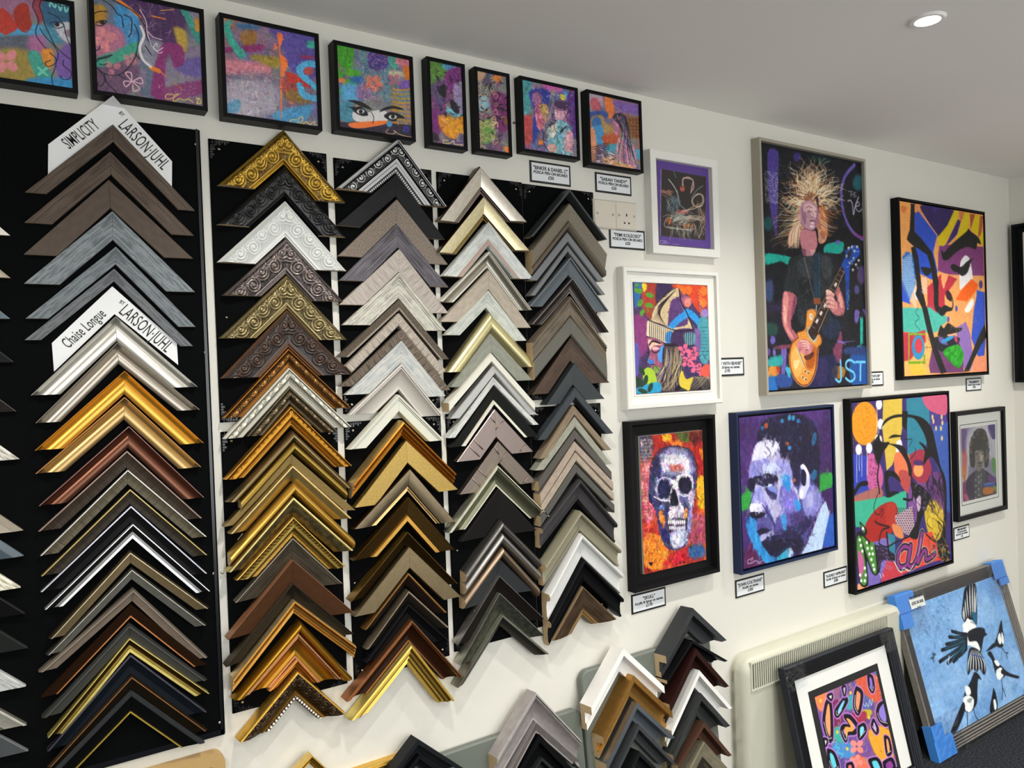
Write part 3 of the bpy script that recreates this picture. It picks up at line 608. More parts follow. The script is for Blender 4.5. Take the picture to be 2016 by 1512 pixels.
# ---------------------------------------------------------------- lettering
def text_mesh(s, size, mat, parent, loc, rot_in_plane=0.0, align='CENTER', name='lettering', ext=.0003, stretch=1.0, shear=0, spacing=1.0, fit=None, bold=0.0):
    cu = bpy.data.curves.new('txt', 'FONT'); cu.body = s; cu.size = size; cu.align_x = align; cu.align_y = 'CENTER'; cu.extrude = ext; cu.shear = shear; cu.space_character = spacing
    cu.resolution_u = 3; cu.offset = bold
    to = bpy.data.objects.new('txt', cu); COL.objects.link(to)
    dg = bpy.context.evaluated_depsgraph_get(); me = bpy.data.meshes.new_from_object(to.evaluated_get(dg)); COL.objects.unlink(to); bpy.data.objects.remove(to)
    # local XY text plane -> X right, Z up, facing -Y
    R = Matrix.Rotation(rot_in_plane, 4, 'Z'); S = Matrix.Diagonal((stretch, 1, 1, 1)); Q = Matrix(((1, 0, 0, 0), (0, 0, -1, 0), (0, 1, 0, 0), (0, 0, 0, 1)))
    if fit:
        xs = [v.co.x for v in me.vertices]; mid = (max(xs) + min(xs)) / 2; kf = fit / (max(xs) - min(xs))
        S = Matrix.Diagonal((kf, 1, 1, 1)) @ Matrix.Translation((-mid, 0, 0))
    me.transform(Q @ R @ S); me.materials.clear(); me.materials.append(mat)
    o = bpy.data.objects.new(name, me); o.location = loc; return link(o, parent)
M_INK = plain('black_print', '0c0c0d', .6)
M_CARD = plain('white_card', 'e8e9ea', .45)
def card(pts, y, label, texts, ys=None):
    P = [at(*p, yy) for p, yy in zip(pts, ys or [y] * len(pts))]; o0 = P[0].copy(); o0.y = 0
    e = empty('header_card', o0, label=label, cat='card')
    vs = [(p.x - o0.x, p.y - .0008, p.z - o0.z) for p in P] + [(p.x - o0.x, p.y + .0008, p.z - o0.z) for p in P]; n = len(P)
    main = [tuple(range(n)), tuple(range(2 * n - 1, n - 1, -1))] if not ys else [(0, 1, n - 1), tuple(range(1, n)), (2 * n - 1, n + 1, n), tuple(range(2 * n - 1, n, -1))]
    mesh_obj('card', vs, main + [(k, k + n, (k + 1) % n + n, (k + 1) % n) for k in range(n)], M_CARD, e)
    for (s, A, B, h, st) in texts:   # baseline centre line from A to B in the photo
        a, b = at(*A, y + .001), at(*B, y + .001); d = b - a; ang = math.atan2(d.z, d.x); c = (a + b) / 2
        text_mesh(s, h, M_INK, e, (c.x - o0.x, -y - .0012, c.z - o0.z), ang, spacing=1.05, fit=d.length, bold=.00008)
    return e
card([(222.6, 188.3), (200, 205.3), (95, 284.3), (94.3, 352), (222, 252), (338.3, 371), (338.7, 318), (246, 214.5)], BB + .0012, 'white pointed header card reading SIMPLICITY above the slim brown oak sample',
     [('SIMPLICITY', (129, 286), (190, 243), .033, 1), ('LARSON·JUHL', (240, 242), (327, 329), .037, 1), ('BY', (236, 221), (243, 228), .011, 1)], ys=[.046] + [BB + .0012] * 7)
card([(220.9, 563.8), (102, 675.5), (106.3, 731.8), (225.5, 618.3), (350.7, 718.5), (348, 675)], BB + .0012, 'white pointed header card reading Chaise Longue above the bright silver sample',
     [('Chaise Longue', (128, 680), (203, 614), .03, 1), ('LARSON·JUHL', (241, 608), (334, 687), .037, 1), ('BY', (236.5, 593.5), (245, 598.5), .011, 1)])
# ---------------------------------------------------------------- painter: colours laid on a fine canvas grid
def vnoise(ny, nx, cy, cx, r):
    g = r.random((cy + 2, cx + 2)); y = np.linspace(0, cy, ny); x = np.linspace(0, cx, nx)
    yi = y.astype(int); xi = x.astype(int); fy = y - yi; fx = x - xi; fy = fy * fy * (3 - 2 * fy); fx = fx * fx * (3 - 2 * fx)
    a = g[yi][:, xi]; b = g[yi][:, xi + 1]; c = g[yi + 1][:, xi]; d = g[yi + 1][:, xi + 1]
    fx = fx[None, :]; fy = fy[:, None]
    return (a * (1 - fx) + b * fx) * (1 - fy) + (c * (1 - fx) + d * fx) * fy
def rgb(h): return np.array([int(h[i:i + 2], 16) / 255 for i in (0, 2, 4)])
def spline(p, closed, n=6):
    p = np.array(p, float); m = len(p); out = []
    rngk = range(m if closed else m - 1)
    for i in rngk:
        p0 = p[(i - 1) % m] if closed or i > 0 else p[0]; p1 = p[i]; p2 = p[(i + 1) % m]
        p3 = p[(i + 2) % m] if closed or i + 2 < m else p[-1]
        for k in range(n):
            t = k / n
            out.append(.5 * ((2 * p1) + (-p0 + p2) * t + (2 * p0 - 5 * p1 + 4 * p2 - p3) * t * t + (-p0 + 3 * p1 - 3 * p2 + p3) * t ** 3))
    if not closed: out.append(p[-1])
    return np.array(out)
class Art:
    def __init__(s, conv, W, H, nx, ny, mpp, seed=1, bg='808080'):
        s.conv = conv; s.W = W; s.H = H; s.nx = nx; s.ny = ny; s.mpp = mpp; s.r = np.random.default_rng(seed)
        s.x = np.linspace(0, W, nx); s.y = np.linspace(0, H, ny); s.cell = max(W / nx, H / ny)
        s.im = np.ones((ny, nx, 3)) * rgb(bg); s.crop(0, 0, 1)
    def crop(s, ox, oy, k): s.ox, s.oy, s.k = ox, oy, k
    def pts(s, t):
        if isinstance(t, str): t = [tuple(map(float, q.split(','))) for q in t.split()]
        return np.array([s.conv(s.ox + a * s.k, s.oy + b * s.k) for a, b in t])
    def box(s, P, m):
        x0, y0 = P.min(0) - m; x1, y1 = P.max(0) + m
        i0, i1 = np.searchsorted(s.x, [x0, x1]); j0, j1 = np.searchsorted(s.y, [y0, y1])
        return max(0, i0 - 1), min(s.nx, i1 + 1), max(0, j0 - 1), min(s.ny, j1 + 1)
    def blend(s, sl, al, col):
        c = rgb(col) if isinstance(col, str) else col
        s.im[sl] = s.im[sl] * (1 - al[..., None]) + c * al[..., None]
    def dist(s, P, X, Y, closed):
        d = np.full(X.shape, 1e9); ins = np.zeros(X.shape, bool); n = len(P)
        for i in range(n if closed else n - 1):
            a = P[i]; b = P[(i + 1) % n]; e = b - a; L = e @ e + 1e-14
            t = np.clip(((X - a[0]) * e[0] + (Y - a[1]) * e[1]) / L, 0, 1)
            d = np.minimum(d, (X - a[0] - t * e[0]) ** 2 + (Y - a[1] - t * e[1]) ** 2)
            if closed:
                c = (a[1] > Y) != (b[1] > Y)
                with np.errstate(divide='ignore', invalid='ignore'): xx = (b[0] - a[0]) * (Y - a[1]) / (b[1] - a[1] + 1e-15) + a[0]
                ins ^= c & (X < xx)
        return np.sqrt(d), ins
    def P(s, col, t, a=1.0, soft=0, sm=True, tex=0, pat=None):
        p = s.pts(t); p = spline(p, True, 4) if sm and len(p) > 2 else p
        sf = max(s.cell * .7, soft * s.k * s.mpp)
        i0, i1, j0, j1 = s.box(p, sf)
        if i1 <= i0 or j1 <= j0: return
        X, Y = np.meshgrid(s.x[i0:i1], s.y[j0:j1]); d, ins = s.dist(p, X, Y, True)
        al = np.clip(.5 + np.where(ins, d, -d) / (2 * sf), 0, 1) * a
        if pat is not None: al = al * pat(X / s.mpp / s.k, Y / s.mpp / s.k)
        c = rgb(col)
        if tex:
            nz = vnoise(j1 - j0, i1 - i0, max(2, (j1 - j0) // 7), max(2, (i1 - i0) // 4), s.r) - .5
            c = np.clip(c + (nz * tex)[..., None], 0, 1)
        s.blend((slice(j0, j1), slice(i0, i1)), al, c)
    def S(s, col, w, t, a=1.0, soft=0, sm=True, taper=0):
        p = s.pts(t); p = spline(p, False, 5) if sm and len(p) > 2 else p
        hw = w * s.k * s.mpp / 2; sf = max(s.cell * .6, soft * s.k * s.mpp); i0, i1, j0, j1 = s.box(p, hw + sf)
        if i1 <= i0 or j1 <= j0: return
        X, Y = np.meshgrid(s.x[i0:i1], s.y[j0:j1])
        if taper:
            al = np.zeros(X.shape); n = len(p) - 1
            for i in range(n):
                tt = (i + .5) / n; k = (1 - abs(2 * tt - 1) ** 2) if taper == 1 else (1 - tt)
                d, _ = s.dist(p[i:i + 2], X, Y, False); al = np.maximum(al, np.clip(.5 + (hw * max(.15, k) - d) / (2 * sf), 0, 1))
        else:
            d, _ = s.dist(p, X, Y, False); al = np.clip(.5 + (hw - d) / (2 * sf), 0, 1)
        s.blend((slice(j0, j1), slice(i0, i1)), al * a, col)
    def E(s, col, x, y, rx, ry, rot=0, a=1.0, soft=0, tex=0):
        c, n = math.cos(math.radians(rot)), math.sin(math.radians(rot))
        s.P(col, [(x + rx * math.cos(q) * c - ry * math.sin(q) * n, y + rx * math.cos(q) * n + ry * math.sin(q) * c) for q in np.linspace(0, 2 * np.pi, 18, endpoint=False)], a, soft, True, tex)
    def flower(s, col, x, y, r, n=4, rot=0, a=1, soft=0):
        for k in range(n):
            q = math.radians(rot + 360 * k / n); s.E(col, x + r * .58 * math.cos(q), y + r * .58 * math.sin(q), r * .45, r * .36, math.degrees(q), a, soft)
    def clouds(s, cols, f=3, seed=0):
        r = np.random.default_rng(seed + 100)
        for c in cols:
            n = vnoise(s.ny, s.nx, f, f, r) * .65 + vnoise(s.ny, s.nx, f * 3, f * 3, r) * .35
            s.blend((slice(0, s.ny), slice(0, s.nx)), np.clip((n - .52) * 9, 0, 1) * .85, c)
    def splat(s, col, n, t, r0=1, r1=4, a=.9):
        q = s.pts(t); x0, y0 = q.min(0); x1, y1 = q.max(0)
        for _ in range(n):
            x = s.r.uniform(x0, x1); y = s.r.uniform(y0, y1); rr = s.r.uniform(r0, r1) * s.k * s.mpp
            i0, i1, j0, j1 = s.box(np.array([(x, y)]), rr + s.cell)
            if i1 <= i0 or j1 <= j0: continue
            X, Y = np.meshgrid(s.x[i0:i1], s.y[j0:j1]); al = np.clip(.5 + (rr - np.hypot(X - x, Y - y)) / s.cell, 0, 1) * a
            s.blend((slice(j0, j1), slice(i0, i1)), al, col)
    def strokes(s, cols, n, t, L=(8, 20), w=(2, 5), ang=(0, 180), a=.8, curve=.3):
        q = [tuple(map(float, z.split(','))) for z in t.split()]; x0 = min(z[0] for z in q); x1 = max(z[0] for z in q); y0 = min(z[1] for z in q); y1 = max(z[1] for z in q)
        for _ in range(n):
            x, y = s.r.uniform(x0, x1), s.r.uniform(y0, y1); th = math.radians(s.r.uniform(*ang)); l = s.r.uniform(*L); c = s.r.uniform(-curve, curve) * l
            dx, dy = math.cos(th) * l, math.sin(th) * l
            s.S(cols[s.r.integers(len(cols))], s.r.uniform(*w), [(x - dx / 2, y - dy / 2), (x + c * math.sin(th), y - c * math.cos(th)), (x + dx / 2, y + dy / 2)], a, taper=1)
    def brush(s, n, L=9, w=3, jit=.07, ang=(0, 180), a=.75, reg=None):
        """overlay short brush marks that pick up the colour under them"""
        x0, x1, y0, y1 = (0, s.W, 0, s.H)
        if reg:
            q = s.pts(reg); (x0, y0), (x1, y1) = q.min(0), q.max(0)
        for _ in range(n):
            x = s.r.uniform(x0, x1); y = s.r.uniform(y0, y1); th = math.radians(s.r.uniform(*ang)); l = L * s.mpp * s.r.uniform(.4, 1.2) / 2; hw = w * s.mpp * s.r.uniform(.4, 1.1) / 2
            j = min(s.ny - 1, max(0, int(y / s.H * s.ny))); i = min(s.nx - 1, max(0, int(x / s.W * s.nx))); c = np.clip(s.im[j, i] * (1 + s.r.uniform(-jit, jit) * 2) + s.r.uniform(-jit, jit, 3) * .5, 0, 1)
            d = np.array((math.cos(th) * l, math.sin(th) * l)); p = np.array([(x, y) - d, (x, y) + d]); i0, i1, j0, j1 = s.box(p, hw + s.cell)
            if i1 <= i0 or j1 <= j0: continue
            X, Y = np.meshgrid(s.x[i0:i1], s.y[j0:j1]); dd, _ = s.dist(p, X, Y, False)
            s.blend((slice(j0, j1), slice(i0, i1)), np.clip(.5 + (hw - dd) / (1.2 * s.cell), 0, 1) * a, c)
    def paint(s, k=.05):
        n = vnoise(s.ny, s.nx, s.ny // 2, s.nx // 5 + 2, s.r) - .5 + (vnoise(s.ny, s.nx, s.ny // 9 + 2, s.nx // 3 + 2, s.r) - .5)
        s.im = np.clip(s.im + n[..., None] * k, 0, 1)
def canvas_mesh(name, im, x0, x1, z0, z1, y, mat, parent):
    ny, nx = im.shape[:2]
    X = np.linspace(x0, x1, nx); Z = np.linspace(z1, z0, ny); XX, ZZ = np.meshgrid(X, Z)
    co = np.stack([XX, np.full_like(XX, y), ZZ], -1).astype(np.float32)
    me = bpy.data.meshes.new(name); me.vertices.add(nx * ny); me.vertices.foreach_set('co', co.ravel())
    i = np.arange(ny - 1)[:, None] * nx + np.arange(nx - 1)[None, :]
    q = np.stack([i, i + nx, i + nx + 1, i + 1], -1).reshape(-1, 4).astype(np.int32); nq = len(q)
    me.loops.add(nq * 4); me.loops.foreach_set('vertex_index', q.ravel()); me.polygons.add(nq)
    me.polygons.foreach_set('loop_start', np.arange(nq, dtype=np.int32) * 4)
    try: me.polygons.foreach_set('loop_total', np.full(nq, 4, dtype=np.int32))
    except Exception: pass
    me.update(calc_edges=True)
    lin = np.where(im <= .04045, im / 12.92, ((im + .055) / 1.055) ** 2.4)
    at_ = me.color_attributes.new('Col', 'FLOAT_COLOR', 'POINT')
    at_.data.foreach_set('color', np.concatenate([lin.reshape(-1, 3), np.ones((nx * ny, 1))], 1).astype(np.float32).ravel())
    me.materials.append(mat); me.validate()
    return link(bpy.data.objects.new(name, me), parent)
def art_mat(name, rough=.42, coat=0.0, bmp=.25):
    if name in _mc: return _mc[name]
    m, nt, b = nodes(name); N = nt.nodes.new; L = nt.links.new
    a = N('ShaderNodeAttribute'); a.attribute_name = 'Col'; L(a.outputs['Color'], b.inputs['Base Color'])
    b.inputs['Roughness'].default_value = rough; b.inputs['Coat Weight'].default_value = coat; b.inputs['Coat Roughness'].default_value = .2; b.inputs['Specular IOR Level'].default_value = .25
    tc = N('ShaderNodeTexCoord'); n = N('ShaderNodeTexNoise'); n.inputs['Scale'].default_value = 90; n.inputs['Detail'].default_value = 6
    L(tc.outputs['Object'], n.inputs['Vector']); bp = N('ShaderNodeBump'); bp.inputs['Strength'].default_value = bmp; bp.inputs['Distance'].default_value = .002
    L(n.outputs['Fac'], bp.inputs['Height']); L(bp.outputs[0], b.inputs['Normal']); _mc[name] = m; return m
A_VARN = art_mat('acrylic_under_varnish', .45, .9, .6); A_CANV = art_mat('acrylic_on_canvas', .5, .0, .3); A_PRINT = art_mat('ink_print', .5, 0, .05)
def glass():
    if 'glass' in _mc: return _mc['glass']
    m = bpy.data.materials.new('picture_glass'); m.use_nodes = True; nt = m.node_tree; nt.nodes.clear(); N = nt.nodes.new; L = nt.links.new
    o = N('ShaderNodeOutputMaterial'); mx = N('ShaderNodeMixShader'); t = N('ShaderNodeBsdfTransparent'); g = N('ShaderNodeBsdfGlossy'); g.inputs['Roughness'].default_value = .02
    f = N('ShaderNodeFresnel'); f.inputs[0].default_value = 1.45; L(f.outputs[0], mx.inputs[0]); L(t.outputs[0], mx.inputs[1]); L(g.outputs[0], mx.inputs[2]); L(mx.outputs[0], o.inputs[0])
    _mc['glass'] = m; return m
def film():
    if 'film' in _mc: return _mc['film']
    m = bpy.data.materials.new('cling_film'); m.use_nodes = True; nt = m.node_tree; nt.nodes.clear(); N = nt.nodes.new; L = nt.links.new
    o = N('ShaderNodeOutputMaterial'); mx = N('ShaderNodeMixShader'); t = N('ShaderNodeBsdfTransparent'); t.inputs[0].default_value = (.93, .95, .97, 1); g = N('ShaderNodeBsdfGlossy'); g.inputs['Roughness'].default_value = .12
    f = N('ShaderNodeFresnel'); f.inputs[0].default_value = 1.5; tc = N('ShaderNodeTexCoord'); n = N('ShaderNodeTexNoise'); n.inputs['Scale'].default_value = 18; n.inputs['Detail'].default_value = 5; n.inputs['Distortion'].default_value = 1.5
    bp = N('ShaderNodeBump'); bp.inputs['Strength'].default_value = .16; bp.inputs['Distance'].default_value = .01; L(tc.outputs['Object'], n.inputs['Vector']); L(n.outputs['Fac'], bp.inputs['Height'])
    L(bp.outputs[0], g.inputs['Normal']); cl = N('ShaderNodeMath'); cl.operation = 'MINIMUM'; cl.inputs[1].default_value = .3; L(bp.outputs[0], f.inputs['Normal']); L(f.outputs[0], cl.inputs[0]); L(cl.outputs[0], mx.inputs[0]); L(t.outputs[0], mx.inputs[1]); L(g.outputs[0], mx.inputs[2]); L(mx.outputs[0], o.inputs[0])
    _mc['film'] = m; return m
# picture frame profiles (outer -> inner)
PROF.update({
 'float': [(0, .99, 0), (.08, 1, 0), (.92, 1, 0), (1, .99, 0)],
 'flatin': [(0, .99, 0), (.05, 1, 0), (.9, 1, 0), (1, .94, 0)],
 'stepin': [(0, .9, 0), (.06, 1, 0), (.3, 1, 0), (.32, .62, 0), (.4, .6, 0), (.86, .6, 0), (.88, .66, 0), (.98, .66, 0), (1, .5, 0)],
 'deep': [(0, .96, 0), (.04, 1, 0), (.26, .97, 0), (.38, .5, 0), (.42, .3, 0), (.94, .26, 0), (1, .3, 0)],
 'reeded': [(0, .8, 0), (.06, .95, 1), (.14, 1, 0), (.2, .9, 1), (.3, .98, 0), (.36, .86, 1), (.48, .92, 0), (.54, .78, 1), (.66, .84, 0), (.72, .68, 1), (.84, .72, 0), (.9, .56, 1), (1, .55, 0)],
})
def rect_local(px, mw, off):
    if not isinstance(px[0], (tuple, list)): return px
    q = [on_plane(*p, mw, off) for p in px]   # TL TR BR BL
    return (q[0].x + q[3].x) / 2, (q[1].x + q[2].x) / 2, (q[2].z + q[3].z) / 2, (q[0].z + q[1].z) / 2
def picture(label, front, depth, opening, prof, cols, art, recess, amat, mw=None, rot=None, cat='picture', pane=False, seed=1, group=None, base=None, matboard=None, boxed=True, name='framed_picture', rw=None):
    """front: photo pixels of the frame's front outer corners TL TR BR BL; opening: the same for the painted surface, recess behind the front"""
    if mw is None: mw = Matrix.Identity(4)
    x0, x1, z0, z1 = rect_local(front, mw, depth)
    org = mw @ Vector((x0, 0, z0)); M2 = mw.copy(); M2.translation = org
    root = empty(name, org, mw.to_euler(), label=label, cat=cat, group=group)
    W, H = x1 - x0, z1 - z0
    ox0, ox1, oz0, oz1 = rect_local(opening, M2, depth - recess)
    ox0 = max(.003, ox0); oz0 = max(.003, oz0); ox1 = min(W - .003, ox1); oz1 = min(H - .003, oz1)
    rl = [('v', ox0 if prof != 'float' else min(ox0, .012)), ('v', W - ox1 if prof != 'float' else min(W - ox1, .012)), ('h', H - oz1), ('h', oz0)]
    w = sorted([ox0, W - ox1, H - oz1, oz0])[1] if prof not in ('float',) else .009
    w = rw or max(.006, w)
    fm = [fin(c) for c in cols]
    for nm, O, d, n, Ln in (('rail', (0, 0, H), (1, 0, 0), (0, 0, -1), W), ('rail', (0, 0, 0), (1, 0, 0), (0, 0, 1), W), ('stile', (0, 0, 0), (0, 0, 1), (1, 0, 0), H), ('stile', (W, 0, 0), (0, 0, 1), (-1, 0, 0), H)):
        sweep(nm, prof, O, d, n, (0, -1, 0), w, depth, 0, w, Ln, Ln - w, fm, root, endmat=False)
    ypl = -(depth - recess)
    if boxed:
        m = MB(); m.box(.004, W - .004, -.006, -.001, .004, H - .004); m.build('backing', plain('dark_backing', '0a0a0b', .8), root)
    if art:
        cx0, cx1, cz0, cz1 = (max(w * .98, ox0), min(W - w * .98, ox1), max(w * .98, oz0), min(H - w * .98, oz1)) if prof != 'float' else (ox0, ox1, oz0, oz1)
        ipx = [np.array(p) for p in opening] if isinstance(opening[0], (tuple, list)) else [proj(M2 @ Vector((a_, ypl, b_))) for a_, b_ in ((cx0, cz1), (cx1, cz1), (cx1, cz0), (cx0, cz0))]; pw = max(np.linalg.norm(ipx[1] - ipx[0]), np.linalg.norm(ipx[2] - ipx[3])); ph_ = max(np.linalg.norm(ipx[3] - ipx[0]), np.linalg.norm(ipx[2] - ipx[1]))
        nx, ny = int(pw / .95), int(ph_ / .95)
        def conv(px, py):
            p = on_plane(px, py, M2, depth - recess); return (p.x - cx0, cz1 - p.z)
        A = Art(conv, cx1 - cx0, cz1 - cz0, nx, ny, (cz1 - cz0) / ph_, seed)
        art(A)
        if boxed and not matboard:
            m = MB(); m.box(cx0, cx1, ypl + .0008, -.006, cz0, cz1); m.build('stretcher', plain('canvas_side', '1a1a1c', .8) if prof == 'float' else plain('canvas_side_w', 'c8c4ba', .8), root)
        canvas_mesh('painting', A.im, cx0, cx1, cz0, cz1, ypl, amat, root)
    if matboard:
        for (pxs, off, colr, nm2) in matboard:
            a0, a1, c0, c1 = rect_local(pxs, M2, off) if pxs else (w * .9, W - w * .9, w * .9, H - w * .9)
            m = MB(); m.box(a0, a1, -off, -off + .0015, c0, c1); m.build(nm2, plain('card_' + colr, colr, .8), root)
    if pane:
        q_ = w * .9; mesh_obj('glass_pane', [(q_, ypl - .006, q_), (W - q_, ypl - .006, q_), (W - q_, ypl - .006, H - q_), (q_, ypl - .006, H - q_)], [(0, 1, 2, 3)], glass(), root)
    return root, M2, (W, H, w)
def placard(px, label, lines, sizes=None, y=.0025):
    ident = Matrix.Identity(4); x0, x1, z0, z1 = rect_local(px, ident, y)
    e = empty('price_label', (x0, 0, z0), label=label, cat='label card', group='price cards beside the pictures')
    W, H = x1 - x0, z1 - z0; m = MB(); m.box(0, W, -y, 0, 0, H); m.build('border', plain('placard_black_border', '0c0c0e', .4), e)
    b = W * .03 + .0012; m = MB(); m.box(b, W - b, -y - .0006, -y, b, H - b); m.build('card', plain('placard_card', 'dfe3e6', .4), e)
    n = len(lines); sizes = sizes or [.21, .165, .19, .15]
    ys = {3: (.68, .48, .28), 4: (.76, .57, .4, .22)}[n]
    for s, q, f in zip(lines, ys, sizes):
        t = text_mesh(s, H * f * 1.15, M_INK, e, (W / 2, -y - .0009, H * q), bold=.00025)
        w = max(abs(v.co.x) for v in t.data.vertices) * 2
        if w > W * .84: t.data.transform(Matrix.Diagonal((W * .84 / w, 1, 1, 1)))
    return e
# ---------------------------------------------------------------- the painted pictures (points are read off enlarged crops of the photo)
def art_top0(A):
    A.crop(0, 0, .20833); A.clouds(['3f8fae', '8a7a9a', '6a6a88'], 3, 1)
    A.P('2b5f80', '400,-60 720,-60 720,230 430,230', soft=20); A.P('9a6a8a', '0,-50 330,-50 330,160 0,160', soft=25); A.P('4fa0d0', '60,280 380,230 370,350 120,355', soft=6)
    A.P('5a6070', '0,350 330,345 340,480 0,470', soft=15); A.P('b06a9a', '270,360 420,350 420,560 300,560', soft=25); A.P('a08a40', '0,470 260,480 360,600 330,760 0,740', soft=25); A.P('3fa090', '265,500 370,500 500,760 380,780 300,640', soft=10)
    A.P('c0392b', '0,90 60,100 130,190 160,270 70,325 0,300'); A.P('a83020', '130,110 200,30 270,60 290,180 300,250 240,310 160,250')
    A.P('9a3a4a', '320,0 410,0 380,60 410,150 375,230 340,150'); A.P('c8c8d0', '520,230 680,220 680,400 600,380 540,300', soft=8); A.P('8a7a8a', '610,290 680,285 680,350 630,340', soft=6)
    A.P('e09030', '390,480 500,470 500,620 430,640', soft=8); A.P('7a58a8', '520,560 560,480 680,420 680,760 560,740', soft=5); A.P('2f90c8', '280,740 680,750 680,860 300,820', soft=15)
    A.flower('e08a90', 60, 580, 125, 4, 40, 1, 4)
    A.brush(900, 9, 3, .08, a=.55)
    for t in ('60,-80 150,-60', '470,60 480,20 520,70 540,0 570,100 600,10 620,110 660,60'): A.S('7fd0c8', 16, t)
    A.S('6fd0b8', 22, '365,640 440,710'); A.S('6fd0b8', 22, '445,640 365,705')
    for t in ('330,-20 310,60 340,130 365,200 340,270 345,340 400,420 435,460', '390,0 375,60 400,140 420,220 470,330 520,430 600,510 665,560', '460,120 540,160 600,230 620,320 650,400 676,445', '380,270 430,350 510,430 550,520 520,600 450,630 430,590 480,570', '470,500 530,560 515,660 490,720 500,800 515,808', '600,570 600,620 670,680 660,740 600,750 570,715', '480,215 530,205 590,225 600,250 540,268 500,245', '465,-20 540,40 590,60 660,45'): A.S('14142a', 8, t)
    A.E('14142a', 540, 232, 22, 20)
    A.paint(.04)
def art_top1(A):
    A.crop(0, 0, .20833); A.clouds(['6d4f7c', '8c7f96', '7d5f7a', '5f7088'], 4, 2)
    A.P('4a2a5a', '1130,-60 1750,0 1700,420 1480,400 1350,200 1200,90', soft=30); A.P('8a8a9c', '1350,380 1560,420 1480,620 1360,580', soft=14); A.P('6a4a6a', '880,620 1300,640 1200,900 890,880', soft=25)
    A.P('b8862a', '860,60 990,60 990,220 860,230', soft=14); A.P('3f90c8', '1090,60 1300,140 1320,420 1130,420', soft=14); A.P('b87090', '900,240 1120,260 1190,420 1060,560 890,500', soft=20)
    A.P('3fa088', '880,560 1100,480 1290,390 1300,500 1080,600 900,640', soft=8); A.P('3a9a8a', '1690,60 1760,80 1900,330 1890,430', soft=6); A.P('c0a040', '1640,260 1760,300 1760,480 1700,460', soft=16); A.P('d09040', '1840,180 1900,190 1905,290 1850,290', soft=10)
    A.P('6a5aa0', '1690,600 1900,540 1915,720 1700,690', soft=14)
    A.P('8a2a70', '1500,480 1580,400 1720,440 1740,580 1660,640 1620,560 1600,500 1560,640 1550,930 1430,900 1440,760', soft=7); A.P('8a2a70', '1480,860 1900,760 1910,880 1560,960', soft=10, a=.8)
    A.flower('e08a90', 975, 370, 125, 4, 75, .95, 4); A.flower('e08a90', 1230, 560, 70, 4, 30, .7, 6); A.flower('e08a90', 1060, 640, 80, 3, -20, .7, 6)
    A.brush(1300, 9, 3, .09, a=.55); A.splat('3a2248', 40, '1200,100 1700,500', 2, 6, .5)
    for t, c, w in (('1100,-10 1200,60 1320,160', 'e8842a', 26), ('1150,20 1290,130 1360,220', 'e8842a', 10), ('1430,640 1500,670', 'e8842a', 44), ('1500,660 1560,720', 'e8842a', 10), ('1640,780 1720,840', 'e8842a', 6), ('1430,150 1560,180', 'e8842a', 14), ('1520,100 1640,90', 'd89a50', 9)): A.S(c, w, t)
    A.strokes(['a08aa8', 'c8b8c8', '3a2248'], 60, '1200,0 1640,330', (30, 120), (3, 8), (0, 180), .5); A.splat('f0e8e8', 40, '1480,760 1860,960', 1, 4)
    for t in ('870,250 870,150 930,110 1010,108', '970,0 1060,60 1110,130 1150,160 1165,260', '1060,0 1180,60 1290,130 1370,250 1390,360 1450,440', '1170,140 1240,180 1240,300 1215,350', '1270,230 1310,330 1290,500 1230,620 1140,700 1040,710 960,680 890,610', '870,480 930,470 945,435', '905,560 960,545 1060,518 1010,545 940,560 915,580 905,560', '940,605 980,615 1010,600', '905,215 960,195 1005,200 960,245 905,235', '925,650 990,740 960,810 920,800 930,780', '985,690 1010,780 1090,860 1095,890', '1370,430 1430,520', '1120,710 1190,750', '1280,510 1320,560'): A.S('12121f', 9, t)
    A.E('12121f', 965, 212, 22, 18)
    A.S('e8e4e4', 24, '1330,250 1360,340 1320,450 1350,560 1425,630', taper=0); A.S('f0dce4', 7, '1320,90 1380,200 1390,300 1430,420 1500,500 1535,490'); A.S('f0dce4', 7, '1540,450 1490,480 1450,450 1480,410 1485,440'); A.S('f0dce4', 7, '1400,300 1450,350 1530,375')
    for t in ('1245,765 1185,690 1240,690 1245,765', '1255,768 1330,735 1345,790 1255,768', '1250,775 1320,835 1265,860 1255,800', '1240,770 1170,770 1190,820 1240,775'): A.S('f6c8d4', 9, t)
    A.S('d8c070', 9, '1640,895 1580,890 1565,930 1620,930 1690,890 1650,900 1640,960 1700,930 1740,950 1780,935 1825,970'); A.S('e0d070', 10, '1855,935 1885,930 1860,975 1895,975'); A.S('e0d070', 8, '1898,940 1900,975')
    A.paint(.05)
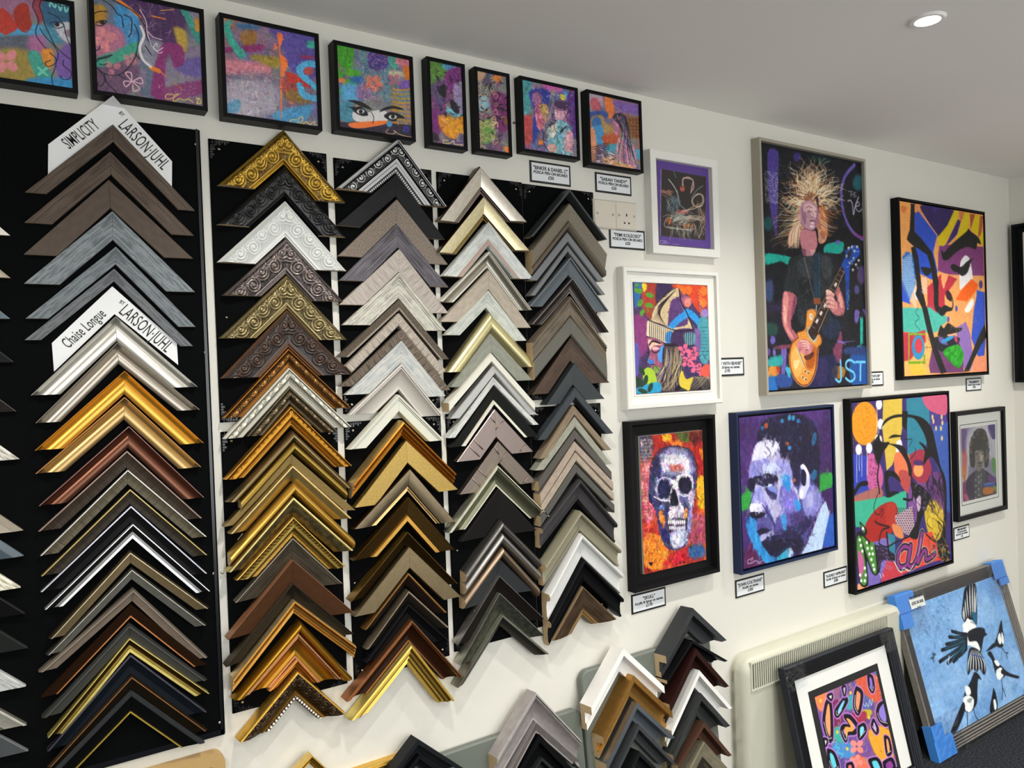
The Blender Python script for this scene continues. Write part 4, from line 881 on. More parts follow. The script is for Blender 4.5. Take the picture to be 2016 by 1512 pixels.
def art_top2(A):
    A.crop(400, 0, .21825); A.clouds(['5c4c96', '8a6a8a', '6a6a98', '906a70'], 4, 3)
    A.P('5a4a9c', '600,230 1030,330 1040,700 800,640 700,420', soft=25); A.P('b07058', '170,140 420,180 300,250 180,200', soft=18); A.P('3a6a98', '300,200 500,230 480,270 320,260', soft=18); A.P('9a6a30', '330,300 470,280 470,400 380,430', soft=16); A.P('8a2a6a', '180,430 520,400 520,460 190,470', soft=8); A.P('a08a30', '420,500 680,520 690,600 560,600', soft=18)
    A.P('d08090', '190,540 560,580 620,700 500,720 200,650', soft=20); A.P('7a7088', '190,700 700,700 760,1000 200,1040', soft=35); A.P('b8b0c0', '210,740 640,760 660,1010 220,1020', soft=30, a=.75); A.P('4a98c8', '640,1020 860,960 1000,960 880,1120 660,1080', soft=14); A.P('4a90b8', '205,940 330,900 320,1010 210,1010', soft=10)
    A.P('3fa898', '175,230 210,180 260,190 250,260 300,380 380,470 360,530 310,500 220,370', soft=3); A.P('3fb0a0', '930,380 1010,370 1015,430 940,430', soft=6)
    A.P('c83228', '740,640 880,690 990,740 990,790 820,760 760,700', soft=4); A.P('c83228', '700,700 860,740 860,860 740,850', soft=14, a=.7); A.P('8a6a30', '760,810 960,860 960,930 760,900', soft=20); A.P('8a2a5a', '880,500 1020,510 1020,530 890,530', soft=4)
    A.S('4fb0e0', 62, '1030,590 950,575 870,620 890,680 960,740 1030,800', sm=1); A.S('4fb0e0', 62, '870,770 900,850 960,880 1030,890'); A.E('c0504a', 950, 640, 45, 38); A.S('3a3050', 5, '950,540 965,700 970,920', a=.6)
    A.P('ff7a38', '668,300 715,310 712,380 695,430 700,490 740,520 765,590 740,640 718,690 700,700 695,560 680,420'); A.S('ff7a38', 12, '700,690 705,840 706,1060'); A.S('f07a50', 6, '715,700 760,840 806,965'); A.E('ff7a38', 652, 420, 14, 26)
    A.splat('e0a8a8', 60, '190,580 640,1000', 2, 14, .45); A.splat('f4ece4', 110, '200,560 680,1050', 1, 4, .7); A.splat('3a3060', 60, '200,620 680,1050', 1, 5, .6); A.splat('e06030', 40, '700,800 1030,960', 1, 4)
    A.brush(900, 9, 3, .1); A.S('e0c080', 10, '840,1080 790,1085 800,1110 880,1110 900,1060 860,1070 880,1130 930,1100 960,1125 985,1105'); A.S('e0c080', 8, '995,1100 1010,1098 1000,1125 1030,1122')
    A.strokes(['a08aa0', '4a3a80', 'c0a8b0'], 50, '450,220 760,560', (20, 70), (2, 6), (0, 180), .4); A.paint(.07)
def art_top3(A):
    A.crop(400, 0, .21825); A.clouds(['5c6a8c', '8a7088', '5a8a9a', '907060'], 4, 4)
    A.P('3f9a20', '1200,390 1350,430 1340,600 1270,620 1210,540', soft=4); A.P('4aa028', '1280,620 1410,640 1410,680 1290,680'); A.P('4aa028', '1215,600 1260,650 1260,700 1215,690'); A.P('4aa028', '1270,720 1380,720 1370,780 1280,775'); A.P('4aa028', '1215,790 1300,810 1330,860 1215,840')
    A.P('e8843a', '1220,710 1280,712 1275,745 1225,745', soft=3); A.P('5aa8d8', '1250,760 1400,770 1420,920 1260,900', soft=20); A.P('2a6ab0', '1330,690 1440,690 1430,750 1340,740', soft=4); A.P('8a6a98', '1390,780 1500,760 1520,880 1400,900', soft=18); A.P('4a90a8', '1230,930 1360,950 1350,1090 1240,1080', soft=10)
    A.P('4a3a88', '1500,470 1650,490 1660,600 1560,640 1490,580', soft=5); A.P('45a090', '1680,500 1760,530 1750,620 1690,600', soft=8); A.P('d0788a', '1740,520 1860,540 1850,600 1760,590', soft=10); A.P('e07a28', '1810,600 1865,610 1865,710 1820,700', soft=5); A.P('c8c0a0', '1680,640 1800,650 1800,690 1690,690', soft=12); A.P('7a58a8', '1760,740 1875,730 1880,810 1780,800', soft=8)
    for k in range(9): A.S('d0982a', 17, [(1715, 800 + k * 38), (1790, 815 + k * 38), (1880, 800 + k * 42)], a=.9)
    A.P('2a2038', '1225,1100 1880,1130 1885,1230 1235,1170', soft=4); A.flower('e87a60', 1540, 750, 80, 5, 10, .9, 3); A.flower('c8687a', 1720, 720, 60, 4, 40, .7, 3)
    A.brush(900, 8, 3, .1); A.P('e4e0e0', '1350,1010 1420,1040 1530,1000 1640,1000 1680,1060 1620,1100 1380,1095'); A.P('ff8038', '1320,1110 1500,1095 1650,1090 1640,1120 1450,1155 1340,1150')
    A.P('0c0e14', '1305,905 1400,910 1480,950 1520,990 1440,965 1360,930'); A.P('0c0e14', '1590,1010 1640,970 1720,955 1800,980 1790,990 1700,980'); A.P('0c0e14', '1290,965 1380,965 1430,965 1490,1035 1430,1045 1370,1010 1330,975'); A.E('e8e8e8', 1420, 1005, 34, 20); A.E('0c0e14', 1422, 1006, 18, 18)
    A.P('0c0e14', '1630,1045 1690,1010 1770,1030 1820,1065 1750,1070 1740,1095 1680,1085'); A.E('e0e0e0', 1710, 1055, 36, 20); A.E('0c0e14', 1712, 1052, 18, 18); A.S('14161c', 7, '1515,1010 1540,1060 1530,1110')
    A.E('3a3088', 1830, 1165, 30, 32); A.E('4a98c8', 1680, 1120, 26, 26)
    A.strokes(['201838', 'd8d0d8', '8a78b0', 'e08050'], 120, '1420,440 1700,900', (14, 50), (3, 6), (0, 180), .7, .6); A.S('d8b080', 7, '1670,1165 1650,1195 1700,1210 1740,1190 1720,1180 1780,1215 1870,1240'); A.paint(.06)
def art_top4(A):
    A.crop(820, 90, .22817); A.clouds(['7a3a80', '5a4a78', '804a70'], 3, 5)
    A.P('5a8a3a', '100,120 260,150 300,240 180,300 110,330', soft=14); A.P('4a90b8', '220,150 330,170 320,210 240,200', soft=14); A.P('7a2a78', '250,230 400,180 410,330 300,400', soft=16); A.P('2a2030', '110,740 180,760 190,820 125,830'); A.P('7a2a78', '130,560 200,560 230,720 140,740', soft=14)
    A.P('e08a28', '190,610 260,600 300,650 400,610 400,700 330,800 260,780 200,700', soft=6); A.flower('f0a020', 330, 700, 100, 5, 20, .9, 5); A.E('e8a058', 235, 640, 60, 14, 40)
    A.P('7ac8e0', '255,530 330,560 390,600 340,610 270,575'); A.P('9a8ab0', '320,350 400,320 405,570 350,560', soft=4)
    A.P('15101c', '200,350 250,340 250,450 220,440 190,400', tex=.1); A.P('15101c', '290,470 330,480 370,560 350,590 300,540'); A.strokes(['15101c', '2a1a30'], 40, '170,200 400,620', (15, 55), (6, 14), (0, 180), .9); A.strokes(['c8a8d8', '9a78b8'], 36, '320,330 405,560', (10, 26), (2, 4), (0, 180), .8, .8)
    A.brush(500, 8, 3, .12); A.S('e0c080', 9, '270,820 235,815 235,845 290,840 320,820 330,850 400,855'); A.paint(.07)
def art_top5(A):
    A.crop(820, 90, .22817); A.clouds(['6a3a70', '804a68', '5a4a68'], 3, 6)
    A.P('c8a080', '515,215 600,235 560,300 520,290', soft=10); A.P('3a5a78', '600,240 660,250 640,300', soft=10); A.P('e08030', '660,260 730,260 720,310 670,300', soft=8); A.P('7ab8d8', '530,460 600,440 620,540 550,570', soft=12); A.P('6a9a4a', '545,660 640,640 680,790 580,850 550,780', soft=12); A.P('7a2a68', '640,420 780,440 790,720 690,700', soft=12); A.P('7a4a28', '740,600 790,640 780,690', soft=8); A.P('ff8a38', '760,870 800,880 800,930 770,920', soft=4)
    A.strokes(['18141c'], 40, '520,280 790,900', (30, 90), (8, 16), (0, 180), .85)
    for _ in range(46): x, y = A.r.uniform(525, 700), A.r.uniform(260, 890); r = A.r.uniform(12, 26); A.S('e0b888', 5, [(x + r * math.cos(q), y + r * math.sin(q)) for q in np.linspace(0, 6.3, 9)], a=.9)
    A.brush(300, 6, 2, .12, a=.5); A.S('e8d090', 8, '650,650 690,665 650,690 695,660 700,700'); A.strokes(['e0b888', 'd8c8e0'], 20, '600,300 790,880', (14, 40), (3, 5), (0, 180), .8, .8); A.paint(.07)
def art_top6(A):
    A.crop(820, 90, .22817); A.clouds(['7a4a90', '5a6aa0', '8a5a88', '6a5a80'], 4, 7)
    A.P('4a9aa0', '905,290 990,320 980,560 930,700 915,500', soft=12); A.P('c04a48', '920,620 1000,620 990,820 940,860', soft=12); A.P('2a3a98', '970,400 1090,370 1160,420 1150,560 1050,760 1010,840 1000,700 1010,560', soft=4); A.P('d060b0', '1080,310 1250,350 1240,400 1120,370', soft=10); A.P('e0c830', '1240,420 1290,430 1280,470 1245,460', soft=4); A.P('4aa8d8', '1270,390 1330,430 1300,470', soft=8); A.P('5a2a80', '1300,420 1390,450 1390,800 1330,700', soft=14); A.E('f08028', 1075, 835, 22, 26)
    A.P('a86a98', '1000,410 1060,400 1080,470 1040,520 1005,480'); A.P('d07090', '1020,530 1100,500 1140,540 1100,700 1050,720', tex=.2); A.P('c0a060', '1060,520 1130,520 1110,650')
    A.P('c88aa8', '1190,500 1240,470 1300,500 1300,600 1260,680 1210,650 1190,580', tex=.25); A.P('4a2a58', '1190,500 1240,465 1310,500 1290,560 1220,540'); A.P('f0b0c0', '1195,570 1240,600 1230,640 1200,620')
    A.P('7ab0c0', '1140,700 1250,640 1340,730 1350,900 1290,970 1150,930 1130,830', tex=.3); A.P('e0d8c8', '1140,690 1200,660 1210,740 1160,800', tex=.3); A.P('e0a0b0', '1290,740 1350,760 1350,900 1280,900', tex=.3); A.P('181020', '1140,680 1200,660 1140,705'); A.S('181020', 14, '1240,745 1290,700'); A.P('e8a898', '1130,860 1190,850 1210,910 1150,920')
    for t in ('1170,380 1150,480 1140,600 1120,760', '1185,390 1170,500 1155,600 1140,700', '1220,370 1170,400'): A.S('e0c8a0', 9, t); A.S('181020', 3, t)
    A.brush(900, 7, 2.5, .16)
    for t in ('1190,560 1170,630 1210,650', '1240,460 1200,480 1185,560', '1310,500 1300,590 1270,650', '1180,540 1260,560', '1130,700 1090,800 1130,900 1200,930', '1200,650 1190,720 1240,760 1290,700 1350,750 1350,900', '1000,410 1040,395 1080,460', '1010,480 1050,530', '1080,720 1100,780 1090,830'): A.S('140c18', 5, t)
    A.strokes(['e8e0f0', 'e0a0d0', '140c18', '60c0d0', 'e0c060'], 120, '1060,380 1360,960', (12, 50), (2, 5), (0, 180), .75, .6); A.splat('f4e8f8', 60, '1290,800 1390,970', 1, 4); A.paint(.05)
def art_top7(A):
    A.crop(820, 90, .22817); A.clouds(['7a5a9a', '6a6a90', '8a6a88', 'a06a60'], 4, 8)
    A.P('b0a0b0', '1485,400 1600,440 1600,520 1490,500', soft=14); A.P('c05a6a', '1500,470 1560,450 1590,540 1520,560', soft=8); A.P('e87a38', '1620,440 1700,480 1700,600 1650,620', soft=10); A.P('7a58a8', '1700,470 1930,520 1930,600 1760,560', soft=16); A.P('2a4a90', '1495,570 1640,570 1640,620 1500,640', soft=6); A.P('b08a50', '1510,620 1600,600 1640,680 1700,700 1680,780 1540,700', soft=10); A.E('2f68a8', 1555, 665, 42, 52); A.P('3f90c8', '1490,720 1600,690 1610,850 1540,830', soft=5); A.P('c0562e', '1600,780 1740,760 1730,870 1640,870', soft=12); A.P('8a5a30', '1800,640 1930,620 1930,780 1840,790', soft=10)
    for i in range(6):
        for j in range(4): A.E('5a3018', 1840 + j * 28, 640 + i * 28, 9, 8)
    A.P('3f98b0', '1640,860 1760,850 1740,930 1640,920', soft=8); A.P('e09068', '1490,730 1540,740 1550,980 1500,980', soft=5); A.P('5aa8c8', '1880,900 1940,900 1940,980 1880,970', soft=8)
    A.P('c07a98', '1700,620 1740,590 1760,640 1740,760 1710,760 1700,700', tex=.2); A.P('c88aa0', '1740,800 1860,840 1900,1000 1880,1060 1740,1020', tex=.25); A.P('d8a070', '1640,950 1760,1000 1880,1060 1760,1060 1600,1000', tex=.2)
    A.P('3a2238', '1690,610 1740,580 1800,600 1830,700 1850,850 1880,980 1840,900 1780,760 1740,680', tex=.2)
    for k, c in enumerate(('14101c', '5ac0a8', 'c04a5a', '14101c', '4a68c0', 'e0a0b0', '14101c', '5a2a60', '7ac0d0', '14101c')): A.S(c, 7, [(1720 + k * 8, 600 + k * 3), (1780 + k * 6, 720 + k * 8), (1750 + k * 12, 880), (1740 + k * 17, 1020)])
    for k in range(8): A.S('14101c', 6, [(1500, 880 + k * 22), (1580, 860 + k * 16), (1660, 835 + k * 20)])
    A.brush(700, 7, 2.5, .12, a=.6); A.strokes(['e8e0e8', '14101c', 'c8b8d0'], 70, '1560,900 1720,1040', (16, 44), (3, 7), (-40, 40), .85); A.splat('f0e8ee', 30, '1490,560 1930,1050', 1, 3); A.paint(.05)
def art_drummer(A):
    A.im[:] = rgb('5f4590'); A.crop(1160, 280, .15873)
    A.P('55557a', '890,325 1450,425 1452,1225 880,1165', sm=False, soft=4, a=.5); A.P('3a3433', '898,332 1448,430 1440,1218 885,1160', sm=False); A.S('d8d0d0', 4, '890,340 884,1158', sm=False)
    A.S('5a9a98', 9, '1045,360 1075,440'); A.S('d0d8d8', 12, '985,460 1040,530 1080,600 1110,690'); A.S('8a9aa0', 11, '1090,600 1110,700 1130,780 1190,830'); A.S('7a98a0', 9, '1410,540 1330,600 1270,690')
    for k in range(5): A.S(['d0a890', 'e0c0a0', 'b09080', '9a8ab8', 'e8d0b0'][k], 7, [(1170 - k * 4, 540), (1165, 470 - k * 6), (1220, 430 + k * 5), (1285, 470), (1300 - k * 8, 560), (1260, 620 + k * 3)])
    for k in range(5): A.S(['c8b8a0', 'a8a090', 'd8d0c0', '8a8478', 'e0c8a0'][k], 6, [(1290 + k * 5, 790), (1270 + k * 3, 720), (1330, 660 - k * 4), (1400 - k * 3, 650), (1425 - k * 5, 720), (1390, 790), (1320, 800)])
    A.strokes(['e05a4a', 'e87a6a'], 22, '1130,560 1180,600', (20, 50), (5, 10), (40, 110)); A.strokes(['e05a6a', 'f07a7a'], 34, '1080,840 1230,890', (20, 60), (5, 9), (-50, 60)); A.strokes(['e07a50', 'd05a48', 'c0a050'], 26, '970,930 1030,1010', (30, 80), (4, 8), (80, 110)); A.strokes(['e07a50', 'c8a060', 'd05a48'], 34, '1160,1020 1300,1060', (30, 70), (4, 8), (70, 100))
    A.strokes(['d8907a', 'e8b090'], 14, '900,600 1020,650', (50, 120), (4, 8), (15, 45)); A.strokes(['5a8aa0', '7aa0b0', 'c0b0a0'], 60, '980,680 1120,860', (30, 120), (3, 7), (60, 110))
    A.strokes(['e8e4d8', 'c8c0b0', 'a09a90'], 40, '1050,920 1240,1000', (60, 170), (3, 8), (-45, -20)); A.strokes(['c8c8b8', '8aa098'], 26, '960,880 1320,940', (60, 180), (3, 7), (-10, 20)); A.S('c8d0c8', 7, '955,950 955,1055 1290,1080 1300,1010'); A.S('c0c0b0', 7, '970,1045 1280,1100')
    A.strokes(['c8c8c0', '9ab0b0', 'e0c8a0'], 40, '1000,1040 1420,1160', (40, 160), (3, 6), (70, 110)); A.strokes(['e0b8a0', 'c0a888'], 24, '1350,780 1430,1100', (60, 170), (4, 7), (60, 110)); A.S('c8a880', 9, '1160,870 1290,800 1390,760'); A.S('e0d8c0', 8, '1150,850 1280,830 1400,780'); A.strokes(['c0a090', 'e0d0c0'], 22, '1210,930 1400,960', (60, 140), (4, 8), (-12, 12)); A.S('e8e4e0', 6, '1380,1130 1360,1190')
    A.S('c0b0d8', 5, '900,1260 870,1245 900,1220 960,1230 910,1250 990,1250'); A.S('b0a0cc', 5, '1040,1262 1120,1270', a=.7)
def art_guitar(A):
    A.im[:] = rgb('14141c'); A.crop(1460, 250, .15873); A.clouds(['1c1c28', '10141c'], 3, 9)
    A.P('4a3a8a', '325,320 450,300 455,560 440,1330 400,1240 340,900', soft=6); A.E('3a2f78', 690, 370, 45, 55, soft=14); A.E('1f5a66', 1450, 690, 70, 100, soft=24); A.E('1a6068', 330, 1200, 60, 90, soft=24, a=.7); A.P('13302f', '870,350 1100,400 1060,460 900,430', soft=25)
    A.S('5a4a98', 50, '1400,470 1290,600 1240,760 1245,950 1290,1140 1380,1300 1500,1390', soft=6); A.S('7a3a78', 40, '1380,1300 1450,1360 1520,1370', soft=8, a=.8)
    A.splat('e8e8f0', 420, '280,540 460,960', .8, 3.2, .8); A.splat('c8d0c8', 260, '430,450 720,760', .8, 2.6, .6)
    A.S('8a8a90', 5, '1320,795 1345,795', sm=False)
    for t in ('1325,800 1380,800', '1350,800 1352,860', '1362,855 1362,810', '1362,832 1385,830', '1385,810 1387,865', '1395,812 1420,812', '1397,812 1399,862 1422,862', '1398,836 1418,836'): A.S('74747c', 5, t, sm=False)
    A.S('8f8aa0', 15, '1320,920 1350,910 1375,960 1388,1085 1410,980 1450,870'); A.S('8f8aa0', 10, '1420,985 1460,970 1450,930 1425,950 1420,1010 1455,1050 1490,1020'); A.S('8f8aa0', 9, '1497,930 1500,1060')
    # second crop for the lower half
    A.crop(1460, 480, .205)
    A.P('19a090', '222,95 400,110 520,150 520,190 440,200 380,170 225,200', soft=2); A.P('18a898', '790,40 830,0 970,-20 975,60 940,95 860,90 800,100', soft=2); A.P('6a58b0', '905,-30 940,-32 940,-5 905,-5', soft=2)
    A.E('3a4a78', 265, 450, 45, 110, soft=18, a=.8); A.P('2a2040', '220,580 380,590 380,640 225,640', soft=18); A.P('1c4a40', '240,760 340,780 330,880 250,860', soft=18, a=.8); A.E('4a3a68', 1150, 300, 40, 90, soft=20); A.E('4a4a80', 1108, 440, 25, 45, soft=10); A.P('6a58a8', '1090,640 1130,650 1120,740 1090,760', soft=3); A.P('5a4a98', '1165,630 1195,640 1190,700', soft=4)
    A.P('19a898', '1138,705 1166,706 1165,960 1140,975', sm=False); A.P('17808a', '1110,980 1190,1000 1190,1100 1090,1090', soft=8); A.P('1f4f98', '1050,1060 1210,1040 1215,1340 1060,1350', soft=12); A.P('2a3a70', '1000,1000 1200,990 1200,1060 1000,1060', soft=16)
    A.P('6a58a8', '380,1010 430,1010 425,1180 400,1330 375,1300 385,1150', soft=2); A.P('7a3a50', '320,985 470,965 470,1000 330,1010', soft=2); A.P('7a3a58', '880,880 960,850 955,1120 890,1110', soft=3); A.P('7a68c0', '910,930 1000,940 1095,930 1000,950 990,970'); A.P('6a58b0', '700,1010 830,1010 820,1030 720,1030'); A.E('6a58b0', 300, 925, 24, 40, soft=4); A.E('5a4a98', 255, 1040, 18, 40, soft=5); A.E('7a68b8', 315, 1040, 14, 40, soft=3)
    A.P('2fa0a0', '250,1110 380,1070 385,1170 260,1180', soft=14); A.P('d88a38', '255,1190 350,1185 345,1280 260,1285', soft=8); A.P('a84030', '330,1185 370,1185 360,1270', soft=8); A.P('1f6ab8', '245,1290 350,1280 340,1410 250,1400', soft=6); A.P('2a4a90', '340,1260 480,1270 470,1370 340,1370', soft=8); A.P('38b0d0', '420,1190 470,1200 460,1290', soft=6); A.P('9a6a28', '875,1180 990,1190 980,1280 880,1290', soft=6); A.P('8a3a78', '720,1120 830,1140 800,1340 720,1340', soft=12, a=.8); A.P('1a2050', '650,1100 900,1080 890,1380 640,1380', soft=20, a=.8)
    # trousers, shirt
    A.P('141822', '600,600 940,640 940,860 880,1000 760,1080 640,900', soft=3); A.P('1c2840', '780,700 930,740 940,860 840,920 770,830', soft=8)
    A.P('22272c', '500,130 620,85 840,90 880,160 900,400 860,560 830,780 600,790 540,700 530,480 410,460 430,280 460,150')
    A.P('3a4046', '540,170 640,120 690,130 680,300 600,320 540,260', soft=14, a=.7); A.P('12151a', '560,330 690,360 690,520 600,600 560,480', soft=14, a=.7); A.P('4a5056', '760,130 850,140 860,300 790,330', soft=12, a=.6)
    A.strokes(['3c4248', '14171b', '50565c'], 70, '520,150 880,760', (30, 110), (6, 16), (20, 160), .5)
    A.P('0f1216', '410,455 530,480 525,500 420,480', a=.6)
    # neck and face
    A.P('b07a84', '570,-70 700,-70 710,70 660,115 600,110 580,60'); A.P('d8a0a0', '660,-70 700,-60 705,70 665,110', soft=5); A.P('7a4a60', '575,-60 610,-60 620,100 590,100', soft=6)
    # arms
    A.P('b0606a', '410,460 525,500 515,620 470,760 530,870 620,930 560,990 480,940 400,790 388,640'); A.P('d88a88', '410,470 450,500 440,680 440,780 500,900 470,900 410,790 395,640', soft=6); A.P('7a3a58', '500,520 525,510 510,640 480,700', soft=5); A.P('f0b0a0', '400,600 425,610 430,740 410,740', soft=6)
    A.P('b86a70', '930,395 985,560 985,660 940,690 880,670 860,620 920,560 900,460'); A.P('e09a90', '940,470 975,570 960,620 930,560', soft=5); A.P('8a4a58', '890,560 940,560 930,600 890,610', soft=5); A.P('d88c88', '810,560 850,520 900,540 925,590 900,640 860,640', tex=.15)
    A.brush(2200, 10, 3.5, .07, (20, 160), .5)
    # guitar body
    A.P('7a3a10', '625,650 680,625 725,660 720,760 660,800 620,850 700,930 730,850 770,900 770,960 740,1010 720,1200 670,1330 600,1370 520,1320 465,1200 455,1060 480,950 540,900 530,850 600,820 615,740')
    A.P('e0923a', '632,655 680,632 715,665 712,755 650,800 620,840 690,945 735,870 760,905 762,960 725,1005 708,1195 660,1318 600,1355 528,1308 476,1195 466,1065 490,960 548,905 540,858 608,826 624,740'); A.P('f4b860', '480,1060 560,960 600,1100 560,1260 510,1260', soft=16, a=.8); A.P('b0581c', '640,1000 720,1000 690,1190 620,1180', soft=18); A.P('f0d090', '500,1130 560,1120 520,1210', soft=3); A.P('5a2818', '600,1080 690,1040 680,1090 630,1120', soft=5)
    A.S('f0b8a0', 5, '625,650 680,625 725,660 720,760', a=.7); A.S('e0a080', 6, '455,1060 465,1200 520,1320 600,1370 670,1330 720,1200 740,1010')
    A.P('b8b0a0', '625,850 660,790 730,880 690,950'); A.P('18161a', '640,850 662,815 712,880 688,925')
    for k in range(6): A.S('b8b4ac', 3, [(648 + k * 9, 835 + k * 13), (668 + k * 8, 822 + k * 12)])
    A.P('e8dcc0', '650,680 672,668 685,700 672,735 655,720'); A.P('b0a080', '662,690 676,690 672,715')
    A.P('2c1a18', '660,800 955,225 990,255 740,850 700,880'); A.S('e8c8a0', 5, '735,850 990,255'); A.S('c8a888', 4, '660,800 955,222')
    for k in range(13): t = k / 12; x, y = 690 + 275 * t, 800 - 540 * t; A.S('b0a8a0', 3.5, [(x - 17, y - 12), (x + 19, y + 12)])
    for t in (.08, .22, .36, .5, .74): x, y = 700 + 270 * t, 790 - 530 * t; A.P('d8d4d0', [(x - 14, y + 2), (x + 4, y - 32), (x + 20, y - 16), (x + 2, y + 20)], sm=False)
    A.P('1a4ab0', '960,210 990,130 1010,60 1080,10 1130,40 1135,100 1080,170 1040,230 1035,370 1000,370 990,260'); A.P('1c3f90', '1000,370 1035,380 1030,560 1015,640 1005,560', soft=2)
    A.P('2a2a30', '1010,110 1040,60 1060,70 1030,150', soft=3)
    for x, y in ((1008, 118), (1030, 40), (1062, 30), (1075, 140), (1085, 70), (1110, 30), (1125, 160), (1100, 200), (1070, 250), (1042, 185)): A.E('d8d8d0', x, y, 11, 13); A.E('5a5a58', x + 3, y + 3, 4, 5)
    A.splat('8ad0e0', 30, '1005,400 1040,640', 2, 5); A.strokes(['9ac8e8', '0c2450'], 26, '990,40 1120,240', (12, 36), (4, 8), (0, 180), .8)
    A.P('1c3448', '695,90 750,80 755,520 690,520', sm=False); A.S('5a7080', 3, '745,90 750,520'); A.P('8a4a28', '690,520 755,520 760,580 695,580', sm=False); A.S('b8b0a8', 3, '600,130 690,500'); A.S('e8e8e8', 9, '720,590 715,640')
    # hands
    for k in range(4): A.P('e0a098', [(812, 470 + k * 40), (850, 455 + k * 42), (890, 480 + k * 42), (885, 510 + k * 40), (845, 495 + k * 40), (815, 500 + k * 38)], tex=.1); A.S('6a2a40', 4, [(818, 505 + k * 38), (850, 500 + k * 40), (885, 515 + k * 40)])
    A.P('f0c0b0', '810,445 835,440 870,460 850,480 815,470')
    A.P('c87a80', '530,950 600,915 660,950 690,1000 650,1060 590,1060 540,1010', tex=.15)
    for k in range(4): A.S('eab0a8', 15, [(565 + k * 15, 935 + k * 22), (620 + k * 8, 935 + k * 24), (655 - k * 4, 965 + k * 26)]); A.S('6a2a48', 4, [(570 + k * 15, 950 + k * 22), (620 + k * 8, 952 + k * 24), (650 - k * 4, 982 + k * 26)])
    A.S('c8c0b0', 16, '535,1015 600,1180'); A.S('3a2a28', 5, '545,1015 605,1170')
    for x, y in ((608, 1222), (637, 1240), (585, 1280), (615, 1300)): A.E('e8c890', x, y, 15, 17); A.E('4a2a10', x + 3, y + 2, 8, 9)
    for t in ('950,1120 955,1290 935,1325 905,1300', '1085,1140 1040,1115 1005,1140 1010,1195 1075,1235 1085,1290 1045,1322 1000,1290', '1100,1135 1185,1135', '1143,1140 1140,1310'): A.S('6ac0e8', 27, t, sm='1185' not in t)
    # hair and face in the upper crop
    A.crop(1460, 250, .15873)
    A.P('c88a70', '690,1010 800,900 930,900 1000,980 1060,1200 1050,1400 960,1440 930,1250 740,1280 620,1480 580,1400 640,1200', tex=.25)
    cx, cy = 860, 930
    rr = np.random.default_rng(5)
    A.E('6a4434', 850, 800, 190, 210, 0, .75, 40); A.E('a87850', 850, 860, 130, 120, 0, .7, 30)
    for k in range(190):
        th = math.radians(rr.uniform(165, 378)); R = rr.uniform(260, 560); sx = .78
        ux, uy = math.cos(th) * sx, math.sin(th); nxx, nyy = -uy, ux; q = rr.uniform(25, 75) * (1 if rr.random() < .5 else -1); ph = rr.uniform(.7, 1.2)
        pt = [(860 + 60 * ux, 930 + 40 * uy)]
        for m_, sg in ((.3, .5), (.5, -.6 * ph), (.72, .9), (.88, -.5), (1.0, -1.1)): pt.append((860 + R * m_ * ux + nxx * q * sg, 930 + R * m_ * uy + nyy * q * sg))
        A.S(['e8d8b0', 'd8b890', 'b06a44', '8a5038', 'f0e4c8', '7a5a40', '4a2a24', 'c87038', 'e8dcc0', '2a1c1c'][rr.integers(10)], rr.uniform(12, 30), pt, .85, taper=2)
    for k in range(60):
        x = rr.uniform(400, 700); A.S(['e8d8b0', 'c89a60', 'f0e4c8', '6a4a30'][rr.integers(4)], rr.uniform(7, 15), [(740, 1000 + k * 6), (640, 1040 + k * 6), (x, 1000 + k * 8), (x - 60, 1050 + k * 8)], .8, taper=2)
    for k in range(40): A.S(['d07838', 'e8a060', 'b05030', 'f0e0c0'][rr.integers(4)], rr.uniform(7, 15), [(990, 960 + k * 9), (1060, 1040 + k * 8), (1090 + rr.uniform(-30, 100), 1090 + k * 7)], .85, taper=2)
    for k in range(40): x = rr.uniform(590, 720); A.S(['e8c8a0', 'e07a48', 'a05a50', 'f0e4d0'][rr.integers(4)], rr.uniform(8, 16), [(720, 1180), (x, 1320), (x - 10, 1500)], .8, taper=1)
    A.S('6a5ab0', 46, '1400,470 1290,600 1240,760 1245,950 1290,1140 1380,1300 1500,1390', soft=5, a=.75); A.S('8a3a80', 36, '1380,1300 1450,1360 1520,1370', soft=6, a=.8)
    for t in ('1325,800 1380,800', '1350,800 1352,862', '1362,812 1362,866', '1362,838 1387,838', '1388,812 1390,868', '1422,814 1398,814 1400,866 1424,866', '1400,840 1420,840'): A.S('8f8f98', 7, t, sm=False)
    A.S('a8a2b8', 17, '1320,920 1350,910 1375,960 1388,1085 1410,980 1450,870'); A.S('a8a2b8', 12, '1420,985 1460,970 1450,930 1425,950 1420,1010 1455,1050 1490,1020'); A.S('a8a2b8', 11, '1500,930 1503,1060')
    A.splat('e8e8f0', 260, '280,540 460,960', .8, 3, .8)
    for k in range(70):
        th = math.radians(rr.uniform(178, 362)); R = rr.uniform(330, 600); ux, uy = math.cos(th) * .74, math.sin(th); q = rr.uniform(20, 60) * (1 if k % 2 else -1)
        A.S(['f4ead0', 'e8d8b0', 'fff4dc', 'd8b078'][k % 4], rr.uniform(7, 15), [(860 + R * m_ * ux - uy * q * sg, 930 + R * m_ * uy + ux * q * sg) for m_, sg in ((.35, 0), (.55, .7), (.75, -.6), (.9, .6), (1.02, -.4))], .95, taper=2)
    A.P('c090a0', '740,960 800,915 880,920 940,1000 950,1130 930,1230 880,1280 800,1270 740,1200 715,1080'); A.P('e8c0c0', '860,960 940,1020 940,1100 890,1120 850,1040', soft=8); A.P('8a5a78', '740,1010 790,1000 800,1180 770,1200', soft=10, a=.7); A.P('c8808a', '740,1280 880,1290 920,1300 930,1500 750,1500', soft=3)
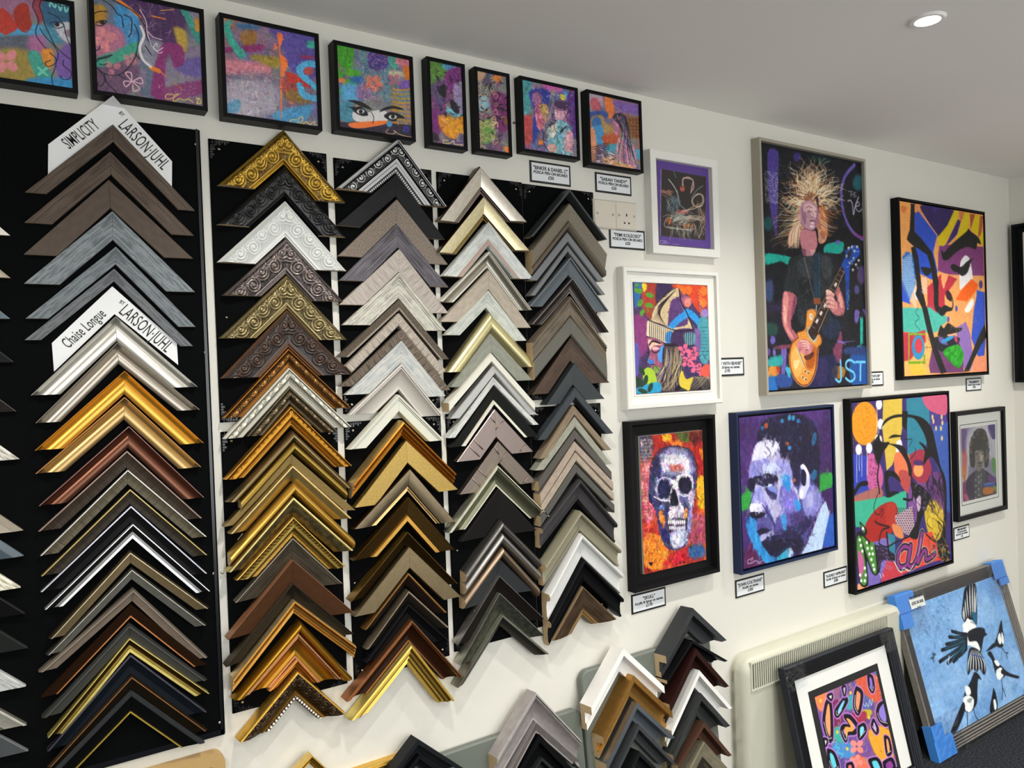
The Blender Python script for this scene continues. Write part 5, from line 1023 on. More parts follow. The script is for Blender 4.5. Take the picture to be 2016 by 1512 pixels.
    for t, w in (('790,1010 830,985 870,1000', 9), ('820,1045 850,1055 870,1045', 8), ('905,1045 930,1050', 8), ('880,1060 895,1110 870,1120', 6), ('850,1170 880,1160 910,1170', 12)): A.S('5a2a48', w, t)
    A.P('e8b8b8', '760,990 830,940 870,960 850,1010 780,1060', soft=6, a=.7); A.P('9a6080', '930,1000 950,1060 945,1180 925,1240 905,1200 925,1110', soft=4, a=.7); A.S('5a2a48', 5, '800,1000 835,985 870,1000'); A.S('7a4060', 7, '740,1190 800,1260 880,1285 925,1240'); A.P('f0d0d0', '850,1185 905,1185 880,1210'); A.P('f0d8d8', '850,1215 900,1225 890,1250 850,1245', soft=3); A.P('e0a8a8', '700,1090 725,1080 735,1150 715,1170'); A.P('4a2a40', '915,870 950,880 960,1060 945,1000', soft=3)
    A.paint(.05)
def art_faces(A):
    A.im[:] = rgb('e8a060'); A.crop(1720, 370, .14683); K = '1c1d1e'
    A.P('f0a458', '355,180 500,200 480,640 440,720 430,860 380,880', sm=False); A.P('e07838', '370,240 440,260 420,330 380,320', soft=12); A.P('2c4ec0', '545,330 600,310 850,640 800,860 860,1130 780,1230 620,1150 560,800', sm=False, soft=1)
    A.P('e89058', '545,215 640,225 690,420 600,310 560,340', sm=False); A.P('32235c', '645,225 1075,300 1040,440 880,640 850,620 700,400'); A.P('3c3080', '780,260 860,265 820,330', soft=14)
    A.P('7c3a74', '870,780 1000,760 1470,790 1480,1180 1000,1160 860,1110', sm=False); A.P('e0a058', '850,660 880,800 850,940 800,860', sm=False)
    A.P('d8be10', '1080,300 1140,310 1130,420 1000,660 940,780 870,760 860,660 990,500', sm=False); A.P('36286a', '1130,420 1170,440 1120,620 1030,720 960,780', sm=False); A.P('c87848', '1140,315 1220,325 1200,420 1160,440', sm=False); A.P('d8be10', '1220,330 1290,340 1270,560 1100,720 1120,640', sm=False); A.P('a85028', '1290,345 1360,355 1330,500 1300,560', sm=False); A.P('d8be10', '1360,360 1425,370 1400,640 1300,560', sm=False); A.P('b05a30', '1425,372 1472,380 1440,640 1400,650', sm=False); A.P('d8be10', '1440,600 1475,620 1470,760 1420,740')
    A.P('e8a060', '990,1160 1150,1180 1480,1180 1490,1520 900,1520 860,1350', sm=False); A.P('b83040', '720,1330 900,1160 920,1180 1000,1170 1120,1220 950,1460 960,1700 820,1720 720,1600', sm=False)
    A.P('f0a068', '905,1180 1000,1160 960,1290 935,1350', soft=1); A.P('e8e4e8', '1240,905 1290,960 1325,1160 1310,1280 1180,1370 1150,1290 1160,1020 1200,930'); A.P('f06014', '1310,1220 1400,1290 1380,1370 1250,1520 1100,1500 1180,1360', sm=False)
    A.P('2f55b8', '1380,1370 1490,1400 1490,1900 1330,1900 1390,1600', sm=False); A.E('4a3a78', 1437, 1295, 25, 55); A.P('2f55c8', '375,1260 480,1520 500,1560 380,1520', sm=False); A.P('2f68b8', '440,850 560,900 560,1300 480,1520 380,1260 385,920', sm=False)
    for j in range(34):
        for i in range(10):
            x = 390 + i * 19 + (j % 2) * 9; y = 840 + j * 24
            if y < 900 + (400 - x) * .3 + 60 - (x - 390) * .5: continue
            if y > 1240 and x < 380 + (y - 1240) * .45: continue
            if x > 500 + (y - 840) * .14: continue
            A.E('cfe4ee', x, y, 6, 8)
    A.P(K, '500,205 548,215 550,590 640,680 780,860 830,1060 870,1250 870,1560 820,1560 800,1300 770,1080 720,900 600,810 560,800 480,730 445,690 455,640 485,560', sm=False)
    A.P(K, '555,780 600,930 640,1300 700,1560 640,1560 590,1420 540,1000 500,800', sm=False); A.P(K, '640,1060 770,1080 780,1110 720,1180 650,1120'); A.P(K, '905,840 960,850 1060,740 1240,590 1270,545 1310,590 1400,660 1440,755 1390,740 1370,820 1250,790 1110,860 1000,960 930,960')
    A.P(K, '1035,1040 1080,1020 1165,1060 1260,980 1340,940 1300,1000 1260,1130 1190,1180 1130,1140 1050,1100'); A.P(K, '970,1400 1000,1375 1040,1430 1045,1520 980,1480'); A.P('d8d8e0', '545,1380 570,1380 600,1500 560,1480')
    A.crop(1720, 570, .14683)
    A.P('4ab0a0', '385,245 480,240 600,250 760,240 830,300 980,360 975,440 900,490 860,560 780,590 640,560 560,590 390,565', sm=False); A.P('b83040', '390,570 560,585 690,540 700,700 600,800 480,960 405,965', sm=False); A.P('f0b060', '405,965 520,940 720,690 800,900 740,1000 760,1140 410,1160', sm=False); A.P('f0b840', '500,1000 650,1020 700,1120 520,1140', soft=18)
    A.P('7ab028', '465,585 690,588 692,610 480,612 480,960 465,985', sm=False); A.P('6aa018', '465,965 690,960 690,995 468,998', sm=False); A.P('6aa018', '670,870 692,870 692,990 670,990', sm=False); A.E('2f8ab8', 600, 775, 85, 165); A.E('c83848', 605, 755, 50, 100)
    A.P('8a6ab0', '1110,500 1230,420 1290,560 1320,800 1330,1000 1290,1100 1210,1050 1180,900 1120,720', sm=False); A.P('e8a060', '1000,290 1380,250 1380,560 1290,580 1240,430 1110,510 990,440', sm=False); A.P('f0ece8', '1220,270 1320,120 1340,200 1270,310'); A.P('2f50c0', '1390,30 1490,100 1500,700 1480,920 1400,900 1310,650 1340,300', sm=False); A.P('e8906a', '1370,920 1525,900 1530,1100 1340,1100', soft=4)
    A.P('6a3a68', '800,700 900,620 1130,640 1200,900 1210,1110 900,1120 760,1120 740,1020', sm=False, soft=3); A.P('20202a', '820,640 1130,640 1130,720 960,830 860,800', soft=4); A.P('6a5a98', '870,650 920,640 1000,740 900,720', soft=4); A.P('2f90c8', '920,680 1060,610 1080,640 950,715', soft=2); A.P('2a9a28', '930,830 1130,740 1210,890 1150,1050 1060,1000', soft=6, tex=.2); A.P('c0406a', '1080,620 1110,630 1125,700 1090,690')
    A.P(K, '860,600 900,480 940,520 990,450 1040,470 1110,515 1185,510 1160,560 1060,590 960,630 870,620'); A.P('e8a890', '1000,600 1100,605 1000,625'); A.P(K, '815,240 810,60 860,60 865,200 910,240 960,210 1050,240 1055,100 1070,200 1050,280 980,300 930,355 880,330')
    A.P(K, '580,-10 650,60 720,250 790,560 850,780 980,1110 900,1130 800,850 720,560 650,250 560,60', sm=False); A.P(K, '1490,460 1515,640 1440,740 1270,1100 1210,1100 1300,900 1400,640', sm=False); A.S('2a2a30', 4, '690,775 780,775'); A.S('1c2a30', 6, '600,250 560,310 610,380 555,450 620,545')
    A.brush(500, 10, 3, .04, a=.5)
    A.E('5a48a0', 1110, 255, 18, 40); A.E('5a48a0', 1000, 400, 18, 38); A.P('3a1c28', '965,40 990,15 1040,60 1050,130 985,100')
    for x in range(1150, 1340, 34): A.S('ff9050', 4, [(x, -20), (x - 12, 90), (x + 4, 180)], a=.8)
    for j in range(10):
        for i in range(3): A.E('e8d8e0', 650 + i * 24 + (j % 2) * 10, -150 + j * 22, 7, 7)
    A.strokes(['404346'], 26, '560,-100 900,1000', (60, 160), (3, 5), (60, 100), .6); A.strokes(['f8c080', 'd88840'], 60, '1000,300 1380,560', (20, 70), (2, 6), (60, 120), .5); A.paint(.03)
def art_beanie(A):
    A.im[:] = rgb('4a3560'); A.crop(1200, 510, .19841); A.clouds(['5a3a68', '3a3060'], 3, 12)
    A.P('2f6aa8', '245,230 330,230 290,430 250,480', soft=14); A.P('a83c30', '330,240 470,250 470,600 400,600 330,480', soft=8); A.P('3a2a50', '470,240 640,250 600,480 480,520', soft=14); A.P('d8482a', '640,250 985,275 985,480 880,520 760,330 660,300', soft=8); A.P('e8702a', '660,250 760,290 740,360', soft=12); A.P('a03a50', '880,420 985,480 985,620 920,600', soft=12)
    A.P('8a3a78', '250,560 380,620 370,900 280,980 250,880', soft=18); A.P('5a58a8', '250,850 290,870 290,1120 255,1140', soft=6); A.P('e8c830', '320,250 350,240 370,270 340,330', soft=3)
    for x, y, r, q in ((285, 315, 34, 20), (400, 360, 34, 20), (305, 435, 32, 120), (395, 460, 34, 10), (325, 530, 30, 110), (270, 260, 20, 150), (380, 510, 14, 80)): A.E('5a9a30', x, y, r * 1.3, r * .75, q)
    for x, y, c in ((785, 310, 'e8702a'), (935, 320, 'ee7a30'), (930, 435, 'ee7a30'), (945, 540, '9a80c8'), (775, 430, 'f08a50')): A.E(c, x, y, 34, 46)
    for k in range(8): A.S('d8a868', 9, [(885 + k * 2, 300 + k * 36), (905 + k * 2, 330 + k * 36)])
    A.flower('e07a98', 650, 470, 60, 4, 45); A.E('d87a90', 760, 420, 60, 55, soft=8, a=.6)
    A.S('2f98e0', 80, '590,700 650,610 740,540 800,540 880,620 920,710'); A.P('5a3a80', '650,660 760,600 840,680 860,720 700,730', soft=5); A.P('4a9aa8', '880,620 985,610 985,1000 900,1000', soft=8); A.P('7a5a98', '840,700 900,720 900,920 850,880', soft=8)
    for k in range(9): A.S('2a4a50', 5, [(900, 680 + k * 34), (985, 676 + k * 34)], a=.7)
    A.P('d0b890', '405,600 440,480 540,380 620,300 655,290 690,300 700,420 760,560 830,690 640,700 560,660 400,610'); A.P('5a3a70', '610,420 690,380 720,480 780,640 600,680 580,620', soft=5)
    A.S('2f98e0', 75, '600,690 660,620 740,560', a=.9)
    A.brush(900, 8, 3, .09, a=.6)
    for k in range(8): t = k / 7; A.S('1c1420', 8, [(660 - 6 * k, 300 + k * 8), (560 - k * 16 + 30 * t, 420 + k * 10), (430 + k * 18, 600 + k * 8)], taper=1)
    A.S('1c1420', 15, '690,300 710,420 770,540 830,690'); A.S('1c1420', 8, '655,288 560,350 450,470 405,600')
    A.P('e0d0b0', '385,605 500,650 640,705 610,840 570,840 470,800 375,770 370,700'); A.P('3f98e8', '560,740 620,720 600,840 560,835', soft=8); A.P('4a3060', '640,710 835,700 840,850 700,870 610,850', soft=3); A.P('7ac8c8', '740,740 850,740 840,850 760,850', soft=14, a=.7)
    for k in range(13): x = 400 + k * 20; A.S('1c1420', 8, [(x, 620 + k * 8), (x - 4, 700 + k * 8), (x, 780 + k * 5)])
    for k in range(9): x = 660 + k * 21; A.S('1c1420', 8, [(x, 720), (x - 3, 790), (x - 2, 860)])
    A.S('1c1420', 10, '385,605 500,650 640,705 740,715 835,700'); A.S('1c1420', 11, '370,770 470,800 570,845 700,870 835,855')
    A.P('a05a78', '380,780 540,840 540,1000 490,1120 440,1130 400,1060 370,1020 400,920', tex=.15); A.P('4a98e0', '490,900 540,860 530,1020 480,990'); A.P('f0c0a8', '385,800 470,830 520,850 440,860 400,900'); A.P('3f7ac8', '380,990 440,1010 430,1050 390,1040'); A.P('7a9a4a', '440,1060 500,1080 480,1130 440,1120', soft=4); A.P('e8b0b0', '430,870 490,880 480,900 430,900')
    for t, w in (('395,850 430,815 500,835', 18), ('420,915 460,930 495,905', 11), ('375,930 395,920', 8), ('385,860 395,940 370,1020 400,1050 440,1045 430,1090 435,1130 480,1150 490,1180', 7), ('365,1100 420,1060', 4), ('440,1040 500,1110', 5)): A.S('1c1420', w, t)
    rr = np.random.default_rng(3)
    A.P('2a1c2c', '545,850 700,870 740,1000 720,1200 640,1320 500,1300 520,1100', soft=2)
    for k in range(60): x = rr.uniform(540, 720); A.S(['d8c8a0', '8a7a68', '1c1420', '9a98a8', 'a08a50', '6a5a88'][rr.integers(6)], rr.uniform(6, 12), [(x, 870), (x + rr.uniform(-30, 40), 1020), (x + rr.uniform(-90, 10), 1180), (x + rr.uniform(-130, 0), 1310)], .85, taper=1)
    for x, y in ((740, 900), (830, 930), (770, 1020), (860, 1080), (930, 1110), (800, 990)): A.flower('e0688c', x, y, 62, 4, x % 90); 
    A.strokes(['1c1420'], 40, '690,880 960,1150', (20, 50), (4, 7), (0, 180), .9); A.P('e0584a', '900,1100 985,1040 985,1200 930,1190', soft=5); A.P('1c1420', '700,1240 880,1160 985,1200 985,1300 660,1310')
    for k in range(14): A.S(['c8b890', '8a8478', '5a5248'][k % 3], 7, [(690 + k * 12, 1310), (770 + k * 12, 1240), (860 + k * 10, 1170), (930 + k * 4, 1300)], .8, taper=1)
    A.P('d8c040', '690,1180 720,1105 760,1190 830,1170 810,1240 790,1305 750,1290 700,1260'); A.P('a8c838', '330,1130 380,1075 440,1110 470,1200 480,1300 360,1260', soft=3); A.P('2f9ac8', '255,1290 480,1220 500,1320 260,1335', soft=4)
    for x, y, q in ((290, 1200, 30), (360, 1200, 100), (290, 1245, 20), (405, 1275, 110), (330, 1310, 20), (320, 1110, 60)): A.E('24402c', x, y, 50, 22, q)
    A.paint(.04)
def art_skull(A):
    A.im[:] = rgb('b03020'); A.crop(1210, 800, .27778); A.clouds(['c8402a', '902020', 'd86028'], 4, 14)
    A.P('3a3a5a', '175,215 260,215 270,330 200,420 180,330', soft=12); A.P('f0a020', '340,210 400,200 400,240 350,250', soft=3); A.P('e87028', '390,240 470,250 460,290 400,270', soft=4); A.P('4a5a28', '430,190 540,180 560,240 480,250', soft=10); A.P('5a2018', '520,190 630,180 620,300 560,280', soft=14); A.P('a81c1c', '560,280 640,260 640,480 580,440', soft=12); A.P('f0b820', '590,500 640,520 645,720 590,680', soft=8); A.P('f08020', '600,320 640,310 640,400', soft=8)
    A.P('a8485a', '540,760 650,790 655,960 540,960', soft=12); A.P('2a5a98', '520,1000 620,980 640,1060 540,1080', soft=14); A.P('f0a030', '210,930 320,920 390,1060 330,1150 215,1130', soft=10); A.P('c02030', '380,1060 520,1010 500,1110 360,1140', soft=8); A.P('c8506a', '190,420 260,420 290,760 210,800', soft=10)
    for j in range(24):
        for i in range(7): A.S('d8b0a0', 2.4, [(190 + i * 12, 230 + j * 24), (192 + i * 12, 250 + j * 24)], a=.6); A.S('e0b898', 2, [(186, 240 + j * 24), (270, 236 + j * 24)], a=.35)
    for j in range(9):
        for i in range(8): x, y = 215 + i * 25 + (j % 2) * 12, 930 + j * 24; A.S('d83a18', 4, [(x + 10 * math.cos(q), y + 11 * math.sin(q)) for q in np.linspace(0, 6.3, 7)], a=.8)
    for j in range(8):
        for i in range(3): x, y = 595 + i * 20 + (j % 2) * 10, 510 + j * 24; A.S('e08010', 3, [(x + 8 * math.cos(q), y + 10 * math.sin(q)) for q in np.linspace(0, 6.3, 7)], a=.8)
    A.strokes(['1a1030', 'f0a040', 'e85020'], 60, '180,200 650,1150', (10, 40), (2, 7), (0, 180), .5)
    A.P('3c3a66', '245,520 255,420 300,330 370,290 450,284 530,310 575,390 585,500 575,620 560,700 540,790 520,960 470,1005 400,1012 350,980 320,900 290,760 260,690 240,650'); A.P('8a88b0', '330,330 420,292 520,330 560,420 560,470 440,490 340,480 300,420', soft=12); A.P('d0c8d8', '350,350 500,350 540,440 530,480 450,470 400,440 350,470', soft=6, tex=.15)
    A.P('c85a50', '390,420 470,410 500,440 440,460 400,450', soft=4, a=.8); A.P('e8e0e8', '480,370 520,380 530,440 500,450', soft=3); A.P('2a2850', '255,430 310,350 330,460 300,520 262,520', soft=8)
    A.P('b8b0d0', '285,600 300,530 360,500 400,520 410,620 380,670 320,670', tex=.1); A.P('17173c', '305,570 330,520 385,525 400,590 380,650 320,650', soft=3); A.P('2f3a78', '320,560 360,550 370,610 330,620', soft=6)
    A.P('d8d0e0', '440,500 500,480 550,500 555,600 510,640 455,610', tex=.1); A.P('17142e', '452,530 480,500 535,510 545,590 500,622 460,590', soft=3); A.P('3a2850', '470,560 520,560 510,600', soft=6)
    A.P('f0eaf4', '400,530 440,520 445,600 425,590 405,600'); A.P('d8d0e0', '385,700 400,590 450,600 470,700 440,700 400,680', tex=.1); A.P('100e20', '395,700 400,620 425,585 445,640 455,700 425,710 415,670')
    A.P('5a5a98', '460,640 520,640 510,680 470,680', soft=4); A.P('c8b8d8', '520,620 570,600 560,700 530,710', soft=4, tex=.15); A.P('2a2a5a', '310,680 380,690 380,800 330,760', soft=4); A.P('6a8ad0', '320,700 360,700 350,740', soft=4)
    A.P('f08a30', '312,755 340,745 358,800 350,850 325,820', tex=.2); A.P('f08a30', '490,740 518,735 512,790 490,780'); A.P('e0d8e8', '400,700 480,690 490,800 440,830 380,810', tex=.2); A.P('3a2c48', '370,800 510,795 505,870 400,900 375,860')
    for k in range(9): A.E('f0eaf0', 384 + k * 14, 820 + abs(k - 4) * -1 + 3, 5.5, 17); A.E('d8d4e8', 392 + k * 13, 866 - abs(k - 4) * 1.5, 5, 15)
    A.P('24245a', '330,880 380,890 400,1000 355,975', soft=4); A.P('b8b8e0', '395,900 510,880 520,950 470,1000 410,1000', tex=.15); A.P('e8e4f4', '420,910 470,905 460,970 425,960', soft=5); A.P('9a9ae0', '520,780 550,700 540,860 520,900', soft=3)
    A.brush(2600, 9, 3.6, .16, (20, 160), .7)
    for t, w, c in (('250,520 256,420 300,330 370,288 450,283 530,308 577,390 586,500', 5, '14122c'), ('300,740 330,900 360,980 410,1012 470,1003 515,960', 6, '1a2a78'), ('280,640 330,665 390,670', 8, 'e8e4f4'), ('450,615 500,640 550,605', 7, 'e8e4f4'), ('300,530 350,503 400,520', 7, 'd8d0e8'), ('440,500 500,482 552,500', 8, 'f0eaf4')): A.S(c, w, t)
    A.P('1a1a48', '240,620 262,630 265,690 245,670'); A.strokes(['8a88c0', '201c48', 'e0d8ec', '5a58a0'], 90, '270,320 560,1000', (12, 50), (3, 8), (30, 150), .45)
    for k in range(9): A.E('f0eaf0', 384 + k * 14, 822, 5, 15); A.E('dcd8ec', 392 + k * 13, 866 - abs(k - 4) * 1.5, 5, 13)
    A.P('100e20', '398,698 404,622 425,590 444,642 452,698 425,706', a=.9); A.P('14143a', '312,572 336,528 383,532 396,590 376,642 332,642', a=.6); A.P('14122c', '458,534 484,508 532,516 540,590 500,614 466,588', a=.6)
    A.P('18141c', '240,1110 270,1105 262,1130'); A.E('18141c', 465, 1108, 8, 6); A.E('18141c', 492, 1105, 8, 6); A.paint(.06)
def art_profile(A):
    A.im[:] = rgb('472a6c'); A.crop(1420, 780, .27116); A.clouds(['50307a', '3c2458'], 3, 16)
    A.P('2f9a3a', '145,725 210,690 215,800 150,830', soft=2, tex=.1); A.P('2f9a40', '705,575 805,560 805,665 715,695', soft=2, tex=.1); A.P('3a205c', '715,690 830,670 830,860 790,850', soft=4); A.P('5a2050', '200,1100 330,1130 320,1220 170,1250', soft=22)
    A.P('2f8ad0', '180,940 200,880 255,890 260,980 290,1040 350,1150 400,1170 500,1080 520,1160 350,1220 260,1140 210,1040', soft=2, tex=.12); A.P('38a0c8', '430,1120 510,1090 510,1160 400,1190', soft=3)
    A.P('1f1b36', '260,330 280,220 350,160 450,130 560,130 650,170 700,260 712,400 715,560 712,690 660,620 560,640 500,480 430,450 420,360 340,310', soft=2)
    A.P('4a4a90', '500,480 640,560 700,680 740,760 680,870 600,1100 560,1160 500,1090 470,900 500,700', soft=2)
    A.P('b8b4dc', '250,350 340,315 420,350 430,450 500,470 520,640 560,700 560,860 470,930 420,1040 330,1060 270,960 255,870 205,850 200,770 240,680 200,600 215,470')
    A.P('e8e6f8', '260,350 380,320 410,360 370,430 260,480 225,470', soft=5, tex=.12); A.P('8a88d0', '220,480 330,450 360,540 260,590 205,590', soft=10); A.P('9a9ae0', '350,480 480,470 510,600 450,560 380,560', soft=8, tex=.1); A.P('c8d0f8', '300,500 380,480 420,540 320,570', soft=6)
    A.P('1c1838', '200,600 290,575 330,560 400,580 410,620 330,660 250,640 240,690 200,690', soft=3); A.P('2a2450', '305,600 400,590 405,640 350,650', soft=3); A.E('a8b0e8', 330, 640, 22, 12, -20); A.E('0c0a20', 322, 640, 12, 12); A.P('3a3468', '320,670 400,700 390,750 340,720', soft=4); A.P('7a88d8', '330,650 390,660 400,720 350,700', soft=4)
    A.P('2f90d8', '440,590 490,575 505,680 475,690', soft=2); A.P('2f9ae0', '520,750 560,760 580,820 540,830', soft=2); A.P('38a0e0', '430,870 470,860 475,960 450,975', soft=2); A.P('7a70c8', '440,650 540,700 560,860 470,850 420,760', soft=8, tex=.1); A.P('9a98e0', '240,690 290,660 320,800 260,820 205,800 215,740', soft=4, tex=.12); A.P('e8e4f8', '205,780 290,790 300,820 220,840', soft=4); A.P('241e40', '205,850 260,840 310,850 300,880 230,885'); A.P('4a4a90', '320,760 380,900 420,1000 390,1000 330,880', soft=6)
    A.P('5a58a0', '260,880 350,890 380,960 330,990 270,960', soft=5); A.P('201a38', '258,980 300,960 350,970 330,1000 290,1010'); A.P('9aa0d8', '285,1010 340,1000 310,1060 285,1050'); A.P('221c3c', '290,1060 360,1010 420,1010 560,1010 600,1060 560,1160 480,1090 420,1150 380,1170 340,1120', soft=3); A.P('5a4a98', '400,880 500,850 520,950 420,1010', soft=10); A.P('2a2450', '380,1000 480,960 620,880 660,900 600,1000 480,1040', soft=6); A.P('4a3a78', '500,860 610,830 600,900 520,920', soft=5)
    A.P('8a88d0', '600,740 680,640 730,760 680,860 610,860', soft=8, tex=.12); A.P('b0b0e8', '620,720 670,700 660,800 620,800', soft=8); A.P('c8c8f0', '575,510 600,495 635,560 640,640 620,700 600,745 570,740 565,700 575,650 610,600 590,540'); A.P('241c40', '590,530 615,560 612,640 590,650 580,600'); A.P('e8e8fc', '580,505 600,498 625,540 632,590 618,560 600,520'); A.P('e8e8fc', '570,690 590,680 595,730 575,735')
    A.P('b8d0f0', '585,1145 640,1040 720,820 755,760 785,850 760,960 730,1110', sm=False, tex=.06); A.P('2f5ab8', '735,1100 790,860 820,860 825,1080', sm=False, tex=.1); A.P('3f78d0', '750,900 800,880 790,1000', soft=6); A.P('c8d0f0', '500,1090 520,1120 510,1165 490,1165')
    A.brush(1700, 15, 6, .07, (40, 140), .55)
    A.P('2f9a40', '145,725 210,690 213,790 150,828', a=.9); A.P('2f9a40', '707,577 803,562 803,662 716,692', sm=False, a=.9)
    A.P('1a1634', '205,605 290,578 335,562 400,580 412,612 380,618 335,600 260,625 238,668 212,690 200,650', a=.9); A.P('221c40', '300,600 345,590 392,600 398,625 350,640 305,625', a=.85); A.E('c8d0f8', 345, 648, 26, 10, -12); A.E('0c0a20', 330, 644, 11, 11); A.P('2e2858', '322,668 360,690 402,712 392,752 345,722', a=.85)
    A.S('1c1838', 7, '240,690 222,740 204,800 200,850'); A.P('eceafc', '210,790 250,775 300,800 296,828 250,840 212,832', a=.9); A.P('16122c', '203,850 240,840 262,858 290,846 318,850 300,876 268,888 225,880', a=.95); A.S('2a2450', 8, '300,790 325,830 362,885 385,940 380,985')
    A.P('1a1634', '258,982 296,958 330,962 352,972 330,990 285,1000', a=.95); A.P('b0b0e4', '286,1012 335,1000 318,1040 288,1052', a=.9); A.P('181430', '292,1062 345,1078 372,1052 420,1040 520,1035 600,1060 570,1140 500,1100 455,1130 405,1168 352,1150 318,1110', a=.8)
    A.P('201a38', '500,470 520,560 530,640 570,640 575,510 620,480 660,520 690,620 712,660 715,560 700,460 600,420', a=.85); A.P('d0d0f4', '574,512 598,494 634,552 642,640 618,702 600,745 572,742 564,700 580,655 604,640 612,600 592,545'); A.P('1c1636', '588,532 616,560 613,640 594,650 578,610'); A.P('f0eefc', '576,508 600,497 626,540 634,592 616,558 596,520'); A.P('f0eefc', '570,690 592,682 597,728 576,736')
    A.P('2f90dc', '440,592 488,577 503,672 478,690', a=.85); A.P('2f9ae4', '530,752 562,762 580,818 545,828', a=.85); A.P('38a0e0', '432,872 470,864 475,955 452,972', a=.85); A.P('dcdaf4', '262,352 330,322 405,330 412,372 372,420 300,452 240,470 228,440', a=.6)
    A.P('bcd2f0', '585,1145 640,1040 720,820 755,760 785,850 760,960 730,1110', sm=False, tex=.05, a=.9); A.P('2858b8', '737,1098 788,870 820,862 826,1078', sm=False, a=.85)
    A.brush(700, 9, 3, .06, (40, 140), .4)
    for x, y, c, rx, ry in ((300, 230, '2a6aa8', 12, 18), (325, 215, 'c85a30', 14, 22), (442, 180, '3a90c8', 12, 16), (495, 155, '3aa0d0', 12, 22), (522, 160, '3aa0d0', 12, 22), (560, 180, '2f7ab8', 14, 16), (478, 345, 'b85a38', 14, 14), (495, 375, '3a90d0', 14, 16), (675, 310, '2a6a98', 16, 50), (675, 570, '1f6a98', 20, 40), (530, 610, 'b85a38', 12, 14)): A.E(c, x, y, rx, ry, 10, .85, 3)
    A.strokes(['2a2850', '141026', '3a4a88', '30305a'], 90, '300,170 690,420', (20, 60), (8, 18), (50, 110), .5); A.strokes(['d8d8f4', '8a88c8', '5a58a8', 'b0b0e8'], 90, '250,480 540,860', (14, 50), (8, 18), (40, 110), .35); A.strokes(['3a3470', '6a68b8', '241c40'], 60, '340,860 680,1100', (20, 60), (5, 12), (-60, 60), .4)
    A.S('c8c0e0', 4, '225,1180 195,1190 195,1215 230,1205 225,1170 215,1215 250,1195 275,1205 300,1195'); A.S('c8c0e0', 3, '260,1215 290,1212'); A.paint(.05)
def art_nah(A):
    A.im[:] = rgb('3a2c70'); A.crop(1640, 760, .27778); K = '131316'
    A.P('3c2c68', '125,120 520,90 530,500 250,500 130,480', sm=False); A.P('2f40b0', '135,480 250,500 260,700 240,780 145,800', sm=False, soft=3); A.P('d8b848', '355,100 490,85 490,300 470,420 420,560 380,600 350,300', sm=False, soft=2); A.P('e8d8b0', '300,350 345,360 340,440 300,420', soft=3); A.P('2f8098', '520,90 680,75 690,350 640,460 530,500', sm=False, soft=2)
    A.P('4a3a8a', '680,80 800,180 815,600 700,500', sm=False, soft=6); A.P('3a58a8', '700,300 815,250 830,900 780,860', sm=False, soft=12); A.P('c8587a', '640,70 800,60 803,200 720,190 660,150'); A.E('ee9a20', 225, 265, 94, 155); 
    for _ in range(150): x, y = A.r.uniform(140, 310), A.r.uniform(120, 410); A.S('c87010', 4, [(x, y), (x + A.r.uniform(-14, 14), y + A.r.uniform(-14, 14))], a=.7)
    A.P('c8609a', '245,500 300,490 350,600 350,700 300,760 245,700', soft=3); A.strokes(['5a1a50'], 30, '260,520 320,740', (14, 34), (3, 5), (0, 180), .8); A.P('b86858', '150,780 330,720 340,800 160,830', soft=8)
    for k in range(16): A.S('3a5a9a', 4, [(165 + k * 14, 735), (165 + k * 14, 800)], a=.7)
    A.P('3ab090', '150,820 330,790 520,740 520,880 300,1000 160,1000', sm=False, soft=2); A.P('a03048', '530,500 640,450 700,600 640,700 560,640 520,560', soft=4); A.P('e87a50', '440,480 540,490 540,720 470,660 440,620', soft=4); A.P('b84a48', '470,600 540,620 540,760 480,700', soft=4); A.E('f0a060', 605, 595, 35, 48); A.P('4a2868', '575,530 630,530 635,560 580,560'); A.P('7a4a90', '540,720 600,680 680,720 660,860 600,960 540,920', soft=3); A.P('6a3a78', '680,640 780,620 800,860 700,800', soft=6); A.P('d8b838', '655,820 720,800 780,880 770,1060 700,1090 655,960', soft=3, tex=.15)
    A.P('a82420', '235,1080 230,980 320,860 420,820 460,880 440,1000 380,1080 300,1120'); A.P('c04030', '380,840 450,850 450,980 380,1000', soft=10, a=.5)
    A.P('c8b0b8', '440,920 560,850 580,1000 540,1060 450,1020', sm=False)
    for j in range(12):
        for i in range(8): A.E('4a2a48', 450 + i * 17 + (j % 2) * 8, 870 + j * 17, 5, 5)
    A.P('2f8098', '385,1040 440,1060 440,1200 400,1200', sm=False, soft=2); A.P('e08a58', '420,980 480,1000 500,1080 440,1060', soft=6); A.P('8a70b0', '340,1080 400,1090 400,1140 350,1130', soft=2); A.P('e04838', '500,1080 700,1030 770,1230 700,1250 480,1340 440,1260', sm=False); A.P('c83a48', '370,1230 440,1250 500,1340 340,1390', sm=False, soft=2); A.P('7a68b8', '240,1120 380,1080 380,1240 330,1400 240,1420', sm=False, soft=2); A.P('2a1c38', '290,1130 420,1180 440,1230 350,1240 330,1320 300,1300', soft=1)
    for _ in range(70): x, y = A.r.uniform(295, 420), A.r.uniform(1140, 1300); A.S('a898d0', 3, [(x, y), (x + 6, y + 5)], a=.8)
    A.P('f0a878', '180,1400 250,1420 240,1450 182,1452', soft=2)
    # drips
    for x, y, n in ((182, 450, 3), (256, 440, 1), (326, 130, 1), (338, 270, 1), (318, 385, 0)):
        A.E('ecebf0', x, y, 22, 38)
        for k in range(n): A.S('ecebf0', 5, [(x - 14 + k * 18, y + 20), (x - 14 + k * 18, y + 150 + 40 * ((k * 7 + int(x)) % 3))], sm=False)
    A.P('f0f0f4', '450,400 480,380 490,440 450,470', soft=3)
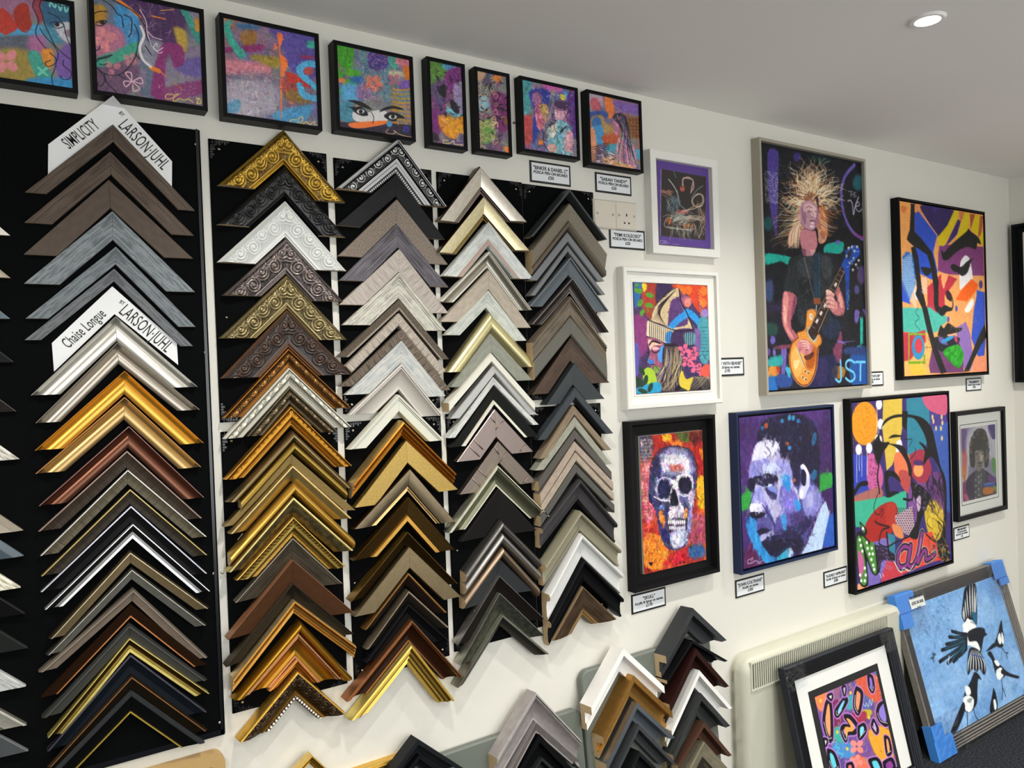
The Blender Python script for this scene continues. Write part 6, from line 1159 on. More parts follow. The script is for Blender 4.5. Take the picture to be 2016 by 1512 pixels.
    for x, y in ((705, 220), (712, 250), (770, 220), (775, 260), (765, 300), (730, 300), (772, 370)): A.E('d8c080', x, y, 7, 18)
    # black drawing
    A.P(K, '280,410 330,330 360,250 420,210 490,200 560,205 640,230 700,300 730,420 760,560 800,680 805,900 800,1100 830,1180 820,1240 780,1240 740,1150 780,1000 790,860 770,640 700,500 640,560 650,460 610,400 640,410 670,440 650,350 600,260 560,225 470,220 400,240 350,290 330,360 350,400 400,400 350,480 325,560 300,520 290,460')
    A.P(K, '395,370 430,345 500,355 430,365'); A.P(K, '490,180 530,180 520,320 490,280', sm=False); A.P(K, '330,400 420,410 500,430 540,520 560,600 540,640 520,540 440,430'); A.P(K, '365,620 400,600 450,620 480,680 420,640 390,660 400,750 375,760'); A.P(K, '370,780 420,745 470,755 440,770 400,790'); A.P(K, '550,700 600,690 680,760 690,800 620,960 600,1080 540,1060 590,960 590,840')
    A.P('c8a8c8', '590,800 620,780 620,860 600,890'); A.strokes(['7a4a90', 'a888c0', K], 40, '560,690 670,880', (16, 50), (4, 8), (40, 140), .8)
    for t, w in (('325,560 315,640 325,720 330,760', 16), ('320,760 290,850 300,900 330,910 345,870 355,900 340,930', 7), ('300,960 330,980 400,1000 350,1020 330,1080 330,1120 380,1140 440,1110 510,1080 600,1040 650,1020', 12), ('545,580 560,680 560,800 500,800', 18), ('500,380 560,380 540,430', 5), ('540,525 580,480 585,440', 6), ('660,1050 720,1100 790,1100', 12), ('740,960 770,1000 730,1080', 12), ('150,760 190,700 240,690', 34), ('380,1040 400,1200 430,1230', 18)): A.S(K, w, t)
    A.strokes([K, '4a2a60'], 40, '680,640 800,860', (60, 150), (8, 18), (60, 100), .8); A.strokes([K, 'c8a030', 'a88a28'], 50, '660,820 790,1200', (40, 120), (4, 12), (60, 120), .7)
    # the dotted N and the word ah
    A.P(K, '165,1060 200,1030 240,1080 290,1130 300,1120 320,1320 280,1330 240,1240 250,1400 215,1425 185,1380 165,1200')
    A.P('4a8a38', '170,1080 195,1070 225,1230 242,1380 215,1412 190,1360 172,1200'); A.P('4a8a38', '200,1070 235,1090 285,1200 300,1310 285,1320 240,1200'); A.P('4a8a38', '258,1130 290,1120 310,1310 285,1310'); A.P('c8609a', '178,1170 215,1220 215,1310 190,1360', soft=1); A.P(K, '190,960 240,1020 230,1060 200,1010'); A.P('4a8a38', '198,975 228,1020 218,1040 202,1005')
    for x, y in ((190, 1090), (198, 1130), (208, 1170), (225, 1290), (232, 1340), (225, 1380), (200, 1380), (245, 1150), (258, 1190), (272, 1230), (285, 1270), (292, 1300), (275, 1150), (282, 1190), (212, 1010), (192, 1340), (240, 1110)): A.E('f0f4ec', x, y, 8, 12)
    for w, c in ((64, 'f0eef0'), (56, K), (30, '8a3a88')):
        for t in ('545,1150 500,1140 460,1200 470,1280 520,1270 545,1190 550,1130 530,1250 560,1280 600,1200 620,1080 630,1050 600,1250 640,1170 660,1180 660,1230 700,1210 720,1190',): A.S(c, w, t)
    A.S('f0eef0', 4, '625,1080 615,1150 600,1200'); A.S('f0eef0', 4, '480,1180 470,1230'); A.S('f0eef0', 7, '430,1240 480,1320 500,1290 540,1310 570,1270'); A.S('f0eef0', 5, '330,1330 345,1360'); A.S('f0eef0', 5, '350,1330 360,1350')
    A.strokes(['2f80b0', 'c8b030', 'e08030', K], 40, '690,1120 830,1240', (14, 40), (5, 9), (0, 180), .8); A.paint(.03)
def art_curls(A):
    A.im[:] = rgb('c8c4d0'); A.crop(1860, 780, .19847); A.clouds(['a098b0', 'c8c4cc', '8a8aa0'], 3, 18)
    A.P('4a3a80', '430,290 500,280 500,420 450,400', soft=8); A.P('7a5a98', '165,340 220,340 210,560 170,560', soft=12); A.P('c8605a', '175,560 220,560 210,800 175,800', soft=12, a=.8); A.P('d8823a', '175,720 210,720 200,860', soft=8); A.P('5a9a4a', '470,620 505,630 500,760 475,740', soft=8); A.P('8a3a78', '175,860 300,860 300,1000 185,1050', soft=14); A.P('c8607a', '185,980 240,980 230,1040', soft=8)
    A.P('3a2c48', '215,840 290,750 370,720 460,780 505,830 512,960 300,1030 230,1000'); A.P('4a4a50', '300,760 400,740 400,1000 310,1030'); A.P('3a58a8', '385,860 500,840 500,900 390,905', sm=False); A.S('a8b8d8', 4, '390,875 495,858'); A.P('c87a30', '385,910 480,905 480,960 390,975', soft=3); A.P('6a3a80', '430,780 505,810 505,850 440,850', soft=6); A.P('7a9a3a', '480,900 515,895 515,960'); A.strokes(['c8c8d0', '8a98a8', '5a8a9a'], 40, '320,760 370,1000', (10, 30), (3, 6), (50, 130), .8)
    A.P('8a8078', '300,560 380,550 390,640 370,700 340,750 310,700'); A.P('c0b8a8', '345,570 380,580 370,640 350,640', soft=3)
    A.E('e0dce4', 340, 480, 130, 210, 0, .7, 30); A.P('8a8078', '300,560 380,550 390,640 370,700 340,750 310,700'); A.P('c0b8a8', '345,570 380,580 370,640 350,640', soft=3)
    A.P('3c3834', '245,600 250,480 290,360 340,320 400,340 430,440 440,600 430,690 395,700 385,560 330,540 300,560 300,690 260,700')
    for k in range(90): q = A.r.uniform(0, 6.28); x, y = 340 + 95 * math.cos(q) * A.r.uniform(.55, 1.05), 500 + 185 * math.sin(q) * A.r.uniform(.4, 1.05); 
    rr = np.random.default_rng(9)
    for k in range(110):
        q = rr.uniform(2.4, 7.0); x, y = 342 + 92 * math.cos(q) * rr.uniform(.8, 1.05), 520 + 185 * math.sin(q) * rr.uniform(.7, 1.05); r = rr.uniform(6, 13)
        A.S(['1c1a1c', 'b0a8a8', '3a3634', '6a6260'][rr.integers(4)], 4, [(x + r * math.cos(t), y + r * math.sin(t)) for t in np.linspace(0, 4.5, 6)], .85)
    for t, w in (('310,580 330,572', 6), ('360,580 382,572', 6), ('345,590 342,650 355,660', 4), ('330,665 365,660', 10), ('335,690 360,688', 7)): A.S('1c1a1c', w, t)
    for k in range(8): A.E('d0d0d0', 307 if k % 2 else 338, 800 + k * 30, 5, 8)
    A.paint(.04)
def art_magpies(A):
    A.im[:] = rgb('74a0d0'); A.crop(1740, 1080, .28571); A.clouds(['7ca8d6', '6894c8', '88b0dc'], 4, 20)
    A.strokes(['6090cc', '88b8e8', '98c4f0'], 200, '230,160 960,1420', (20, 70), (5, 16), (0, 180), .3); A.strokes(['1c3858', '2a4a70'], 70, '240,180 460,600', (10, 34), (3, 8), (20, 80), .6); A.strokes(['1c3858', '2a5a80'], 60, '250,600 960,1300', (8, 30), (3, 7), (30, 120), .45); A.strokes(['14283c'], 12, '330,720 350,780', (10, 24), (6, 10))
    A.brush(1500, 14, 5, .05, a=.5)
    K = '0e1420'; Wt = 'e8ecec'
    A.P(K, '540,480 545,360 560,270 610,235 635,260 642,400 640,520 600,540')
    for x0, y0, x1, y1 in ((600, 470, 592, 245), (612, 470, 612, 240), (622, 480, 628, 262), (585, 470, 572, 290), (572, 478, 560, 350), (560, 485, 550, 400), (555, 495, 545, 430), (630, 490, 638, 300)): A.S(Wt, 13, [(x0, y0), ((x0 + x1) / 2 - 2, (y0 + y1) / 2), (x1, y1)], taper=1)
    A.P(Wt, '545,520 600,490 635,530 620,560 570,590 550,560'); A.P('1a5a78', '610,440 640,450 636,510 615,500', soft=2); A.S('3a4048', 6, '560,520 600,505 625,520'); A.S('3a4048', 6, '560,545 590,525')
    A.P(K, '580,575 640,545 690,550 700,580 712,592 690,610 680,660 665,720 640,690 600,650 560,640'); A.P(Wt, '550,615 575,600 590,640 640,640 665,700 640,700 600,670 560,660'); A.P(Wt, '575,480 600,520 560,600 548,560')
    for k, (x, y) in enumerate(((470, 570), (450, 610), (430, 660), (400, 700), (385, 780), (440, 790), (480, 780), (520, 740))): A.S(K, 26, [(570, 590 + k * 14), ((570 + x) / 2, (590 + k * 14 + y) / 2 + 4), (x, y)], taper=0); A.S('1a6a80' if k % 2 else '14455c', 8, [(560, 600 + k * 12), ((565 + x) / 2, (600 + k * 12 + y) / 2), (x + 25, y - 8)])
    A.S('e0e4e8', 8, '450,740 445,790')
    A.P(K, '590,690 640,690 680,740 705,830 690,870 660,830 640,850 610,830 580,870 575,800')
    for x in (585, 600, 618, 636, 654, 672, 690): A.S(Wt, 11, [(625 + (x - 636) * .4, 700), (x, 780), (x + (x - 636) * .12, 850)], taper=1)
    A.S('2a4ab0', 6, '600,730 690,750')
    def bird(body, wing, tail, legs, belly):
        A.P(K, body); A.P(Wt, belly, tex=.08); 
        if wing: A.P(Wt, wing)
        A.P(K, tail)
        for l in legs: A.S(K, 8, l)
    bird('800,520 812,495 820,560 830,620 820,675 790,680 765,650 785,590', None, '790,660 765,680 705,710 720,690 760,650', ('805,670 835,715 855,720', '845,730 850,755'), '785,610 800,580 812,640 800,660 788,640'); A.P(Wt, '812,575 828,620 825,660 812,640')
    bird('715,725 735,708 755,740 770,770 830,830 840,870 800,900 770,860 745,770', '760,775 780,770 800,800 780,810', '820,830 870,860 930,880 920,895 860,880 810,860', ('810,900 818,960 815,1040', '820,960 840,1020'), '775,840 810,820 825,870 800,905 780,890')
    bird('595,920 615,870 630,850 655,870 672,905 650,900 645,980 640,1070 590,1130 545,1100 555,1000', '560,950 590,955 600,1000 570,1010', '545,1060 500,1160 460,1270 475,1300 530,1200 560,1100', ('575,1120 575,1270 560,1285', '575,1270 585,1280', '620,1110 635,1160 680,1215'), '545,1040 580,1010 620,1040 610,1110 570,1125'); A.P('8a9a9a', '575,1040 610,1030 600,1060 580,1060', soft=2)
    bird('750,990 755,960 772,1000 785,1080 775,1120 750,1140 730,1110', None, '750,1110 720,1160 695,1215 720,1180 765,1120', ('770,1120 805,1178',), '755,1050 768,1040 778,1090 765,1115')
    A.paint(.05)
def art_graffiti(A):
    A.im[:] = rgb('5a4a88'); A.crop(1420, 1180, .21955); A.clouds(['7a4a8a', '4a68a8', '9a5a78', '6a4a98'], 4, 22)
    A.P('e08050', '840,860 960,840 950,960 880,1000', soft=10); A.P('d05a40', '1200,720 1400,680 1430,900 1340,900', soft=16); A.P('3fa0a8', '1100,880 1200,860 1180,980 1120,980', soft=14); A.P('b8a830', '1250,1000 1340,990 1340,1040 1240,1100 1230,1070'); A.P('e8a030', '1320,1180 1500,1160 1540,1500 1400,1420', soft=10); A.P('4a88c8', '1000,1300 1150,1280 1200,1420 1030,1400', soft=14); A.P('7a2a58', '980,930 1100,920 1080,1130 1000,1150', soft=5); A.P('e0705a', '1180,1400 1340,1440 1330,1530 1180,1530', soft=14); A.P('38a898', '1020,1150 1140,1140 1120,1280 1020,1260', soft=14); A.P('a03048', '1180,1020 1300,1010 1280,1140 1200,1120', soft=10)
    A.strokes(['e8e0f0', 'e07aa8', '40b0b0', 'e0c040', '2a2048', 'e07040'], 240, '840,660 1560,1510', (14, 46), (3, 6), (0, 180), .65, .6); A.flower('f08a80', 1215, 1320, 70, 4, 45); A.flower('f08a80', 1210, 1450, 60, 4, 20)
    for x, y in ((1160, 838), (1140, 1175), (890, 910), (1040, 1190), (1325, 1060), (1130, 1340), (1280, 1130)): A.E('e8c840', x, y, 12, 16, 0, .9)
    def blob(t, fill):
        A.S('c080d8', 74, t + ' ' + t.split()[0], a=.85, soft=3); A.P('c080d8', t, a=.8); A.S('17101c', 48, t + ' ' + t.split()[0]); q = [tuple(map(float, z.split(','))) for z in t.split()]; mx, my = sum(z[0] for z in q) / len(q), sum(z[1] for z in q) / len(q); A.P(fill, [(mx + (x - mx) * .62, my + (y - my) * .8) for x, y in q]); q = t.split(); A.S('f4f0f4', 6, ' '.join(q[len(q) // 2:len(q) // 2 + 3]))
    blob('940,950 965,900 985,1000 990,1240 960,1240 920,1100', 'f09a68'); blob('960,870 990,860 985,890', 'f0f0f4'); blob('1100,900 1125,905 1080,990 1040,1040 1030,1000', '7ac8e8'); blob('1215,800 1260,840 1250,950 1225,1020 1195,960 1200,860', 'e0906a'); blob('1320,690 1350,700 1365,780 1355,820 1330,780', '8a70c8'); blob('1090,795 1110,790 1105,850', 'c0b0e0')
    blob('1110,1050 1160,1060 1220,1140 1200,1190 1130,1200 1115,1260 1080,1180 1100,1140 1170,1140', 'f0a050'); blob('1235,1150 1280,1130 1290,1180 1240,1240', '7ad0e0'); blob('1480,920 1420,950 1400,1020 1430,1090 1490,1110', '8a78d0'); blob('1365,1090 1400,1160 1390,1190 1355,1140', 'c0a0d8'); blob('1470,1240 1500,1260 1520,1360 1490,1380', 'f0a060'); blob('960,1360 1010,1390 1050,1500 1010,1530 970,1450', '60c8d8'); blob('1330,1450 1400,1440 1440,1520 1380,1540', '60c8d8'); blob('1130,1490 1170,1480 1180,1530 1140,1540', 'f07070'); blob('1460,1470 1530,1440 1550,1520 1480,1530', '8a3a90'); blob('925,1260 945,1270 935,1300', 'f0f0f4')
    A.S('f0eef4', 5, '1275,940 1295,960 1300,930 1320,960 1330,900 1345,950 1355,890'); A.S('60c8c8', 8, '990,1280 1040,1290 1020,1330 1060,1330 1040,1370 1090,1390 1070,1430'); A.paint(.03)
# ---------------------------------------------------------------- pictures on the wall
BF = '101012p'; G_TOP = 'graffiti style portraits along the top of the wall'
picture('black framed painting cut by the left edge, half a woman face with red petals', [(-160, -52), (148, -4), (152, 183), (-148, 140)], .036, [(-152, -44), (143, 4), (143.5, 177), (-142, 134)], 'float', [BF], art_top0, .004, A_VARN, seed=1, group=G_TOP)
picture('black framed painting of a line drawn face with a pink heart flower and signature 21', [(176, -24.6), (401, 12.5), (409.5, 219), (180, 184)], .037, [(177.5, -18), (395, 16), (403, 214), (184, 181.5)], 'float', [BF], art_top1, .004, A_VARN, seed=2, group=G_TOP)
picture('black framed abstract painting with an orange drip and a big blue letter S', [(430.6, 21.8), (627, 68), (635.7, 258.6), (440.4, 228)], .0375, [(436, 30), (620, 72.5), (629.5, 254.5), (442.5, 226)], 'float', [BF], art_top2, .004, A_VARN, seed=3, group=G_TOP)
picture('black framed painting of two staring eyes over an orange bar', [(654.3, 76.8), (813.1, 112.4), (819, 280.4), (665, 254.3)], .036, [(660.5, 84.5), (807.5, 117.5), (811.5, 274), (667, 250)], 'float', [BF], art_top3, .004, A_VARN, seed=4, group=G_TOP)
picture('narrow black framed abstract with a yellow flower, left of the narrow pair', [(839.4, 110), (915.1, 126.5), (921.5, 296.5), (847, 286.2)], .031, [(842.8, 116), (911.5, 130.5), (916, 292), (849, 283)], 'float', [BF], art_top4, .004, A_VARN, seed=5, group=G_TOP)
picture('narrow black framed abstract with cream ring doodles, right of the narrow pair', [(933, 130), (1003, 145.4), (1009.4, 308.6), (941, 297.6)], .031, [(937, 136.5), (998, 150), (1004, 304), (943.5, 294.5)], 'float', [BF], art_top5, .004, A_VARN, seed=6, group=G_TOP)
picture('black framed painting of a double bass player and a saxophonist', [(1023, 147.7), (1138.3, 174), (1142.2, 316), (1028.8, 297.5)], .029, [(1026.5, 153.5), (1134, 177.5), (1137.5, 312), (1032, 294.5)], 'float', [BF], art_top6, .004, A_VARN, seed=7, group=G_TOP)
picture('black framed painting of a long haired keyboard player seen from the side', [(1155.4, 174.9), (1263.8, 199.5), (1266.5, 341.4), (1160, 323.9)], .03, [(1158.5, 180), (1259.5, 202), (1263, 337.5), (1162, 321)], 'float', [BF], art_top7, .004, A_VARN, seed=8, group=G_TOP)
W1 = 'e4e3ddp'
picture('white framed chalk line drawing of a drummer on black over purple', [(1283.8, 291), (1417, 318.9), (1414, 508.6), (1282, 495.9)], .03, [(1296.5, 310.5), (1402, 329.5), (1400.5, 491), (1294.5, 479)], 'flatin', [W1], art_drummer, .018, A_PRINT, seed=9, rw=.026)
picture('large silver framed painting of a long haired guitarist headbanging', [(1497.3, 269.4), (1705.7, 314.3), (1715.2, 763.9), (1507.6, 779.3)], .036, [(1501.6, 281.7), (1701, 321.7), (1708, 756.8), (1510.2, 768)], 'flatin', ['a09a8cp'], art_guitar, .012, A_CANV, seed=10, rw=.011)
picture('black framed bold painting of two overlapping faces in thick black lines', [(1769.2, 387.3), (1938, 417.7), (1948.6, 737.4), (1777.7, 748.4)], .0345, [(1772.4, 396.4), (1935.8, 422.6), (1944.6, 731.2), (1779.5, 741)], 'float', [BF], art_faces, .005, A_CANV, seed=11)
picture('white stepped frame with a painting of a woman in a ribbed beanie', [(1229.8, 523.5), (1418.3, 535.8), (1420.6, 793.7), (1233.3, 807.6)], .031, [(1248.2, 555.2), (1396.4, 563.2), (1396.4, 768), (1249.6, 774.9)], 'stepin', [W1], art_beanie, .013, A_CANV, seed=12)
picture('deep black framed painting of a skull on orange and red', [(1240, 831), (1407.8, 815.8), (1418.9, 1126.4), (1249.7, 1168)], .033, [(1258.6, 858.3), (1386.4, 847.2), (1395.6, 1100.8), (1268.3, 1130.6)], 'deep', ['121214p'], art_skull, .02, A_CANV, seed=13)
picture('navy framed painting of a man in profile in blues and purples', [(1448.5, 813), (1641.8, 796.3), (1650.5, 1083.2), (1460.7, 1131.2)], .034, [(1453.9, 822), (1634.2, 805.8), (1643.7, 1075.6), (1464.7, 1119)], 'float', ['1a2748p'], art_profile, .005, A_CANV, seed=14)
picture('black framed pop painting of a woman in profile with the word nah', [(1672, 787.8), (1867.2, 767.8), (1879.4, 1107.2), (1685.8, 1172.5)], .031, [(1673.9, 793.3), (1863.6, 776.7), (1874.7, 1101), (1690, 1162.8)], 'float', [BF], art_nah, .004, A_CANV, seed=15)
picture('small black framed mounted print of a curly haired man', [(1880.8, 812.7), (1979, 798.8), (1984.6, 1000.2), (1887.8, 1030.4)], .024, [(1892, 844.5), (1959.2, 834.6), (1962.6, 971.5), (1896.3, 989.3)], 'flatin', ['141416p'], art_curls, .012, A_PRINT, pane=True, seed=16, rw=.019,
        matboard=[(None, .0095, 'f2f2ec', 'mount'), ([(1889.8, 837.5), (1962.6, 826.6), (1966, 977.4), (1893.7, 997.9)], .0101, '20201e', 'mount_line'), ([(1890.6, 838.6), (1961.8, 828), (1965.2, 976.2), (1894.4, 996.6)],   .0107, 'f2f2ec', 'mount')])
# picture on the right-hand wall, mostly out of frame
mwr = Matrix.Translation((RX, 0, 0)) @ Matrix.Rotation(math.radians(-90), 4, 'Z')
q1 = on_plane(1990, 443, mwr, .035); q2 = on_plane(1998, 753, mwr, .035)
picture('black framed picture on the right hand wall, cut by the right edge', (q1.x, q1.x + .5, q2.z, q1.z), .035, (.045, .455, .045, (q1.z - q2.z) - .045), 'deep', ['0e0f11p'], None, .02, A_PRINT, mw=mwr, seed=17, matboard=[(None, .012, 'd8d8cc', 'mount')])

# ---------------------------------------------------------------- price cards
placard([(1042.5, 315.4), (1123.5, 326.2), (1123, 368.4), (1044.3, 357.4)], 'price card reading BINKER & DANIEL C', ['"BINKER & DANIEL C"', 'POSCA PEN ON BOARD', '£50'])
placard([(1171.4, 337.5), (1242.9, 349.4), (1242.9, 387.6), (1173, 376)], 'price card reading SARAH TANDY', ['"SARAH TANDY"', 'POSCA PEN ON BOARD', '£50'])
placard([(1199.4, 448.3), (1269.5, 455.4), (1269.5, 493.2), (1200.8, 488.2)], 'price card reading FEMI KOLEOSO under the socket', ['"FEMI KOLEOSO"', 'POSCA PEN ON BOARD', '£50'])
placard([(1397, 704), (1464.9, 704.4), (1464.9, 739.2), (1397, 742)], 'price card reading KERRY WITH BEANIE, half hidden by the white frame', ['"KERRY WITH BEANIE"', 'Acrylic & Spray on canvas', '£195'])
placard([(1691, 733), (1739.2, 730.5), (1739.2, 759.2), (1691, 762.5)], 'price card at the lower right corner of the silver frame', ['"JOANNE TAYLOR"', 'Acrylic & Spray on canvas', '£985'])
placard([(1901.3, 745.5), (1931.4, 742.5), (1932.5, 767.5), (1903.2, 771.2)], 'small price card below the painting of two faces', ['"FRAGMENTS"', 'Acrylic & Spray on canvas', '£395'])
placard([(1243.3, 1170.8), (1310.6, 1155.6), (1310.6, 1193), (1243.9, 1209.7)], 'price card reading SKULL', ['"SKULL"', 'Acrylic & Spray on canvas', '£170'])
placard([(1446.6, 1143.9), (1503.5, 1127.6), (1506.2, 1161.8), (1449.8, 1178.6)], 'price card reading JOHN COLTRANE', ['"JOHN COLTRANE"', 'Acrylic on canvas', '£300'])
placard([(1621.2, 1125.7), (1667.3, 1114.9), (1668.1, 1145.5), (1622.8, 1157.5)], 'price card reading AUDREY HEPBURN', ['"AUDREY HEPBURN"', 'Acrylic & Spray on canvas', '£580'])
placard([(1877.5, 1038.9), (1908.2, 1031.6), (1909, 1056.8), (1878.3, 1065.7)], 'price card reading JIMI HENDRIX under the small print', ['"JIMI HENDRIX"', 'LTD EDITION PRINT', 'MOUNTED AND FRAMED', '£70'], [.17, .13, .13, .14])

# ---------------------------------------------------------------- socket plates
M_PLATE = plain('cream_plastic', 'd6cec0', .35); M_HOLE = plain('socket_hole', '1a1816', .7)
def plate(pxl, label, kind):
    p = at(*pxl, .012); e = empty('wall_plate' if kind == 'blank' else 'wall_socket', (p.x, 0, p.z - .086), label=label, cat='blank plate' if kind == 'blank' else 'socket')
    m = MB(); m.box(0, .086, -.012, 0, 0, .086, bev=.004); m.build('cover', M_PLATE, e)
    for x in (.0128, .0732):
        m = MB(); m.cyl((x, -.012, .043), (0, -1, 0), .0038, .0012, 14); m.build('screw', M_SCREW, e); 
    if kind != 'blank':
        for (x0, x1, z0, z1) in ((.0405, .0455, .041, .0495), (.0310, .0375, .0185, .0235), (.0485, .055, .0185, .0235)):
            m = MB(); m.box(x0, x1, -.0123, -.010, z0, z1); m.build('pin_hole', M_HOLE, e)
    return e
plate((1168.5, 390), 'cream square blanking plate left of the socket', 'blank')
plate((1211.5, 394.6), 'cream square three pin wall socket above the FEMI KOLEOSO card', 'socket')
p = at(1011, 242.5, 0); m = MB(); m.cyl((p.x, 0, p.z), (0, -1, 0), .003, .006, 10); o = m.build('wall_nail', plain('nail_dark', '6a6866', .5, metal=.6)); tag(o, 'tiny nail head in the wall between the narrow picture and the musicians', 'nail')

# ---------------------------------------------------------------- storage heater
def rrect(x0, x1, z0, z1, r, n=8):
    pts = []
    for cx, cz, a0 in ((x1 - r, z1 - r, 0), (x0 + r, z1 - r, 90), (x0 + r, z0 + r, 180), (x1 - r, z0 + r, 270)):
        for k in range(n + 1): a = math.radians(a0 + 90 * k / n); pts.append((cx + r * math.cos(a), cz + r * math.sin(a)))
    return pts
def shell(name, rings, mat, parent, smooth=True):
    """stack of rounded rectangles from back to front"""
    vs = []; fs = []; n = None
    for (pts, y) in rings:
        n = len(pts); vs += [(x, y, z) for x, z in pts]
    for i in range(len(rings) - 1):
        for k in range(n): fs.append((i * n + k, (i + 1) * n + k, (i + 1) * n + (k + 1) % n, i * n + (k + 1) % n))
    fs.append(tuple(range((len(rings) - 1) * n, len(rings) * n))[::-1]); fs.append(tuple(range(n)))
    o = mesh_obj(name, vs, fs, mat, parent, smooth=smooth)
    try: o.data.set_sharp_from_angle(angle=math.radians(40))
    except Exception: pass
    return o
hx0, hx1, hz0, hz1 = at(1447, 1400, .02).x, at(1764, 1230, .03).x, .055, at(1619, 1232, .02).z; HD = .068
M_HEAT = plain('heater_enamel', 'c6c6b4', .38)
he = empty('storage_heater', (hx0, 0, 0), label='cream rounded storage heater with a slotted top grille low on the wall', cat='heater')
W_, Z0, Z1 = hx1 - hx0, hz0, hz1
shell('body', [(rrect(.012, W_ - .012, Z0, Z1 - .008, .05), 0), (rrect(.012, W_ - .012, Z0, Z1 - .008, .05), -.02), (rrect(0, W_, Z0 - .005, Z1, .055), -.022), (rrect(0, W_, Z0 - .005, Z1, .055), -.045), (rrect(.005, W_ - .005, Z0, Z1 - .005, .052), -HD + .009), (rrect(.018, W_ - .018, Z0 + .012, Z1 - .018, .045), -HD), (rrect(.03, W_ - .03, Z0 + .02, Z1 - .03, .04), -HD + .002)], M_HEAT, he)
gA, gB = at(1478, 1307, HD), at(1748, 1207, HD); gC = at(1478, 1361, HD)
gx0, gx1, gz0, gz1 = gA.x - hx0 + .006, gB.x - hx0 - .006, gC.z + .004, gA.z - .004
m = MB()
for a, b, c, d in ((gx0 - .008, gx1 + .008, gz1, gz1 + .008), (gx0 - .008, gx1 + .008, gz0 - .008, gz0), (gx0 - .008, gx0, gz0, gz1), (gx1, gx1 + .008, gz0, gz1)): m.box(a, b, -HD - .0035, -HD + .003, c, d, bev=.0015)
m.build('grille_frame', M_HEAT, he)
m = MB(); m.box(gx0, gx1, -HD - .0008, -HD + .003, gz0, gz1); m.build('grille_opening', plain('grille_dark', '17170f', .8), he)
n = 74; m = MB(); st = (gx1 - gx0) / n
for k in range(n): m.box(gx0 + st * (k + .5), gx0 + st * (k + 1.0), -HD - .0034, -HD - .0004, gz0, gz1)
o = m.build('grille_slat', M_HEAT, he); tag(o, kind='stuff')
m = MB(); m.box(.06, .14, -.055, -.01, 0, Z0 + .01); m.build('foot', M_HEAT, he); m = MB(); m.box(W_ - .14, W_ - .06, -.055, -.01, 0, Z0 + .01); m.build('foot', M_HEAT, he)
# heater cable
def tube(name, P, r, mat, parent=None, res=8):
    cu = bpy.data.curves.new(name, 'CURVE'); cu.dimensions = '3D'; cu.bevel_depth = r; cu.bevel_resolution = 3; sp = cu.splines.new('BEZIER'); sp.bezier_points.add(len(P) - 1)
    for b, p in zip(sp.bezier_points, P): b.co = p; b.handle_left_type = b.handle_right_type = 'AUTO'
    to = bpy.data.objects.new(name, cu); COL.objects.link(to); dg = bpy.context.evaluated_depsgraph_get(); me = bpy.data.meshes.new_from_object(to.evaluated_get(dg)); bpy.data.objects.remove(to); me.materials.clear(); me.materials.append(mat)
    return link(bpy.data.objects.new(name, me), parent)
tube('cable', [(W_ - .02, -.05, .23), (W_ + .05, -.03, .21), (W_ + .12, -.012, .25), (W_ + .17, -.008, .3)], .0035, plain('cable_cream', 'c8c4b0', .4), he)

# ---------------------------------------------------------------- pictures leaning at the floor
def leanm(yb, deg): return Matrix.Translation((0, -yb, 0)) @ Matrix.Rotation(math.radians(-deg), 4, 'X')
mg = leanm(.206, 12.5); dz = .03
a = on_plane(1543, 1309, mg, dz); b = on_plane(1761, 1243, mg, dz); top = (a.z + b.z) / 2
s1 = on_plane(1604, 1369.3, mg, .016); s2 = on_plane(1726.3, 1324.5, mg, .016)
w0 = on_plane(1593, 1360, mg, .017); w1 = on_plane(1730, 1309, mg, .017)
rt = on_plane(1575, 1337, mg, dz).x - a.x
root, M2, (W, H, w) = picture('wrapped dark reeded frame with colourful squiggle painting, leaning on the heater', (a.x, b.x, 0, top), dz, (s1.x - a.x, s2.x - a.x, .074, (s1.z + s2.z) / 2), 'reeded', ['2c2f36x', '101114p'], art_graffiti, .016, A_PRINT, mw=mg, seed=19, rw=.052,
        matboard=[(None, .010, 'dcdcd8', 'mount'), ((w0.x - a.x, w1.x - a.x, .060, (w0.z + w1.z) / 2), .0125, '141416', 'mount_border')])
def wrap(root, W, H, depth, cx, cz, sx, sz, name='cling_film'):
    m = MB(); e_ = .0015
    vs = []; n = 10
    for i in range(n + 1):
        for j in range(n + 1):
            x = sx * i / n; z = sz * j / n; vs.append((cx + x, -depth - e_ - .0035 * random.random(), cz + z))
    fs = [(i * (n + 1) + j, (i + 1) * (n + 1) + j, (i + 1) * (n + 1) + j + 1, i * (n + 1) + j + 1) for i in range(n) for j in range(n)]
    return mesh_obj(name, vs, fs, film(), root)
wrap(root, W, H, dz, -.004, H - .075, .1, .08); wrap(root, W, H, dz, W - .1, H - .075, .104, .08)
mm = leanm(.178, 15.0)
a = on_plane(1763, 1180, mm, dz); b = on_plane(1970, 1101, mm, dz); top = (a.z + b.z) / 2
s1 = on_plane(1810, 1188, mm, .02); s2 = on_plane(1967, 1133, mm, .02)
rw = .052
root, M2, (W, H, w) = picture('wrapped blue painting of five magpies in a grey reeded frame with blue corner pads', (a.x, b.x, 0, top), dz, (rw, (b.x - a.x) - rw, rw, top - rw), 'reeded', ['76726cx', '3a383ap'], art_magpies, .012, A_PRINT, mw=mm, seed=20, rw=.056)
M_PAD = plain('blue_foam', '3f86d8', .55, bump=(30, .3))
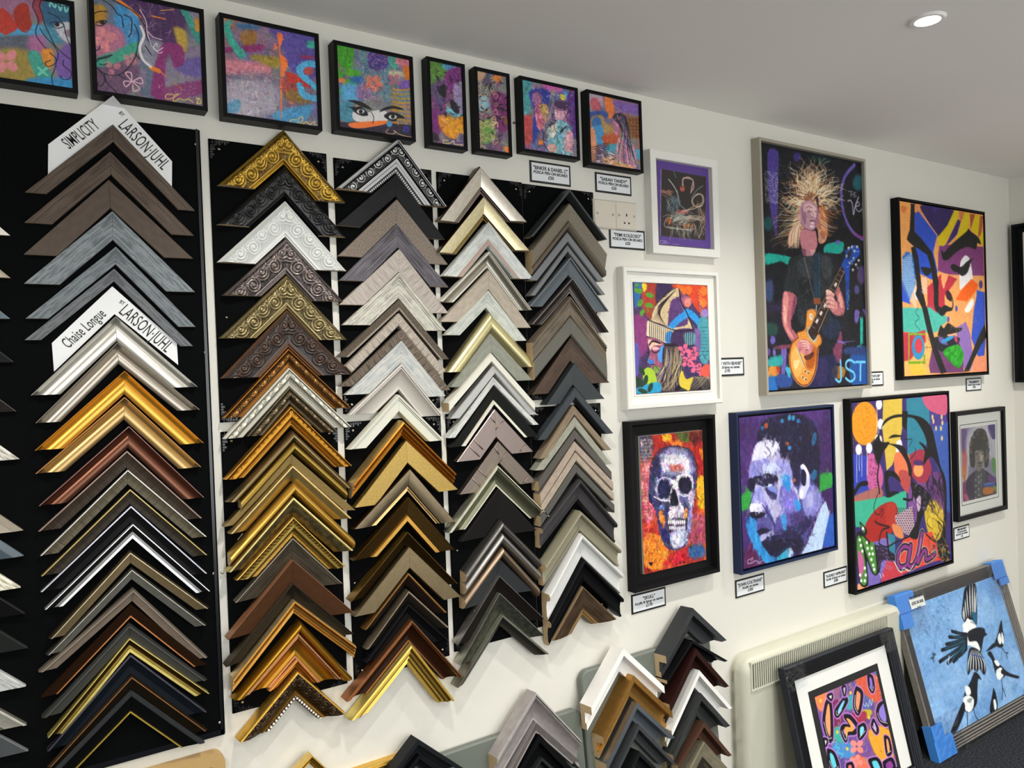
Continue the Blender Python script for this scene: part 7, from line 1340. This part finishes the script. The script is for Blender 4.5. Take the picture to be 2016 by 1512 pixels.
for sx, sz in ((0, 1), (1, 1), (0, 0), (1, 0)):
    m = MB(); cx = W if sx else 0; cz = H if sz else 0; dx = -1 if sx else 1; dzz = -1 if sz else 1; L_ = .125 if not sx or not sz else .1; q = .07; t = .006
    m.box(cx - dx * t, cx + dx * L_, -dz - t, -dz + .0, cz - dzz * t, cz + dzz * q, bev=.004); m.box(cx - dx * t, cx + dx * q, -dz - t, -dz + .0, cz + dzz * q, cz + dzz * L_, bev=.0)
    m.box(cx - dx * t, cx, -dz, .002, cz - dzz * t, cz + dzz * L_); m.box(cx, cx + dx * L_, -dz, .002, cz - dzz * t, cz)
    m.build('corner_protector', M_PAD, root)
wrap(root, W, H, dz + .007, -.01, H - .15, .2, .155); wrap(root, W, H, dz + .007, W - .16, H - .13, .17, .135); wrap(root, W, H, dz + .007, .0, -.0, .2, .15)
# handwritten note taped on
nn = [on_plane(x, y, M2, dz + .009) for x, y in ((1789, 1181), (1817.5, 1171.5), (1823, 1190.5), (1795, 1200))]
nt_ = mesh_obj('note', [(p.x, p.y, p.z) for p in nn] + [(p.x, p.y + .0008, p.z) for p in nn], [(0, 1, 2, 3), (7, 6, 5, 4), (0, 4, 5, 1), (1, 5, 6, 2), (2, 6, 7, 3), (3, 7, 4, 0)], plain('note_paper', 'eceae4', .6), root)
c = (nn[0] + nn[1] + nn[2] + nn[3]) / 4; uu = (nn[1] - nn[0]); an = math.atan2(uu.z, uu.x); vv = Vector((-math.sin(an), 0, math.cos(an)))
for k, s_ in enumerate(('MAGPIE STUDY 2', 'ACRYLIC ON CANVAS', '£95')): text_mesh(s_, .017, M_INK, nt_, tuple(c + vv * (.022 - .022 * k) + Vector((0, -.0006, 0))), an, fit=uu.length * (.86, .8, .28)[k])
# wooden and gold frames just peeping in at the bottom edge
def plainframe(x0, x1, z0, z1, depth, w, col, label, rad=0, y=.0):
    e = empty('empty_frame', (x0, -y, z0), label=label, cat='picture frame'); W, H = x1 - x0, z1 - z0
    if rad:
        o1 = rrect(0, W, 0, H, rad); o2 = rrect(w, W - w, w, H - w, .004); n = len(o1); vs = [(x, -depth, z) for x, z in o1] + [(x, -depth, z) for x, z in o2] + [(x, 0, z) for x, z in o1] + [(x, -.01, z) for x, z in o2]
        fs = []
        for k in range(n): j = (k + 1) % n; fs += [(k, n + k, n + j, j), (k, j, 2 * n + j, 2 * n + k), (n + k, 3 * n + k, 3 * n + j, n + j)]
        mesh_obj('frame', vs, fs, plain('frame_' + col, col, .5, bump=(120, .2)), e)
    else:
        for nm, O, d, n, Ln in (('rail', (0, 0, H), (1, 0, 0), (0, 0, -1), W), ('rail', (0, 0, 0), (1, 0, 0), (0, 0, 1), W), ('stile', (0, 0, 0), (0, 0, 1), (1, 0, 0), H), ('stile', (W, 0, 0), (0, 0, 1), (-1, 0, 0), H)):
            sweep(nm, 'ridge', O, d, n, (0, -1, 0), w, depth, 0, w, Ln, Ln - w, [fin(col + 'm'), fin('e0b860m'), fin('6a4418m')], e, endmat=False)
    m = MB(); m.box(w * .9, W - w * .9, -.01, -.004, w * .9, H - w * .9); m.build('backing', plain('dark_backing', '0a0a0b', .8), e)
    return e
plainframe(-.12, .366, .38, .758, .03, .026, 'b4945f', 'light wood frame with rounded corners peeping in at the bottom left', .022)
plainframe(.42, .80, .25, .6165, .02, .03, 'b08a3a', 'gold frame edge behind the black samples at the bottom')

# ---------------------------------------------------------------- leaning grey sample boards with deep tray mouldings
M_GREY = plain('sage_grey_board', '646a62', .45)
def lboard(x0, x1, ztop, deg, label):
    yb = .006 + ztop * math.tan(math.radians(deg)); mw = leanm(yb, deg)
    zt = ztop / math.cos(math.radians(deg)); e = empty('leaning_board', mw @ Vector((x0, 0, 0)), mw.to_euler(), label=label, cat='display board', group='grey leaning sample boards')
    W = x1 - x0; shell('board', [(rrect(0, W, 0, zt, .03), 0), (rrect(0, W, 0, zt, .03), -.016), (rrect(.004, W - .004, .004, zt - .004, .027), -.020)], M_GREY, e); return mw
pT = at(1251, 1293, .03); pL = at(1150, 1400, .05); pR = at(1414, 1433, .05)
mA = lboard(at(1146, 1345, .03).x, pR.x, pT.z, 5.0, 'sage grey leaning board with rounded top holding two stacks of deep samples')
pT2 = at(1104, 1409, .03); mB = lboard(.60, at(1148, 1405, .03).x - .004, pT2.z, 5.6, 'sage grey leaning board at the bottom centre behind the grey and black samples')
mC = lboard(.30, .58, .615, 5.0, 'sage grey leaning board mostly below the picture at the bottom left centre')
def stack(rows, mw, colname, group):
    prev = None
    for (A, I, Lt, Rt, H, prof, cols, look, ends) in rows:
        corner_sample(A, I, Lt, Rt, H / 1000, .020, prof, cols, ends, None, lab(look, prev, colname), group, mw); prev = look
stack([((1364, 1197), (1366.4, 1238), (1311, 1292), (1430.9, 1260.5), 52, 'tray', ['343638p'], 'deep dark grey tray', 'vh'),
       ((1363, 1260.5), (1365, 1274), (1313, 1340), (1433, 1301), 50, 'tray', ['101012p'], 'deep black tray', 'vh'),
       ((1369.8, 1276.3), (1369.8, 1314), (1317.8, 1387), (1435.4, 1351), 50, 'tray', ['2a1512p'], 'deep mahogany tray', 'vh'),
       ((1376.6, 1319.3), (1374, 1350), (1322.3, 1439), (1441.7, 1394), 50, 'tray', ['e2e2dep'], 'deep white tray', 'vh'),
       ((1380, 1364.5), (1376, 1407.5), (1325, 1487), (1437.6, 1429), 50, 'tray', ['363938g242626'], 'deep charcoal grained tray', 'vh'),
       ((1386.3, 1421), (1379, 1449.5), (1334, 1507), (1440.9, 1487), 50, 'tray', ['4a3228p'], 'deep chocolate brown tray', 'vh'),
       ((1385.6, 1459.4), (1389, 1499), (1340, 1545), (1445, 1526), 40, 'bandin', ['7c7662w', '2a2620p'], 'taupe washed flat', 'vh')], mA, 'rightmost bottom stack', 'deep samples on the right grey board')
stack([((1227.3, 1276.3), (1229.5, 1318), (1164, 1392.8), (1307.6, 1351), 52, 'tray', ['eceae6p'], 'deep white tray', 'vv'),
       ((1247.6, 1329.5), (1245.4, 1368), (1187.7, 1451.6), (1323.4, 1400.7), 52, 'tray', ['b88a48m'], 'deep gold tray', 'vv'),
       ((1253.3, 1382.6), (1255.5, 1414), (1194, 1505), (1329, 1452), 52, 'tray', ['8a929an'], 'deep steel blue tray', 'vh'),
       ((1257.8, 1426.7), (1258, 1449), (1200, 1545), (1331.3, 1503), 50, 'tray', ['3a3c3ep'], 'deep slate tray', 'vh'),
       ((1259, 1478.8), (1260, 1500), (1205, 1590), (1331, 1550), 48, 'tray', ['1a1b1dp'], 'deep soft black tray', 'vh')], mA, 'bottom stack under the skull', 'deep samples on the right grey board')
stack([((1054.5, 1363), (1057, 1416), (978, 1492.5), (1143, 1456.4), 48, 'scoopl', ['8a8482x', '9c9694x', '5a5654x'], 'upper stone grey scooped', 'vv'),
       ((1054.5, 1421.5), (1054.5, 1440), (980, 1560), (1141.7, 1498.5), 44, 'bandin', ['7c7674x', '8c8684x'], 'lower stone grey', 'vh'),
       ((1062.3, 1445.5), (1066, 1488), (985, 1580), (1143, 1530), 44, 'tray', ['0a0b0cp'], 'glossy black tray', 'vh'),
       ((1067, 1491), (1067, 1506), (990, 1610), (1143, 1560), 40, 'tray', ['26282ap'], 'dark grey tray', 'vh')], mB, 'bottom centre stack', 'deep samples on the centre grey board')
stack([((823.5, 1455), (826, 1483), (745, 1560), (912, 1512), 42, 'tray', ['191b1ep'], 'dull black tray', 'vh'),
       ((826.5, 1486), (826, 1505), (760, 1570), (905, 1545), 38, 'tray', ['101113p'], 'inner dull black tray', 'vh')], mB, 'stack left of bottom centre', 'deep samples on the centre grey board')
stack([((612, 1484), (613, 1502), (555, 1545), (668, 1535), 30, 'ridge', ['b8903cm', 'e8c878m', '4a3010m'], 'small gold peaked', 'vh')], mC, 'bottom edge left of centre', 'deep samples on the left grey board')
